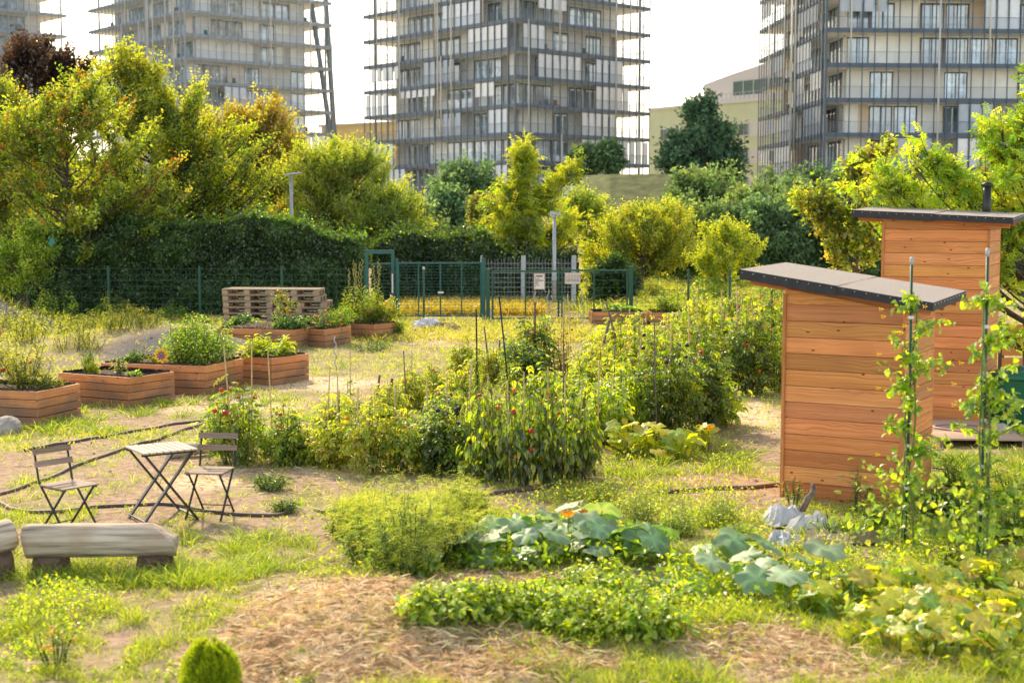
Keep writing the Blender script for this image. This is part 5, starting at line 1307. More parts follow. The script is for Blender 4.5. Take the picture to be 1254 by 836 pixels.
# hoses on the ground ----------------------------------------------------------------------------
def smooth_path(pts, k=6):
    out = []
    P_ = [pts[0]] + list(pts) + [pts[-1]]
    for i in range(1, len(P_) - 2):
        p0, p1, p2, p3 = map(Vector, P_[i - 1:i + 3])
        for j in range(k):
            t = j / k; out.append(.5 * ((2 * p1) + (p2 - p0) * t + (2 * p0 - 5 * p1 + 4 * p2 - p3) * t * t + (3 * p1 - p0 - 3 * p2 + p3) * t ** 3))
    out.append(Vector(P_[-2])); return out
def hose(pix, r, lab, mat='hose', lift=.0, name='irrigation_hose', group='irrigation hoses'):
    pts = smooth_path([tuple(GP(*q)) for q in pix]); pts = [Vector((p.x, p.y, Hs(p.x, p.y) + r * .8 + lift)) for p in pts]
    m = MB(); m.tube(pts, r, 7); o = m.build(name, M[mat]); tag(o, lab, 'hose', group); return o
hose([(-40, 612), (0, 605), (39, 592), (66, 583), (92, 571), (118, 562), (142, 554), (168, 545), (195, 539), (225, 527), (256, 520)], .020, 'brown irrigation hose curving from the left edge to behind the table')
hose([(30, 553), (66, 546), (110, 539), (139, 534), (184, 526), (220, 520), (262, 517)], .020, 'brown irrigation hose lying nearest to the raised beds')
hose([(-40, 600), (0, 617), (21, 625), (66, 628), (118, 622), (171, 620), (224, 622), (276, 630), (330, 631), (352, 627)], .020, 'brown irrigation hose passing under the table and both chairs')
hose([(575, 607), (600, 605), (645, 601), (672, 599)], .024, 'short piece of brown hose in front of the middle tomato plants')
hose([(800, 606), (835, 603), (870, 601), (920, 599), (958, 595)], .022, 'brown hose running to the front left corner of the near shed')
hose([(385, 623), (400, 627), (412, 625)], .018, 'short end of brown hose right of the table')

# ------------------------------------------------------------------ sheds
def shed(A, B, S, hA, hB, nb, lab, roof, group='wooden sheds', vent=False, seed=0, zb=0.0):
    """A,B front wall ends, S side direction*length; hA,hB wall heights"""
    random.seed(seed)
    tint = lambda a=.8, b=1.16: (lambda k: (k, k * random.uniform(.86, 1.08), k * random.uniform(.8, 1.1)))(random.uniform(.74, 1.22))
    A, B, S = Vector((*A, 0)), Vector((*B, 0)), Vector((*S, 0)); z0 = Hs(A.x, A.y) + zb
    t = empty('shed', (A.x, A.y, z0), 0, lab, 'shed', group)
    fu = (B - A); fd = fu.normalized(); sd_ = S.normalized(); Fn = Vector((fd.y, -fd.x, 0))
    th = .022
    def wall(o, d, n, h0, h1):
        m = MB(); bh = hA / nb if hA > hB else hB / nb; Ld = d.length; dn = d.normalized()
        z = -.05; k = 0
        while z < max(h0, h1) - .004:
            zb_ = z; zt_ = min(z + bh if z > 0 else bh, max(h0, h1)); zt_ = (k + 1) * bh
            # clip to slope
            def clipx(zz):  # x where height = zz
                if abs(h1 - h0) < 1e-6: return Ld
                return Ld * (zz - h0) / (h1 - h0)
            tn = tint(.80, 1.16)
            e = random.uniform(0, .003)
            nn = n * th; off = n * e
            a0, a1 = 0.0, Ld
            if zt_ <= min(h0, h1):
                m.box(o + off + Vector((0, 0, zb_)), d, nn, (0, 0, zt_ - zb_ - .006), tn)
            else:
                # sloped board: polygon
                if h0 >= h1:
                    xt = Ld if zt_ <= h1 else max(0, min(Ld, clipx(min(zt_, h0)))); xb_ = Ld if zb_ <= h1 else max(0, clipx(zb_))
                    poly = [(0, zb_), (xb_, zb_)] + ([(Ld, h1)] if zb_ < h1 else []) + ([(xt, min(zt_, h0) - .004)] if xt > .001 else []) + [(0, min(zt_, h0) - .004)]
                else:
                    xt = 0 if zt_ <= h0 else max(0, min(Ld, clipx(min(zt_, h1)))); xb_ = 0 if zb_ <= h0 else clipx(zb_)
                    poly = [(xb_, zb_), (Ld, zb_), (Ld, min(zt_, h1) - .004)] + ([(xt, min(zt_, h1) - .004)] if xt < Ld - .001 else []) + ([(0, h0)] if zb_ < h0 else [])
                ru, rv = random.random() * 30, random.random() * 30
                vs = [o + off + dn * x + Vector((0, 0, zz)) for x, zz in poly]; vb = [v + nn for v in vs]; q = len(vs)
                uv = [(ru + x, rv + zz) for x, zz in poly] * 2
                m.add(vs + vb, [tuple(range(q)), tuple(range(2 * q - 1, q - 1, -1))] + [(i, i + q, (i + 1) % q + q, (i + 1) % q) for i in range(q)], tn, uv)
            z = (k + 1) * bh; k += 1
        return m.build('wall', M['wood'], t)
    O = Vector((0, 0, 0))
    wall(O, fu, -Fn, hA, hB)                                  # front
    wall(fu + fd * 0 + (-Fn) * 0, S, -fd, hB, hB)             # right side
    wall(O + (-Fn) * .001, S, fd, hA, hA)
    wall(S, fu, Fn, hA, hB)                                   # back
    for p in (O, fu): m = MB(); m.box(p + fd * (-.012 if p is O else -.02) + Fn * .0035, Vector((0, 0, (hA if p is O else hB) - .06)), fd * .035, Fn * .014, (.82, .78, .74)); m.build('corner_trim', M['wood'], t)
    for p, h in ((O, hA), (fu, hB)):
        pass
    # roof: corners P1 near-left, P2 near-right, P3 far-right, P4 far-left (world, top surface)
    P1, P2, P3, P4 = [Vector(p) - Vector((A.x, A.y, z0)) for p in roof]
    th_ = .085
    m = MB(); dn_ = Vector((0, 0, -th_)); up_ = Vector((0, 0, .004))
    ins = .02
    m.add([P1, P2, P3, P4, P1 + dn_, P2 + dn_, P3 + dn_, P4 + dn_], [(0, 1, 5, 4), (1, 2, 6, 5), (2, 3, 7, 6), (3, 0, 4, 7), (4, 5, 6, 7)], mi=1)
    m.add([P1, P2, P3, P4], [(0, 1, 2, 3)], mi=0)
    # second sheet of felt overlapping the lower half
    q = .52
    C1, C2 = P1.lerp(P2, q), P4.lerp(P3, q); u5 = Vector((0, 0, .006)); fr_ = (P1 - P4).normalized() * .006; dd = Vector((0, 0, -.10))
    m.add([P1 + u5 + fr_, C1 + u5 + fr_, C2 + u5, P4 + u5], [(0, 1, 2, 3)], mi=0); m.add([P1 + u5 + fr_, C1 + u5 + fr_, C1 + fr_ + dd, P1 + fr_ + dd * .95], [(0, 3, 2, 1)], mi=1)
    m.build('roof', [M['felt'], M['felt_edge']], t)
    m = MB()
    Ln = (P2 - P1).length; k = 0
    while k * .12 < Ln - .03:
        p = P1.lerp(P2, (k * .12 + .03) / Ln) + fr_ * 1.3 + Vector((0, 0, -.022)); m.cbox(p, .0065, .006, .0065); k += 1
    for i in range(11):
        p = P2.lerp(P3, (i + .5) / 11) + (P2 - P1).normalized() * .003 + Vector((0, 0, -.022)); m.cbox(p, .006, .0065, .0065)
    m.build('roof_nails', M['nail'], t)
    # rafters under the roof
    for f_ in (.12, .5, .88):
        a = P1.lerp(P4, f_) + Vector((0, 0, -th_ - .035)); b = P2.lerp(P3, f_) + Vector((0, 0, -th_ - .035)); d = b - a
        m = MB(); m.bar(a + d * .03, b - d * .03, .04, .068, (.85, .7, .6), side=sd_); m.build('rafter', M['wood'], t)
    if vent:
        vx = P(1208, 262, 20.6); loc = Vector((vx.x, 20.6, 0)) - Vector((A.x, A.y, z0))
        m = MB(); zt_ = P(1208, 225, 20.6).z - z0; m.tube([(loc.x, loc.y, 2.6), (loc.x, loc.y, zt_)], .06, 16); m.build('vent_pipe', M['black_metal'], t)
        m = MB(); m.lathe([(.062, -.05), (.085, -.03), (.085, 0), (.001, .03)], (loc.x, loc.y, zt_), 16); m.build('vent_cap', M['black_metal'], t)
    return t
A_ = Vector((2.83, 14.75)); fd = Vector((.87, -.49)); sdv = Vector((.49, .87)); B_ = A_ + fd * 1.25
P1 = (2.38, 14.87, 2.375); P2 = (4.12, 13.89, 2.09); off = Vector((.49, .87, 0)) * 1.5
P4_ = tuple(Vector(P1) + off + Vector((0, 0, .03))); P3_ = tuple(Vector(P2) + off + Vector((0, 0, .05)))
shed(tuple(A_), tuple(B_), tuple(sdv * 1.3), 2.19, 1.98, 13, 'nearer, shorter wooden shed with dark felt roof, clad in horizontal larch boards', (P1, P2, P3_, P4_), seed=4)
A2 = Vector((5.2, 20.0)); B2 = A2 + Vector((.9, -.43)) * 1.43; S2 = Vector((.43, .9)) * 1.3
a = P(1043, 257.5, 20.1); b = P(1241, 266.5, 19.0)
P1 = tuple(a); P2 = tuple(b); off = Vector((.43, .9, 0)) * 1.6
shed(tuple(A2), tuple(B2), tuple(S2), 2.79, 2.68, 17, 'taller wooden shed with a black vent pipe, standing behind the near shed', (P1, P2, tuple(Vector(P2) + off + Vector((0, 0, .06))), tuple(Vector(P1) + off + Vector((0, 0, .06)))), vent=True, seed=9, zb=.12)
# wooden deck beside it
a = G(1150, 549); d = Vector((.995, -.08, 0)); nn = Vector((.08, .995, 0))
t = empty('wooden_deck', (a.x, a.y, Hs(a.x, a.y)), 0, 'low slatted wooden deck at the foot of the tall shed', 'deck')
m = MB()
for k in range(11): m.box(nn * (k * .16), d * 1.08, nn * .145, (0, 0, 0), tint()) if False else m.box(nn * (k * .16) + Vector((0, 0, .10)), d * 1.08, nn * .145, (0, 0, .024), tint(.85, 1.2))
m.build('deck_boards', M['wood_slat'], t)
m = MB()
for q in (.03, .5, .97): m.box(d * 1.08 * q - d * .02 + nn * .01 + Vector((0, 0, 0)), nn * 1.7, d * .05, (0, 0, .098), tint(.6, .8))
m.build('joists', M['wood_grey'], t)
t0 = a + Vector((0, 0, .124 + Hs(a.x, a.y)))
pts = [t0 + d * x + nn * y + Vector((0, 0, .015)) for x, y in ((.75, .2), (.6, .42), (.3, .62), (.12, .85), (.22, 1.1), (.5, 1.2), (.8, 1.05), (.98, .8))]
pts += [a + d * 1.16 + nn * .5 + Vector((0, 0, .03)), a + d * 1.12 + nn * .1 + Vector((0, 0, .02)), a + d * .85 - nn * .12 + Vector((0, 0, .02))]
m = MB(); m.tube(smooth_path([tuple(p) for p in pts]), .014, 7); o = m.build('garden_hose', M['hose_pink']); tag(o, 'pinkish garden hose looped over the wooden deck', 'hose')
def rock(name, c, r, seed, lab, mat='stone', cat='stone', col=(1, 1, 1), sq=.6, group=None):
    rg = np.random.default_rng(seed); n, k = 14, 9; a, b = np.meshgrid(np.linspace(0, 2 * PI, n, endpoint=False), np.linspace(-PI / 2, PI / 2, k))
    x, y, z = np.cos(b) * np.cos(a), np.cos(b) * np.sin(a), np.sin(b); q_ = 1 + .5 * (fbm(x * 1.7 + 4 + seed, y * 1.7 + z * 1.9 + 6, seed) - .5) * 2 * .6
    V = np.stack([x * q_ * r, y * q_ * r * .8, z * q_ * r * sq + r * sq * .55], -1).reshape(-1, 3)
    idx = np.arange(n * k).reshape(k, n); nx_ = np.roll(idx, -1, 1); q = np.stack([idx[:-1], nx_[:-1], nx_[1:], idx[1:]], -1).reshape(-1, 4)
    o = mesh_np(name, V, q, np.tile(col, (len(V), 1)), M[mat], None, loc=c); o.rotation_euler.z = seed; tag(o, lab, cat, group); return o
rock('stone', tuple(t0 + d * .92 + nn * .55), .13, 3, 'rounded grey stone lying on the wooden deck')
p = GP(8, 529); rock('stone', tuple(p), .24, 5, 'pale flat stone on the grass at the left edge below the nearest raised bed')
# green composter bin
bc = (X(1266, 19.3), 19.6); t = empty('compost_bin', (bc[0], bc[1], Hs(*bc)), 0, 'round dark green plastic compost bin with a lid, at the right edge', 'compost bin')
m = MB(); m.lathe([(.33, 0), (.345, .03), (.38, .4), (.40, .70), (.405, .72)], n=36)
for k in range(18): aa = 2 * PI * k / 18; m.cbox((math.cos(aa) * .385, math.sin(aa) * .385, .40), .02, .03, .58, aa, ry=-.05)
m.build('body', M['bin'], t)
m = MB(); m.lathe([(.40, .70), (.435, .705), (.44, .73), (.43, .765), (.30, .81), (.12, .83), (.001, .832)], n=36); m.lathe([(.1, .825), (.1, .86), (.001, .862)], n=16); m.build('lid', M['bin'], t)
# compost frame of boards behind
cf = (X(1228, 23.5), 23.5); t = empty('slatted_composter', (cf[0], cf[1], 0), R(-12), 'slatted wooden composter with dark posts behind the green bin', 'composter')
for x in (0, .9):
    m = MB(); m.box((x, 0, 0), (0, 0, 1.15), (.09, 0, 0), (0, .09, 0), (.35, .3, .28)); m.build('post', M['wood_grey'], t)
for k in range(6):
    m = MB(); m.box((.05, -.03, .08 + k * .185), (1.5, 0, 0), (0, .025, 0), (0, 0, .15), tint()); m.build('slat', M['wood'], t)
# paper sacks in front of the near shed --------------------------------------------------------------
def crumple(c, w_, d_, h, seed, lab, col, rz=0):
    rg = np.random.default_rng(seed); n = 10; gx_, gy_ = np.meshgrid(np.linspace(-1, 1, n), np.linspace(-1, 1, n))
    f1 = fbm(gx_ * 1.3 + seed, gy_ * 1.3 + 3, seed, 3); hgt = h * np.clip((1 - np.maximum(abs(gx_), abs(gy_)) ** 3), 0, 1) * (.35 + 1.1 * f1) * rg.uniform(.55, 1.25, (n, n)) + rg.random((n, n)) * .05 * h / .2
    jx = rg.normal(size=(n, n)) * .06; jy = rg.normal(size=(n, n)) * .06
    V = np.stack([(gx_ + jx * 1.5) * w_ / 2 * (1 + .2 * (f1 - .5)), (gy_ + jy) * d_ / 2, hgt + .01], -1).reshape(-1, 3)
    idx = np.arange(n * n).reshape(n, n); T1 = np.stack([idx[:-1, :-1], idx[:-1, 1:], idx[1:, 1:]], -1).reshape(-1, 3); T2 = np.stack([idx[:-1, :-1], idx[1:, 1:], idx[1:, :-1]], -1).reshape(-1, 3)
    o = mesh_np('crumpled_sack', V, np.concatenate([T1, T2]), np.tile(col, (len(V), 1)), M['sack'], None, loc=tuple(c)); o.rotation_euler.z = rz; tag(o, lab, 'sack', 'crumpled sacks and paper'); return o
crumple(GP(962, 640), .40, .42, .15, 1, 'light grey crumpled sack leaning on the left front corner of the near shed', (.50, .51, .56), .3)
crumple(GP(998, 650), .46, .36, .14, 2, 'white crumpled sack in the middle of the paper heap', (.64, .62, .60), -.4)
crumple(GP(960, 668), .28, .26, .12, 3, 'small pale sack nearest to the viewer in the paper heap', (.56, .58, .64), .8)
crumple(GP(1012, 672), .42, .30, .14, 4, 'torn brown cardboard at the right end of the paper heap', (.55, .42, .30), .2)
crumple(GP(1060, 665), .40, .22, .10, 6, 'brown shredded paper in the grass right of the sack heap', (.34, .25, .18), .1)
a = GP(985, 640); m = MB(); m.tube([a + Vector((-.02, 0, .12)), a + Vector((.03, 0, .24)), a + Vector((.08, .03, .28)), a + Vector((.09, .05, .38))], [.03, .035, .03, .02], 7, (1, 1, 1)); o = m.build('branch_stub', M['driftwood']); tag(o, 'knobbly stick poking up between the crumpled sacks', 'branch')
# rubbish heap by the gate
crumple(GP(524, 403), .85, .7, .28, 11, 'pale plastic rubbish heap on the dry grass in front of the gate', (.66, .64, .68), .2)
crumple(GP(543, 404), .8, .55, .16, 12, 'brown earth and twig heap beside the pale rubbish near the gate', (.32, .22, .16), .2)
# ------------------------------------------------------------------ pinwheel
t = empty('pinwheel', (X(194, 23.35), 23.35, 0), 0, 'yellow pinwheel flower with violet markings standing at the long raised bed', 'pinwheel')
zc = P(194, 435, 23.35).z
m = MB(); m.tube([(0, .03, .3), (0, .03, zc)], .006, 6); m.build('stick', M['bamboo'], t)
m = MB(); mv = MB()
for k in range(9):
    a = k * 2 * PI / 9; d = Vector((math.cos(a), 0, math.sin(a))); s = Vector((-d.z, 0, d.x)); c0 = Vector((0, 0, zc)); y = Vector((0, -.025, 0))
    m.add([c0 + d * .02, c0 + d * .085 + s * .042 + y, c0 + d * .14, c0 + d * .085 - s * .042 + y * .2], [(0, 1, 2, 3)], (.92, .60, .03))
    mv.add([c0 + d * .012 - Vector((0, .035, 0)), c0 + d * .05 + s * .018 - Vector((0, .035, 0)), c0 + d * .088 + s * .006 - Vector((0, .035, 0)), c0 + d * .05 - s * .008 - Vector((0, .035, 0))], [(0, 1, 2, 3)], (.10, .02, .25))
m.build('petal', M['pinwheel'], t); mv.build('marking', M['pinwheel'], t)
m = MB(); m.tube([(0, .03, zc), (0, -.05, zc)], .012, 8, col=(.12, .03, .3)); m.build('hub', M['pinwheel'], t)
# flags in the pear tree
for px, py, colr, lab in ((49, 273, (.75, .06, .04), 'small red pennant hanging in the pear tree'), (60, 295, (.03, .42, .45), 'small turquoise pennant hanging in the pear tree')):
    p = P(px, py, 41.6); m = MB(); m.add([(0, 0, .12), (.16, .02, .05), (.10, 0, -.16), (-.02, .01, -.1)], [(0, 1, 2, 3)], colr); o = m.build('pennant', M['pinwheel'], loc=tuple(p)); tag(o, lab, 'pennant', 'pennants in the tree')

# ------------------------------------------------------------------ plants in the beds
FR = .029
TR, TO, TG = (.55, .02, .01), (.70, .18, .02), (.35, .40, .05)
def bp(c, ang, u, v, h): return bedtop(c, ang, u, v, h)
yg = [((.36, .38, .05), 3), ((.26, .31, .05), 3), ((.46, .40, .08), 1)]
make_plant('tomato_plant', 'straggly yellowing tomato plant with red fruits at the left end of the nearest bed', bp(c1, AB, .5, 1.3, .49), .98, .75, 41, yg, 34, 60, .065, .036, pet=.14, fruit=(6, .035, (TR, TO)), cat='tomato plant', group='tomatoes in the nearest bed')
make_plant('tomato_plant', 'thin yellow-green tomato plant in the middle of the nearest bed', bp(c1, AB, .6, .62, .49), .80, .55, 42, yg, 28, 50, .06, .034, pet=.13, fruit=(4, .03, (TR, TO)), cat='tomato plant', group='tomatoes in the nearest bed')
make_plant('herb_plant', 'low grey-green herb spilling over the right end of the nearest bed', bp(c1, AB, .55, .22, .49), .22, .32, 43, [((.22, .27, .08), 2), ((.30, .33, .12), 1)], 26, 40, .035, .014, pet=.05, cat='herb')
make_plant('rosemary_bush', 'upright rosemary-like herb between the first two beds', bp(c2, R(61), .35, 1.22, .47), .45, .16, 44, [((.14, .22, .05), 2), ((.20, .28, .07), 1)], 18, 60, .04, .012, fan=.7, pet=.02, cat='herb', stiff=True, upbias=1.5)
make_plant('basil_plant', 'compact yellow-green basil plant at the left of the half-empty bed', bp(c2, R(61), .3, 1.02, .47), .26, .15, 45, [((.42, .48, .04), 2), ((.34, .42, .04), 1)], 14, 40, .045, .035, pet=.04, cat='herb')
make_plant('seedling', 'small young squash seedling with variegated leaves in the half-empty bed', bp(c2, R(61), .22, .14, .47), .18, .15, 46, g_bright, 8, 6, .085, .07, pet=.05, form='oval', cat='seedling')
make_plant('herb_plant', 'small white-flowered herb behind the basil', bp(c2, R(61), .7, .9, .47), .26, .12, 47, [((.5, .5, .48), 1), ((.16, .24, .05), 1)], 8, 20, .04, .03, cat='herb')
make_plant('tomato_plant', 'large bushy tomato plant filling the right half of the pinwheel bed', bp(c3, AB, .65, .45, .49), .86, .80, 48, [((.20, .32, .045), 3), ((.28, .38, .06), 2), ((.12, .22, .03), 2)], 40, 66, .075, .04, pet=.14, cat='tomato plant', stakes=((-.05, -.25, .42, .012, 'black_metal', 0),), base_r=.5)
make_plant('tomato_plant', 'second bushy tomato plant at the back of the pinwheel bed', bp(c3, AB, 1.0, .75, .49), .80, .65, 49, [((.22, .33, .045), 3), ((.30, .40, .06), 2), ((.12, .22, .03), 2)], 32, 60, .075, .04, pet=.14, cat='tomato plant', base_r=.5)
make_plant('lettuce', 'small leafy greens at the left end of the pinwheel bed', bp(c3, AB, .5, 1.6, .49), .22, .26, 50, g_mid, 14, 26, .07, .04, pet=.05, cat='vegetable', stakes=((0, 0, .75, .008, 'bamboo', .02), (.12, .05, .6, .008, 'bamboo', .03)))
make_plant('lettuce', 'low orange-tinged greens behind the pinwheel', bp(c3, AB, .35, 1.1, .49), .17, .32, 51, [((.20, .26, .04), 2), ((.40, .28, .06), 1)], 16, 26, .06, .03, pet=.05, cat='vegetable')
make_plant('chard', 'bright yellow-green chard overflowing the square bed', bp(c4_, R(58), .45, .45, .49), .42, .58, 52, [((.42, .50, .04), 3), ((.30, .42, .035), 2)], 36, 16, .15, .07, pet=.06, form='oval', cat='chard', base_r=.5, droop=.1)
make_plant('chard', 'dark beet leaves in the shade under the bright chard', bp(c4_, R(58), .3, .55, .49), .14, .38, 53, g_dark, 20, 12, .10, .05, form='oval', cat='vegetable')
make_plant('kale', 'bluish kale at the left end of the mulched bed', bp((-4.75, 31.0), R(74), .7, 1.6, .40), .32, .42, 54, [((.10, .20, .06), 3), ((.15, .27, .08), 2)], 18, 20, .14, .09, form='oval', cat='vegetable')
make_plant('kale', 'bushy green kale at the right end of the mulched bed', bp((-4.75, 31.0), R(74), .4, .25, .40), .36, .45, 55, [((.09, .19, .05), 3), ((.14, .26, .06), 2)], 20, 22, .13, .08, form='oval', cat='vegetable')
make_plant('tomato_plant', 'tall thin plant with orange blossoms and bare stems in front of the pallets', bp((-4.75, 31.0), R(74), .7, .55, .40), 1.0, .4, 56, [((.20, .27, .05), 2), ((.28, .30, .08), 1)], 9, 44, .07, .035, low=.55, pet=.14, cat='flowering plant', fruit=(5, .04, ((.8, .25, .02), (.85, .5, .03)), 'blossom'), stakes=((.05, 0, .8, .01, 'bamboo', .02),))
make_plant('marigold', 'orange marigolds in the low bed right of the mulched bed', bp(c6, R(69), .6, .25, .40), .5, .55, 57, g_mid, 20, 26, .08, .04, cat='marigold', fruit=(12, .035, ((.85, .28, .02), (.8, .18, .02)), 'blossom'))
make_plant('shrub_plant', 'dense bright green fennel-like clump behind the orange marigolds', bp(c6, R(69), 1.1, .2, .40), .62, .34, 58, [((.20, .38, .05), 2), ((.28, .46, .06), 1)], 26, 60, .07, .012, cat='herb', stiff=True, upbias=1.2)
make_plant('mullein', 'tall mullein with slender flower spikes by the teal gate frame', bp(c7, R(57), .5, .75, .38), .95, .7, 59, [((.22, .31, .05), 3), ((.32, .38, .06), 2)], 30, 50, .10, .04, cat='mullein', spikes=(9, .9, (.52, .52, .16)), upbias=1.2)
make_plant('sunflower', 'low sunflower clump with yellow heads at the right end of the spiky bed', bp(c7, R(57), .6, .3, .38), .78, .55, 60, [((.22, .30, .05), 3), ((.36, .38, .07), 2)], 22, 34, .10, .06, cat='sunflower', fruit=(9, .05, ((.85, .52, .03), (.25, .10, .03)), 'flower_head'))
make_plant('trailing_plant', 'yellow-green trailing leaves hanging over the corner of the spiky bed', bp(c7, R(57), .95, .02, .10), .5, .22, 61, g_bright, 12, 26, .10, .06, cat='plant')
make_plant('kale', 'leafy cabbages in the left one of the distant pair of beds', (c8[0] + .8, c8[1] + .4, .32), .26, .55, 62, [((.18, .32, .05), 3), ((.26, .40, .06), 2)], 18, 22, .15, .09, form='oval', cat='vegetable')
make_plant('tomato_plant', 'yellow-green bush spilling out of the right one of the distant pair of beds', (c9[0] + .5, c9[1] + .4, .32), .62, .75, 63, g_bright, 26, 40, .09, .05, cat='tomato plant')

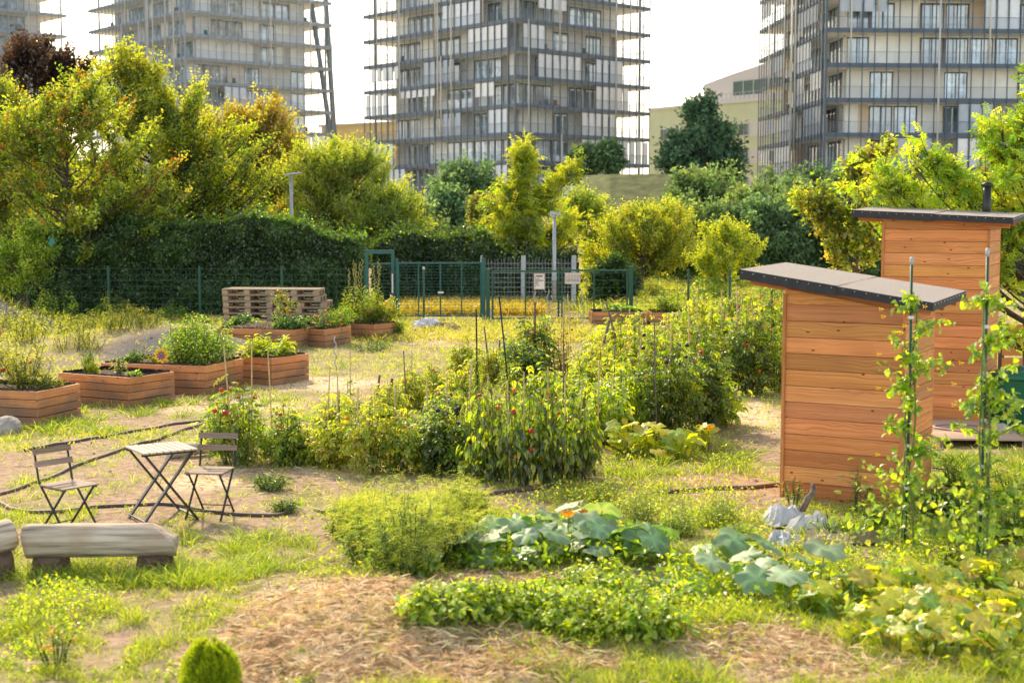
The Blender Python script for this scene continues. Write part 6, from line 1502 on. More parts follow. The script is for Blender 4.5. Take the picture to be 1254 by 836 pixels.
# ------------------------------------------------------------------ the vegetable rows
def at(px, py): p = GP(px, py); s = F / p.y; return p, s
pal_t = [((.20, .29, .035), 3), ((.29, .36, .045), 3), ((.11, .18, .025), 2), ((.42, .40, .06), 1)]
pal_d = [((.13, .21, .03), 3), ((.22, .30, .04), 2), ((.07, .12, .02), 3), ((.36, .34, .05), .6)]
pal_y = [((.36, .42, .04), 3), ((.46, .46, .05), 2), ((.18, .26, .035), 2), ((.50, .36, .08), .6)]
BAM = lambda dx, h, lx=0, r=.008: (dx, -.05, h, r, 'bamboo', lx)
rows = [
 # px, py, w, h, kind, stakes, fruit, label
 (293, 568, 100, 105, 'tom', (BAM(-.05, 1.42, -.10), BAM(.16, 1.45, .02), BAM(.42, 1.35, -.05)), (10, TR), 'big bushy tomato plant with ripe fruits behind the right chair'),
 (352, 566, 64, 66, 'tom', (), (5, TR), 'smaller tomato plant to the right of the big one behind the chair'),
 (415, 572, 62, 88, 'tomy', (BAM(.0, 1.1),), (3, TO), 'yellowish tomato plant at the left end of the front vegetable row'),
 (455, 577, 56, 86, 'tomy', (BAM(.05, .95), ), (2, TR), 'yellow-green pepper bush left of the plant with small red chillies'),
 (487, 576, 56, 82, 'tomy', (BAM(-.02, 1.0),), (9, TR, .014), 'pepper bush covered with small dark red chillies'),
 (546, 576, 62, 84, 'tomd', (BAM(.02, 1.15),), (16, (.015, .015, .03), .032), 'dark-leaved plant hung with blue-black tomatoes'),
 (520, 562, 40, 60, 'tomd', (), (0, TR), 'small dark green bush left behind the black tomatoes'),
 (598, 588, 62, 112, 'droop', (BAM(.0, 1.2), BAM(.2, 1.1, .02)), (3, TR), 'drooping tomato plant at the left end of the tall staked clump'),
 (636, 594, 62, 132, 'droop', (BAM(.05, 1.25), BAM(-.1, 1.15, -.03)), (5, TR), 'drooping tomato plant with a red cluster near the top, second in the tall staked clump'),
 (675, 592, 60, 124, 'droop', (BAM(-.04, 1.3), BAM(.15, 1.2)), (4, TR), 'drooping tomato plant third in the tall staked clump'),
 (708, 586, 46, 100, 'droop', (BAM(.0, 1.1, .04),), (4, TR), 'drooping tomato plant at the right end of the tall staked clump'),
 (660, 560, 80, 110, 'tom', (), (2, TR), 'leafy tomato plant behind the middle of the tall staked clump'),
 (740, 545, 66, 92, 'bean', (BAM(0, .9, .1),), None, 'bright green bean bush right of the tall staked clump'),
 (712, 530, 60, 80, 'bean', (), None, 'bright bean bush just behind the right end of the tall staked clump'),
 (765, 535, 70, 96, 'bean', (BAM(.1, 1.3, .1),), None, 'bean plant with pale top leaves left of the large dark bush'),
 (815, 535, 100, 130, 'tomd', (BAM(.0, 1.5, .06), BAM(.2, 1.3, .1)), (8, (.03, .015, .03), .03), 'very large dark bush with black fruits at the heart of the rows'),
 (860, 525, 70, 108, 'tomd', (BAM(-.1, 1.1, .05),), (6, TR), 'dense tomato bush with red fruits right of the large dark bush'),
 (885, 520, 56, 60, 'bean', (), None, 'pale leafy sorrel clump at the edge of the straw path'),
 (775, 480, 80, 100, 'tomy', (BAM(.1, 1.3),), None, 'tall pale tomato plant behind the large dark bush'),
 (835, 480, 90, 105, 'tom', (BAM(-.2, 1.3, -.05),), (5, TR), 'tall tomato plant rising behind the heart of the rows'),
 (885, 478, 70, 108, 'tom', (BAM(0, 1.7, -.05), BAM(.2, 1.6, .1)), (7, TO), 'tall tomato plant with orange fruits in the row next to the near shed'),
 (922, 482, 66, 112, 'tomd', (BAM(.05, 1.55, -.1),), (8, TR), 'tall dark tomato plant beside the straw path, two steps from the near shed'),
 (950, 478, 48, 100, 'tom', (), (4, TR), 'tall tomato plant closest to the wall of the near shed'),
 (860, 430, 80, 70, 'tomy', (), None, 'pale bush in the back row left of the marigolds'),
 (905, 430, 80, 72, 'tom', (), (4, TR), 'green bush in the back row below the marigolds'),
 (945, 425, 50, 70, 'tom', (), None, 'green bush in the back row right next to the shed roof'),
 (792, 425, 70, 24, 'tomy', (), None, 'low yellow-green bush in the back row below the right distant bed'),
 (868, 396, 60, 40, 'tomy', (), None, 'yellow-green bush at the far end of the rows'),
 (870, 378, 60, 46, 'bean', (), None, 'bright green bush below the rounded yellow shrub'),
 (640, 480, 50, 78, 'tomd', (), (3, TO), 'dark green tomato bush in the middle row, left of the red-leaved one'),
 (655, 470, 54, 80, 'tomd', (('w',),), (2, TR), 'dense dark tomato bush with a wooden stake in the middle row'),
 (690, 468, 40, 70, 'tomr', (('w2',),), (12, TR, .02), 'reddish tomato bush with many small red fruits in the middle row'),
 (730, 462, 60, 50, 'tomy', (), None, 'low yellow-green bush beside the crossed dead branches'),
 (585, 505, 34, 110, 'thin', (('g', 0, 1.55),), None, 'slim climbing plant on the left dark green stake in the middle row'),
 (626, 505, 34, 105, 'thin', (('g2', 0, 1.75),), None, 'slim climbing plant on the slanting dark green stake in the middle row'),
 (560, 500, 44, 56, 'tomy', (), (2, TR), 'yellow-green tomato plant left of the green stakes'),
 (530, 490, 44, 44, 'tomy', (), (2, TR), 'small yellow-green tomato plant with a red fruit on a bare stick'),
 (505, 500, 44, 50, 'tomy', (BAM(0, .9),), (2, TR), 'small tomato plant between the brown stakes and the black tomatoes'),
 (475, 520, 60, 50, 'tomy', (), None, 'low yellow-green bush around the two brown stakes'),
 (430, 522, 50, 60, 'thin', (BAM(.0, 1.1),), (2, TG), 'thin tomato plant with green fruits on a bamboo cane'),
 (600, 540, 60, 60, 'tom', (), None, 'green bush filling the gap behind the black tomatoes'),
 (570, 545, 46, 56, 'grassy', (), None, 'clump of long arching light green leaves behind the black tomatoes'),
 (700, 500, 50, 50, 'tomy', (), None, 'low pale bush in front of the reddish tomato'),
 (410, 530, 46, 36, 'tomy', (), None, 'low yellowish weeds left of the thin cane tomato'),
 (385, 565, 50, 44, 'tomy', (), (2, TR), 'low yellow-green bush between the chair tomato and the front row'),
 (600, 470, 50, 48, 'tomy', (), None, 'yellow-green bush on the lawn side of the green stakes'),
 (570, 460, 40, 40, 'tomy', (), None, 'small yellow-green bush at the upper left corner of the rows'),
 (760, 440, 70, 56, 'tomy', (), None, 'yellow-green bush right of the crossed dead branches'),
 (805, 452, 70, 66, 'tomy', (), (3, TR), 'pale bush behind the tall pale tomato plant'),
 (720, 490, 60, 58, 'tomy', (), None, 'yellow-green bush below the crossed dead branches'),
 (770, 508, 60, 70, 'bean', (), None, 'bright bean bush hugging the left flank of the large dark bush'),
 (665, 515, 60, 56, 'tom', (), (2, TR), 'green tomato bush behind the third drooping plant'),
 (920, 450, 60, 84, 'tomy', (), (4, TO), 'pale tomato plant behind the tall dark one by the path'),
 (845, 420, 60, 50, 'tomy', (), (3, TO), 'low pale bush in the back row, left of centre'),
 (620, 455, 44, 44, 'thin', (), None, 'sparse green seedling between the two dark sticks'),
 (545, 520, 44, 50, 'tom', (), (2, TR), 'green tomato bush to the upper left of the black tomatoes'),
]
for i, (px, py, w_, h_, kind, stk, fruit, lab) in enumerate(rows):
    p, s = at(px, py); h = h_ / s * 1.08; r = w_ / s / 2 * (1.02 if kind != 'tomd' else 1.15); sd0 = 500 + i
    # leaf sizes grow slightly with distance only through the choice of kind
    kw = dict(cat='tomato plant', group='vegetable plants in the garden rows', base_r=.35)
    st = []
    for q in stk:
        if q[0] == 'w': st.append((.0, 0, h * 1.15, .02, 'stake_brown', 0))
        elif q[0] == 'w2': st.append((.0, 0, h * 1.3, .018, 'bamboo', 0))
        elif q[0] in ('g', 'g2'): st.append((.0, 0, q[2] if len(q) > 2 else 1.5, .014, 'black_metal', -.18 if q[0] == 'g2' else -.02))
        else: st.append(q)
    if fruit is not None and fruit[0]: kw['fruit'] = (fruit[0], fruit[2] if len(fruit) > 2 else .029, (fruit[1],) if fruit[1] != TR else (TR, TR, TO))
    kw['stakes'] = st
    if kind == 'tom': a = dict(pal=pal_t, stems=int(14 + r * 26), leaves=17, ll=.066, lw=.038, pet=.11, pin=2, form='oval')
    elif kind == 'tomy': a = dict(pal=pal_y, stems=int(14 + r * 26), leaves=16, ll=.062, lw=.036, pet=.12, pin=2, form='oval')
    elif kind == 'tomd': a = dict(pal=pal_d, stems=int(18 + r * 30), leaves=20, ll=.07, lw=.042, pet=.12, pin=2, form='oval')
    elif kind == 'tomr': a = dict(pal=[((.30, .18, .04), 2), ((.40, .30, .05), 2), ((.14, .16, .03), 1)], stems=14, leaves=40, ll=.06, lw=.035, pet=.10)
    elif kind == 'droop': a = dict(pal=[((.10, .17, .025), 3), ((.20, .28, .03), 3), ((.34, .38, .04), 1), ((.06, .09, .02), 2)], stems=16, leaves=30, ll=.13, lw=.058, pet=.13, droop=1.5, form='oval', fan=.9)
    elif kind == 'bean': a = dict(pal=[((.30, .44, .035), 3), ((.40, .50, .04), 2), ((.17, .28, .03), 2)], stems=int(14 + r * 18), leaves=22, ll=.12, lw=.085, pet=.16, form='oval', droop=.5); kw['cat'] = 'bean plant'
    elif kind == 'thin': a = dict(pal=pal_t, stems=5, leaves=60, ll=.075, lw=.04, pet=.10, fan=.5)
    elif kind == 'grassy': a = dict(pal=[((.34, .46, .06), 1)], stems=26, leaves=6, ll=.2, lw=.02, pet=.02, fan=1.1, droop=.9); kw['cat'] = 'leafy clump'
    nm = {'bean': 'bean_plant', 'grassy': 'leafy_clump'}.get(kind, 'pepper_plant' if 'pepper' in lab else 'tomato_plant')
    if 'pepper' in lab: kw['cat'] = 'pepper plant'
    if a.get('form') is None and s > 90: a['form'] = 'oval'
    elif s < 70: a['leaves'] = int(a['leaves'] * .9); a['ll'] *= 1.2; a['lw'] *= 1.2
    kw.update(a); pal = kw.pop('pal')
    make_plant(nm, lab, tuple(p), h, r, sd0, pal, **kw)
# yellowing squash in the rows
for i, (px, py, rx, ry, n, lab) in enumerate(((775, 556, .34, .34, 34, 'yellow-green squash plant spreading in front of the large dark bush'), (815, 562, .36, .3, 34, 'squash plant with orange-edged leaves at the front of the rows'), (740, 500, .3, .3, 26, 'squash plant with big light green leaves behind the bean bush'), (872, 555, .2, .2, 12, 'small squash seedling with a yellow leaf beside the path'))):
    p, s = at(px, py); make_squash('squash_plant', lab, tuple(p), rx * 1.2, ry * 1.3, int(n * 1.4), 80 + i, [((.40, .48, .04), 3), ((.60, .54, .04), 3), ((.24, .36, .035), 2), ((.60, .36, .05), .6)], h=(.1, .40), lr=(.07, .12), mat='leaf', flowers=2 if i == 3 else 0)
# marigold strips behind the rows
for i, (px, py, w_, h_, lab) in enumerate(((900, 385, 60, 24, 'orange marigolds at the far end, left part, under the rounded shrub'), (940, 392, 50, 26, 'orange marigolds at the far end, right part, beside the near shed'))):
    p, s = at(px, py); make_plant('marigold', lab, tuple(p), h_ / s * 1.2, w_ / s / 2 * 1.1, 90 + i, g_bright, 30, 24, .08, .04, cat='marigold', fruit=(20, .04, ((.8, .25, .02), (.75, .12, .02)), 'blossom'), base_r=.8)
# stakes of their own --------------------------------------------------------------------------
def stake(pix0, pix1, r, mat, lab, name='garden_stake', cat='stake', group='garden stakes', bend=0, cap=False):
    a = GP(*pix0); b = P(pix1[0], pix1[1], a.y)
    t = empty(name, tuple(a), 0, lab, cat, group)
    mid = (b - a) / 2 + Vector((bend, 0, 0)); m = MB(); m.tube([Vector((0, 0, -.1)), mid, b - a], r, 7); m.build('shaft', M[mat], t)
    if cap: m = MB(); m.lathe([(r * .8, -.01), (r * 1.35, 0), (r * 1.35, .05), (r * .6, .07), (.001, .072)], tuple(b - a), 10); m.build('cap', M['galv'], t)
    return t
stake((459, 512), (465, 459), .018, 'stake_brown', 'left one of two short brown stakes in the yellow-green bush')
stake((477, 512), (480, 463), .020, 'stake_brown', 'right one of two short brown stakes in the yellow-green bush')
stake((519, 402), (519, 330), .028, 'green_metal', 'lone dark green post in front of the teal mesh gate', cap=True)
stake((601, 470), (593, 400), .014, 'driftwood', 'thin slanting dark stick in the middle row')
stake((610, 462), (612, 416), .016, 'driftwood', 'short upright dark stick in the middle row')
stake((736, 455), (746, 392), .026, 'driftwood', 'curved pale dead branch, left one of the crossed pair', 'dead_branch', 'branch', 'dead branches', bend=-.03)
stake((762, 452), (742, 370), .020, 'driftwood', 'straight dark dead branch, right one of the crossed pair', 'dead_branch', 'branch', 'dead branches', bend=.02)
stake((778, 440), (776, 388), .012, 'driftwood', 'thin stick right of the crossed dead branches', bend=.01)
for i, (px, pt, pb, r_, h_) in enumerate(((655, 357, 392, .030, 0), (671, 355, 392, .030, 0), (675, 362, 396, .03, 0), (691, 365, 392, .03, 0), (713, 355, 393, .03, 0), (411, 412, 442, .02, 0), (557, 421, 445, .02, 0))):
    p = GP(px, pb + 12); zt = P(px, pt, p.y).z; n = 48; m = MB()
    m.tube([Vector((p.x + math.sin(k / n * 2 * PI * 3.2 + i) * r_, p.y + math.cos(k / n * 2 * PI * 3.2 + i) * r_, -.05 + (zt + .05) * k / n)) for k in range(n + 1)], .011, 6)
    o = m.build('spiral_stake', M['galv']); tag(o, ('spiral metal plant stake, %s in front of the green double gate' % ('leftmost', 'second from left', 'middle one', 'second from right', 'rightmost')[i]) if i < 5 else ('faint spiral metal stake on the lawn, the %s one' % ('left' if i == 5 else 'right')), 'plant stake', 'spiral plant stakes')

# climbing plants on stakes before the near shed ---------------------------------------------------
def climber(px, py, ptop, label, seed, w_):
    p, s = at(px, py); H_ = P(px, ptop, p.y).z - p.z
    rg = np.random.default_rng(seed)
    t = empty('climbing_plant', tuple(p), 0, label, 'climbing plant', 'climbers on green stakes')
    m = MB(); m.tube([(0, 0, -.1), (.01, 0, H_ * .5), (0, 0, H_)], .013, 8); m.build('stake', M['green_metal'], t)
    m = MB(); m.lathe([(.012, -.01), (.018, 0), (.018, .05), (.01, .06), (.001, .062)], (0, 0, H_), 10); m.build('cap', M['galv'], t)
    m = MB()
    for k in range(5): z = .5 + k * .38; m.lathe([(.022, z), (.03, z + .012), (.022, z + .03)], (.006, 0, 0), 8)
    m.build('tie', M['white_paint'], t)
    # winding main stems
    parts = []; lp, lax, lup, lc, lsz = [], [], [], [], []
    for j in range(3):
        zz = np.linspace(0, H_ * (.86, .74, .6)[j], 22); ph = rg.uniform(0, 6)
        pts = np.stack([np.sin(zz * 3 + ph) * .05 + .02, np.cos(zz * 2.6 + ph) * .05, zz], -1)
        v, f = tubes(pts[:-1], (pts[:-1] + pts[1:]) / 2, pts[1:], .009, .009, 1, 6); parts.append((v, f, np.tile((.20, .26, .08), (len(v), 1))))
    nb = 30
    z0 = rg.uniform(.12, .86, nb) ** .85 * H_; a = rg.uniform(0, 2 * PI, nb); ln = w_ * rg.uniform(.25, 1.0, nb) * (1.25 - .55 * z0 / H_)
    P0 = np.stack([np.zeros(nb) + .02, np.zeros(nb), z0], -1); d = np.stack([np.cos(a), np.sin(a) * .8, rg.uniform(-.2, .9, nb)], -1)
    P2 = P0 + d * ln[:, None]; P2[:, 2] = np.maximum(P2[:, 2], .08); P1 = (P0 + P2) / 2 + np.array([0, 0, .07])
    v, f = tubes(P0, P1, P2, .006, .003, 5, 5); parts.append((v, f, np.tile((.22, .29, .09), (len(v), 1))))
    v, f, c = join(parts); mesh_np('stem', v, f, c, M['bark'], t, smooth=True)
    n = nb * 20; k = np.repeat(np.arange(nb), 20); u = rg.uniform(.1, 1.05, n)
    Lp = bez(P0[k], P1[k], P2[k], u) + rdir(rg, n) * rg.uniform(.0, .07, (n, 1))
    n2 = int(300 * w_ / .3); zz = rg.uniform(0, 1, n2) ** 1.5 * .75; Lp2 = np.stack([rg.normal(size=n2) * (.24 - .15 * zz) * w_ / .3, rg.normal(size=n2) * .18, zz + .04], -1)
    Lp = np.concatenate([Lp, Lp2]); n = len(Lp)
    ax = nrm_(rdir(rg, n) + np.array([0, 0, -.25])); up_ = nrm_(rdir(rg, n) * .6 + np.array([0, -.3, 1])); sz = rg.uniform(.5, 1.15, n)
    c = pick(rg, [((.24, .37, .04), 3), ((.34, .46, .05), 2), ((.13, .22, .03), 3)], n) * rg.uniform(.8, 1.25, (n, 1))
    v, f, c = ovals(Lp, ax, up_, .072 * sz, .062 * sz, c); mesh_np('foliage', v, f, c, M['leaf'], t)
    m = MB()
    for q in range(16):
        a_ = rg.uniform(0, 2 * PI); z = rg.uniform(.25, .85) * H_; c0 = Vector((math.cos(a_) * w_ * .7, math.sin(a_) * w_ * .4 - .08, z))
        for j in range(5): dd = Vector((math.cos(j * 1.257), math.sin(j * 1.257) * .6, math.sin(j * 1.257))).normalized() * .018; m.add([c0, c0 + dd + Vector((0, -.004, .006)), c0 + dd * 1.4, c0 + dd - Vector((0, .004, .006))], [(0, 1, 2, 3)], (.85, .58, .03))
    m.build('blossom', M['petal'], t)
    return t
climber(1108, 668, 323, 'climbing plant on the left dark green stake directly before the near shed', 71, .42)
climber(1198, 704, 313, 'climbing plant on the right dark green stake, in front of the tall shed', 72, .38)
# seedling against the shed wall, bushes at its foot
for (px, py, w_, h_, pal, lab, kw) in (
    (1048, 628, 60, 70, [((.10, .17, .05), 2), ((.16, .23, .07), 1)], 'thin grey-green thistle against the front wall of the near shed', dict(stems=6, leaves=24, ll=.06, lw=.018, low=.3, pet=.06)),
    (972, 622, 36, 44, g_pale, 'dry pale weed at the front left corner of the near shed', dict(stems=9, leaves=18, ll=.03, lw=.02)),
    (1020, 655, 60, 34, g_mid, 'grassy weed right of the sack heap', dict(stems=26, leaves=6, ll=.14, lw=.012, fan=1.1, droop=.6)),
    (1070, 650, 50, 44, g_mid, 'leafy weed between the sacks and the left climber', dict(stems=18, leaves=16, ll=.06, lw=.035)),
    (1150, 632, 60, 50, g_dark, 'dark leafy weed in the shade between the two climbers', dict(stems=20, leaves=24, ll=.07, lw=.05)),
    (1175, 600, 60, 40, g_mid, 'tall dark grass clump behind the climbers', dict(stems=40, leaves=5, ll=.22, lw=.012, fan=1.0, droop=.4, upbias=2.0)),
    (1232, 620, 60, 50, g_bright, 'bright weed bush at the right edge behind the right climber', dict(stems=24, leaves=30, ll=.05, lw=.035)),
    (742, 616, 60, 34, g_pale, 'wispy pale weed behind the middle squash leaves', dict(stems=26, leaves=24, ll=.045, lw=.022, stemc=(.3, .36, .12), sr=.003)),
    (785, 640, 70, 44, g_pale, 'wispy pale weed right behind the right squash leaves', dict(stems=28, leaves=26, ll=.045, lw=.022, stemc=(.3, .36, .12), sr=.003)),
    (835, 655, 70, 48, g_bright, 'bright weed tuft between the two squash patches', dict(stems=28, leaves=26, ll=.05, lw=.026, stemc=(.3, .36, .12), sr=.003)),
    (880, 640, 70, 40, g_pale, 'pale weed tuft left of the crumpled sacks', dict(stems=28, leaves=26, ll=.045, lw=.022, stemc=(.3, .36, .12), sr=.003)),
    (905, 668, 60, 34, g_bright, 'low bright weed directly behind the silvery squash leaves', dict(stems=26, leaves=24, ll=.05, lw=.028, stemc=(.3, .36, .12), sr=.003)),
    (330, 600, 60, 22, g_mid, 'low green weed on the bare earth right of the right chair', dict(stems=24, leaves=20, ll=.05, lw=.02)),
    (350, 625, 50, 18, g_mid, 'low weed beside the end of the hose right of the table', dict(stems=20, leaves=18, ll=.05, lw=.02)),
    (1240, 665, 60, 60, g_bright, 'leafy weed at the right edge beside the right climber', dict(stems=24, leaves=30, ll=.055, lw=.035)),
    (1165, 700, 60, 36, pal_y, 'low yellow-green weed at the foot of the right climber', dict(stems=24, leaves=24, ll=.045, lw=.03))):
    p, s = at(px, py); make_plant('weed', lab, tuple(p), h_ / s, w_ / s / 2, hash(lab) % 1000 if False else px, pal, cat='weed', **kw)

# ------------------------------------------------------------------ foreground planting
blue = [((.19, .32, .15), 4), ((.28, .39, .22), 3), ((.32, .46, .07), .8)]
for i, (px, py, rx, ry, n, h, lr, lab, fl) in enumerate((
    (620, 690, .46, .48, 20, (.12, .36), (.11, .17), 'left part of the blue-green squash patch, beside the feathery dill', 0),
    (700, 672, .48, .55, 22, (.16, .44), (.12, .19), 'middle of the blue-green squash patch with an orange blossom', 2),
    (765, 682, .42, .46, 16, (.14, .36), (.12, .18), 'right part of the blue-green squash patch', 0),
    (890, 715, .50, .60, 9, (.20, .46), (.12, .18), 'squash plant with four large pale leaves, left of the yellowing vines', 0),
    (975, 735, .50, .55, 9, (.18, .44), (.12, .18), 'squash plant with broad silvery leaves in front of the sack heap', 0),
    (845, 740, .20, .2, 4, (.10, .2), (.09, .13), 'low squash leaves at the edge of the bright low greens', 0),
    (512, 712, .16, .16, 4, (.12, .22), (.07, .10), 'few round squash leaves at the foot of the feathery dill', 0))):
    p, s = at(px, py); make_squash('squash_plant', lab, tuple(p), rx, ry, n, 120 + i, blue, h=h, lr=lr, flowers=fl, low_leaf=int(500 * rx / .4), low_pal=g_bright, group='blue-green squash plants')
yl = [((.36, .44, .07), 2.5), ((.66, .58, .05), 4), ((.17, .29, .07), 2), ((.70, .40, .08), 1.2)]
for i, (px, py, lab) in enumerate(((1050, 750, 'yellowing vine with small leaves just right of the silvery squash'), (1110, 735, 'yellowing vine under the left climber'), (1105, 785, 'green-yellow vine nearest to the viewer at the lower right'), (1170, 760, 'yellowing vine in the middle of the lower right patch'), (1180, 800, 'bright yellow leaves at the lower right, closest to the viewer'), (1235, 770, 'yellow vine leaves at the lower right corner'), (1238, 722, 'green vine leaves at the right edge under the climber'))):
    p, s = at(px, py); make_squash('cucumber_vine', lab, tuple(p), .44, .42, 46, 140 + i, yl, h=(.05, .28), lr=(.05, .11), mat='leaf', low_leaf=90, low_pal=g_bright, cat='vine', group='yellowing vines')
dl = [((.33, .40, .12), 3), ((.42, .46, .16), 2), ((.22, .30, .07), 2)]
for i, (px, py, w_, h_, lab) in enumerate(((455, 690, 90, 84, 'feathery dill clump at the left end of the dill patch'), (500, 712, 100, 118, 'tallest feathery dill clump, nearest to the viewer'), (550, 690, 80, 100, 'feathery dill clump next to the squash patch'), (490, 660, 90, 74, 'feathery dill clump in the middle of the patch'), (560, 635, 70, 52, 'small feathery dill clump at the back near the short hose'), (430, 655, 60, 50, 'low feathery dill clump at the back left'))):
    p, s = at(px, py); make_plant('dill_plant', lab, tuple(p), h_ / s * .78, w_ / s / 2 * .95, 160 + i, g_mid, 36, 44, .036, .026, pet=.09, cat='dill', group='feathery dill clumps', base_r=.6, upbias=1.0, fan=1.0)
    o = make_plant('dill_plant', lab.replace('clump', 'plume'), tuple(p), h_ / s * 1.12, w_ / s / 2 * 1.15, 170 + i, dl, 30, 19, .034, .0042, pet=.09, low=.38, pin=4, rach=4.0, cat='dill', group='feathery dill clumps', base_r=.5, upbias=1.2, fan=1.05, sr=.004, stemc=(.30, .36, .10))
for i, (px, py, w_, lab) in enumerate(((535, 790, 70, 'left end of the bright low strawberry patch'), (590, 780, 70, 'second clump from the left in the strawberry patch'), (640, 775, 70, 'third clump from the left in the strawberry patch'), (692, 745, 70, 'upper middle clump of the strawberry patch'), (700, 785, 80, 'lower middle clump of the strawberry patch'), (745, 760, 80, 'clump below the middle squash leaves in the strawberry patch'), (790, 790, 80, 'lower right clump of the strawberry patch'), (800, 750, 60, 'upper right clump of the strawberry patch'), (745, 722, 60, 'topmost clump of the strawberry patch, touching the squash'))):
    p, s = at(px, py); make_plant('strawberry_plant', lab, tuple(p), .26, w_ / s / 2 * 1.2, 180 + i, [((.32, .46, .04), 3), ((.42, .54, .05), 2), ((.17, .29, .03), 2)], 46, 15, .075, .052, pet=.07, form='oval', cat='strawberry plant', group='low strawberry plants', base_r=.9, fan=1.0)
# thuja ball at the bottom
p, s = at(258, 846)
rg = np.random.default_rng(77); t = empty('thuja', tuple(p), 0, 'small dense conical thuja at the bottom edge', 'thuja'); n = 15000
a = rg.uniform(0, 2 * PI, n); z = rg.random(n) ** .8; rr = .165 * np.sqrt(np.clip(1 - z ** 2.2, 0, 1)) * (.72 + .33 * rg.random(n)) + .01
rr = rr * (1 + .35 * (fbm(a * 2.2 + 9, z * 5, 3) - .5)); pos = np.stack([np.cos(a) * rr, np.sin(a) * rr, z * .27 * (1 + .6 * (fbm(a * 3, z * 0 + 2, 8) - .5))], -1); ax = nrm_(np.stack([np.cos(a) * .6, np.sin(a) * .6, np.full(n, 1.0)], -1) + rdir(rg, n) * .4)
v, f, c = kites(pos, ax, rdir(rg, n), rg.uniform(.015, .04, n), .006, pick(rg, [((.24, .34, .03), 2), ((.38, .44, .04), 2), ((.10, .18, .02), 1)], n)); mesh_np('foliage', v, f, c, M['leaf'], t)
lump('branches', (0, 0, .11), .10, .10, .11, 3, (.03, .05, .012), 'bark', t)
m = MB(); m.tube([(0, 0, -.05), (0, 0, .2)], .02, 6, col=(.15, .1, .06)); m.build('trunk', M['bark'], t)
# orange flowers bottom left
p, s = at(70, 815); make_plant('marigold', 'small orange-flowered plant at the lower left corner', tuple(p), .34, .20, 191, [((.30, .36, .05), 2), ((.20, .28, .03), 1)], 10, 14, .04, .02, cat='marigold', fruit=(9, .019, ((.88, .48, .05),), 'blossom'))
# weeds and shrubs in mid distance left
for (px, py, w_, h_, pal, lab, kw) in (
    (72, 400, 60, 50, g_bright, 'upright bright weed on the bank near the rubble heap', dict(stems=16, leaves=40, ll=.10, lw=.05)),
    (60, 420, 70, 34, pal_y, 'low yellow-green weeds on the bank behind the nearest bed', dict(stems=26, leaves=30, ll=.08, lw=.03)),
    (110, 415, 90, 34, pal_y, 'dry yellow brush on the bank behind the half-empty bed', dict(stems=40, leaves=26, ll=.09, lw=.02)),
    (160, 425, 80, 36, [((.20, .24, .06), 2), ((.30, .28, .10), 1), ((.12, .15, .04), 1)], 'olive feathery bush on the dug bank', dict(stems=60, leaves=40, ll=.07, lw=.012)),
    (140, 392, 60, 34, g_mid, 'green weed clump at the foot of the wire fence, left', dict(stems=20, leaves=30, ll=.10, lw=.04)),
    (215, 395, 60, 26, g_mid, 'green weed clump at the foot of the wire fence, middle', dict(stems=20, leaves=30, ll=.10, lw=.04)),
    (245, 405, 50, 18, g_dark, 'dark weed on the crest of the dug bank', dict(stems=16, leaves=26, ll=.10, lw=.05)),
    (20, 395, 50, 30, g_bright, 'weed behind the rubble heap at the left edge', dict(stems=16, leaves=30, ll=.1, lw=.04)),
    (130, 412, 26, 60, g_pale, 'tall thin seed stalk on the bank', dict(stems=4, leaves=30, ll=.07, lw=.02, low=.3)),
    (82, 386, 22, 70, g_pale, 'tall pale stalk beside the trunk of the pear tree', dict(stems=4, leaves=40, ll=.08, lw=.03, low=.3)),
    (430, 400, 40, 20, g_mid, 'low weed left of the tall mullein bed', dict(stems=14, leaves=20, ll=.08, lw=.03)),
    (800, 372, 60, 30, pal_y, 'yellow-green bush behind the right distant bed', dict(stems=24, leaves=40, ll=.1, lw=.05)),
    (830, 385, 60, 36, pal_y, 'bright yellow-green bush right of the distant pair of beds', dict(stems=26, leaves=40, ll=.1, lw=.05)),
    (875, 362, 70, 34, g_bright, 'leafy bush under the rounded yellow shrub', dict(stems=26, leaves=40, ll=.1, lw=.05)),
    (950, 372, 60, 34, g_mid, 'green bush behind the marigolds near the shed', dict(stems=26, leaves=36, ll=.1, lw=.05)),
    (30, 432, 60, 34, pal_y, 'yellow weeds on the bank behind the left end of the nearest bed', dict(stems=30, leaves=30, ll=.08, lw=.025)),
    (95, 436, 70, 34, [((.38, .36, .10), 2), ((.28, .30, .08), 2)], 'dry yellow brush between the nearest bed and the dug bank', dict(stems=40, leaves=28, ll=.07, lw=.018)),
    (15, 412, 60, 30, pal_y, 'yellow-green weeds in front of the rubble heap', dict(stems=26, leaves=28, ll=.09, lw=.03)),
    (455, 430, 60, 16, g_mid, 'low green tuft on the lawn below the mullein bed', dict(stems=30, leaves=20, ll=.08, lw=.02)),
    (490, 392, 40, 14, pal_y, 'yellow weed at the foot of the teal gate', dict(stems=20, leaves=20, ll=.08, lw=.02))):
    p, s = at(px, py); make_plant('weed', lab, tuple(p), h_ / s * 1.05, w_ / s / 2 * 1.1, 200 + px, pal, cat='weed', base_r=.7, **kw)

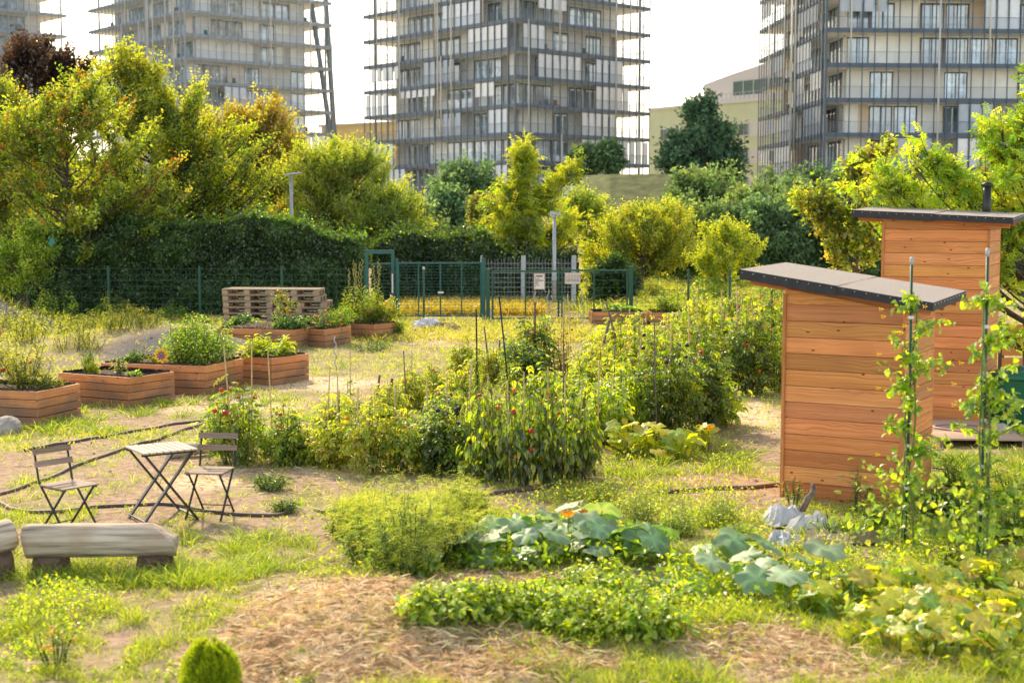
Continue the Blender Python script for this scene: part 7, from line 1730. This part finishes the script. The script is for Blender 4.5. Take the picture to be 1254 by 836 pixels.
# ------------------------------------------------------------------ stuff: grass, ground cover, straw, dry weeds
rg = np.random.default_rng(9)
def ground_samples(n, ylo, yhi, xlo=-280, xhi=1600):
    px = rg.uniform(xlo, xhi, n); py = rg.uniform(ylo, yhi, n)
    r = np.stack([(px - CX) / F, CT - (py - CY) / F * ST, -(py - CY) / F * CT - ST], -1); k = -EYE / r[:, 2]
    x = r[:, 0] * k; y = r[:, 1] * k; s = F / np.maximum(y, 1); return x, y, s
n = 500000
x, y, s = ground_samples(n, 388, 880)
st, di, gr, dk, ga = masks(x, y)
cl = fbm(x * 2.6, y * 2.6, 71, 3); cl2 = fbm(x * 7, y * 7, 75, 2)
dens = np.clip(np.maximum(ga * 1.1 - .12, .22 * (cl2 > .6)), 0, 1) * np.clip((cl * .5 + cl2 * .5 - .45) * 8, .03, 1) * (1 - dk * .4)
dens = np.where(y > 22, np.clip(dens * 1.4 + .12 * (gr < .3) * (st < .3), 0, 1), dens)
keep = rg.random(n) < dens; x, y, s, cl = x[keep], y[keep], s[keep], cl[keep]; n = len(x)
dens = dens
hgt = (.025 + .085 * rg.random(n) ** 1.5) * (.6 + 1.1 * np.clip((cl - .4) * 3, 0, 1.3)); hgt = hgt * np.clip(1.0 + (55 - s) / 90, 1, 1.6)
wd = np.maximum(.0035, .75 / s) * rg.uniform(.7, 1.4, n)
pos = np.stack([x, y, H(x, y) - .005], -1)
ax = nrm_(rg.normal(size=(n, 3)) * np.array([.5, .5, .1]) + np.array([0, 0, 1.])); sd2 = nrm_(np.cross(ax, rdir(rg, n)))
bend = rg.normal(size=(n, 3)) * .35 * np.array([1, 1, 0])
V = np.empty((n, 5, 3)); hh = hgt[:, None]; ww = wd[:, None]
V[:, 0] = pos - sd2 * ww / 2; V[:, 1] = pos + sd2 * ww / 2
m1 = pos + ax * hh * .55 + bend * hh * .25; V[:, 2] = m1 - sd2 * ww * .4; V[:, 3] = m1 + sd2 * ww * .4; V[:, 4] = pos + ax * hh + bend * hh
b = (np.arange(n) * 5)[:, None]; Fc = np.concatenate([b + np.array(t_) for t_ in ((0, 1, 3), (0, 3, 2), (2, 3, 4))], 0)
fn_ = fbm(x * .9, y * .9, 90)
c = pick(rg, [((.26, .34, .045), 4), ((.36, .40, .06), 3), ((.12, .20, .03), 3.5), ((.56, .48, .22), 1.4)], n) * rg.uniform(.75, 1.25, (n, 1))
dry = rg.random(n) < np.clip((y - 24) / 20, 0, .30) + np.clip((fn_ - .55) * 2, 0, .4); c[dry] = pick(rg, [((.50, .42, .14), 2), ((.42, .38, .10), 2)], int(dry.sum()))
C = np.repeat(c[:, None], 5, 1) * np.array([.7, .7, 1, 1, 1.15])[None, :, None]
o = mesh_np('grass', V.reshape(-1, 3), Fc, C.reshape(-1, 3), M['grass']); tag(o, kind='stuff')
# longer tufts of grass
def tufts(name, cent, nb, h, spread, pal, wmin=.005):
    k = len(cent); cc = np.repeat(np.array([[c_[0], c_[1]] for c_ in cent]), nb, 0); n = len(cc)
    off = rg.normal(size=(n, 2)) * spread; x = cc[:, 0] + off[:, 0]; y = cc[:, 1] + off[:, 1]
    pos = np.stack([x, y, H(x, y) - .01], -1); ln = h * rg.uniform(.4, 1.1, n)
    d = nrm_(np.stack([off[:, 0] / spread * .35, off[:, 1] / spread * .35, np.ones(n)], -1) + rdir(rg, n) * .25); be = np.stack([off[:, 0], off[:, 1], np.zeros(n)], -1) / spread * .3 + rdir(rg, n) * .2
    s_ = F / y; wd = np.maximum(wmin, .9 / s_)[:, None]; sd2 = nrm_(np.cross(d, rdir(rg, n)))
    V = np.empty((n, 7, 3)); L_ = ln[:, None]
    for j, t_ in enumerate((0, .4, .75)):
        q = pos + d * L_ * t_ + be * L_ * t_ ** 2 * 1.0 - np.array([0, 0, 1]) * L_ * .35 * t_ ** 3
        V[:, 2 * j] = q - sd2 * wd * .5 * (1 - t_ * .5); V[:, 2 * j + 1] = q + sd2 * wd * .5 * (1 - t_ * .5)
    V[:, 6] = pos + d * L_ + be * L_ - np.array([0, 0, 1]) * L_ * .35
    b = (np.arange(n) * 7)[:, None]; Fc = np.concatenate([b + np.array(t_) for t_ in ((0, 1, 3), (0, 3, 2), (2, 3, 5), (2, 5, 4), (4, 5, 6))], 0)
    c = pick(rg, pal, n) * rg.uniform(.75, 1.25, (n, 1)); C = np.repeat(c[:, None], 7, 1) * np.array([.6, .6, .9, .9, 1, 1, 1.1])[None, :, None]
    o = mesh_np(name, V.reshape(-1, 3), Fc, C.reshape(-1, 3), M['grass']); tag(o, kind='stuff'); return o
tp = []
for (px, py, rx, ry, k) in ((270, 690, 90, 30, 30), (330, 670, 60, 16, 14), (90, 520, 60, 14, 26), (210, 715, 60, 14, 9), (30, 740, 40, 40, 8), (620, 800, 30, 10, 2), (1200, 580, 70, 20, 40), (1180, 640, 80, 30, 26), (860, 560, 60, 14, 14), (800, 580, 60, 10, 12), (60, 706, 60, 8, 16), (190, 708, 50, 8, 14), (120, 700, 40, 5, 8), (130, 710, 90, 10, 12), (1040, 650, 50, 12, 9), (980, 600, 20, 10, 4), (340, 530, 40, 20, 10), (250, 500, 110, 10, 16), (900, 830, 300, 10, 16), (1240, 820, 30, 30, 12)):
    for _ in range(k):
        p = G(px + rg.uniform(-rx, rx), py + rg.uniform(-ry, ry)); tp.append((p.x, p.y))
tufts('grass_tufts', tp, 46, .21, .055, [((.22, .32, .045), 3), ((.32, .40, .06), 3), ((.11, .19, .03), 3), ((.5, .44, .2), .6)])
# dry golden weeds behind the gate and beyond the fence
tp = [(rg.uniform(X(485, 43.4), X(660, 43.4)), rg.uniform(42.4, 46.3)) for _ in range(420)]
tufts('dry_weeds', tp, 30, .55, .16, [((.42, .28, .10), 3), ((.50, .34, .10), 2), ((.26, .26, .08), 3)])
tp = [(rg.uniform(X(470, 38), X(720, 38)), rg.uniform(33, 39.4)) for _ in range(240)] + [(rg.uniform(-16, -6.2), rg.uniform(36.5, 40.5)) for _ in range(260)]
tufts('dry_grass', tp, 24, .33, .14, [((.52, .42, .22), 3), ((.40, .38, .14), 2), ((.24, .28, .07), 3)])
tp = [(rg.uniform(X(705, 44), X(1000, 44)), rg.uniform(42.0, 58.0)) for _ in range(520)]
tufts('meadow_grass', tp, 26, .65, .25, [((.40, .42, .12), 3), ((.30, .36, .08), 3), ((.52, .46, .20), 2)])
# low broad-leaved ground cover
n = 330000; x, y, s = ground_samples(n, 400, 880)
st, di, gr, dk, ga = masks(x, y); cl = fbm(x * 1.9, y * 1.9, 171, 3); cl2 = fbm(x * 6, y * 6, 175, 2)
near = np.zeros(n)
for e in ((720, 640, 130, 40), (850, 640, 110, 50), (900, 690, 120, 30), (1090, 700, 180, 30), (640, 650, 110, 26), (1150, 640, 120, 40), (560, 545, 190, 36), (790, 540, 130, 40), (880, 460, 90, 60), (700, 460, 140, 40), (40, 770, 70, 60), (740, 770, 200, 40), (320, 560, 90, 18), (470, 700, 80, 30)): near = np.maximum(near, ell(x, y, *e))
dens = np.clip(near * 1.2 - .1, 0, 1) * np.clip((cl * .5 + cl2 * .5 - .36) * 6, 0, 1) + .28 * (.35 + ga) * np.clip((cl2 - .56) * 9, 0, 1)
keep = rg.random(n) < dens * .9; x, y, s, cl = x[keep], y[keep], s[keep], cl[keep]; nr_ = near[keep]; n = len(x)
z = H(x, y) + rg.random(n) ** 1.3 * (.03 + .24 * nr_ * np.clip(cl * 2 - .5, .2, 1.3)); sz = rg.uniform(.6, 1.2, n) * np.clip(.028 + .25 / s, .028, .05)
c = pick(rg, [((.26, .37, .04), 3), ((.38, .45, .05), 3), ((.15, .24, .03), 3), ((.50, .44, .08), .7)], n) * rg.uniform(.75, 1.25, (n, 1))
v, f, C = kites(np.stack([x, y, z], -1), rdir(rg, n) + np.array([0, 0, .25]), rdir(rg, n) * .6 + np.array([0, 0, 1.]), sz * 1.2, sz * .85, c)
o = mesh_np('ground_cover', v, f, C, M['leaf']); tag(o, kind='stuff')
# straw
n = 230000; x, y, s = ground_samples(n, 400, 890)
st, di, gr, dk, ga = masks(x, y); keep = rg.random(n) < np.clip(st * 1.0, 0, 1) * np.where(y < 13, 1, .35) + .015; x, y, s = x[keep], y[keep], s[keep]; n = len(x)
lumpn = fbm(x * 3.5, y * 3.5, 3); a = rg.uniform(0, 2 * PI, n) 
ax = np.stack([np.cos(a), np.sin(a), rg.normal(size=n) * .28], -1)
ln = rg.uniform(.04, .18, n); c = pick(rg, [((.86, .62, .38), 3), ((.97, .82, .58), 4), ((.36, .23, .12), 1.2), ((.62, .43, .24), 2)], n) * rg.uniform(.75, 1.2, (n, 1))
pos = np.stack([x, y, H(x, y) + rg.random(n) ** 2.2 * .035 + .003], -1)
v, f, C = kites(pos, ax, rdir(rg, n) * .6 + np.array([0, 0, 1]), ln, np.maximum(.008, .9 / s) * rg.uniform(.6, 1.6, n), c, fold=.1, w_at=.5)
o = mesh_np('straw', v, f, C, M['straw']); tag(o, kind='stuff')
# pebbles and clods on the bare earth
n = 16000; x, y, s = ground_samples(n, 395, 870); st, di, gr, dk, ga = masks(x, y); keep = rg.random(n) < np.clip(di * .5 + gr * 1.0, 0, 1) * (1 - st); x, y = x[keep], y[keep]; n = len(x)
r_ = .006 + .022 * rg.random(n) ** 4 + .03 * (rg.random(n) < .02); r_ *= np.clip(y / 16, .8, 2.2)
T = np.array([[1, 0, 0], [0, 1, 0], [-1, 0, 0], [0, -1, 0], [0, 0, .7], [0, 0, -.5]]); 
V = np.stack([x, y, H(x, y)], -1)[:, None] + T[None] * r_[:, None, None] * rg.uniform(.6, 1.3, (n, 6, 1)); b = (np.arange(n) * 6)[:, None]
Fc = np.concatenate([b + np.array(t_) for t_ in ((0, 1, 4), (1, 2, 4), (2, 3, 4), (3, 0, 4), (1, 0, 5), (2, 1, 5), (3, 2, 5), (0, 3, 5))], 0)
C = np.repeat(pick(rg, [((.38, .29, .21), 2), ((.28, .2, .15), 2), ((.5, .42, .34), 1)], n)[:, None], 6, 1)
o = mesh_np('pebbles', V.reshape(-1, 3), Fc, C.reshape(-1, 3), M['straw']); tag(o, kind='stuff')
# bamboo canes and sticks standing free among the rows
rnd = random.Random(23)
words = ('left of the thin cane tomato', 'behind the two brown stakes', 'in front of the yellow-green pepper bush', 'beside the black tomatoes', 'at the left edge of the tall staked clump', 'in the gap right of the black tomatoes', 'behind the tall staked clump', 'just right of the tall staked clump', 'between the bean bushes', 'in the middle of the large dark bush', 'at the back of the large dark bush', 'between the two tallest tomatoes near the shed', 'in the back row left of the marigolds', 'in front of the far raised beds', 'left of the crossed dead branches')
for i, (px, py, h_) in enumerate(((398, 545, 90), (500, 520, 84), (440, 578, 96), (527, 560, 88), (575, 560, 110), (572, 520, 70), (690, 560, 120), (730, 560, 110), (752, 520, 90), (805, 545, 140), (840, 505, 110), (905, 480, 120), (850, 440, 70), (770, 430, 50), (700, 440, 74))):
    stake((px, py), (px + rnd.uniform(-7, 7), py - h_ * 1.08), .009 if py > 480 else .011, rnd.choice(('bamboo', 'bamboo', 'driftwood')), 'thin cane standing ' + words[i], name='garden_cane', cat='cane', group='thin canes in the vegetable rows', bend=rnd.uniform(-.015, .015))
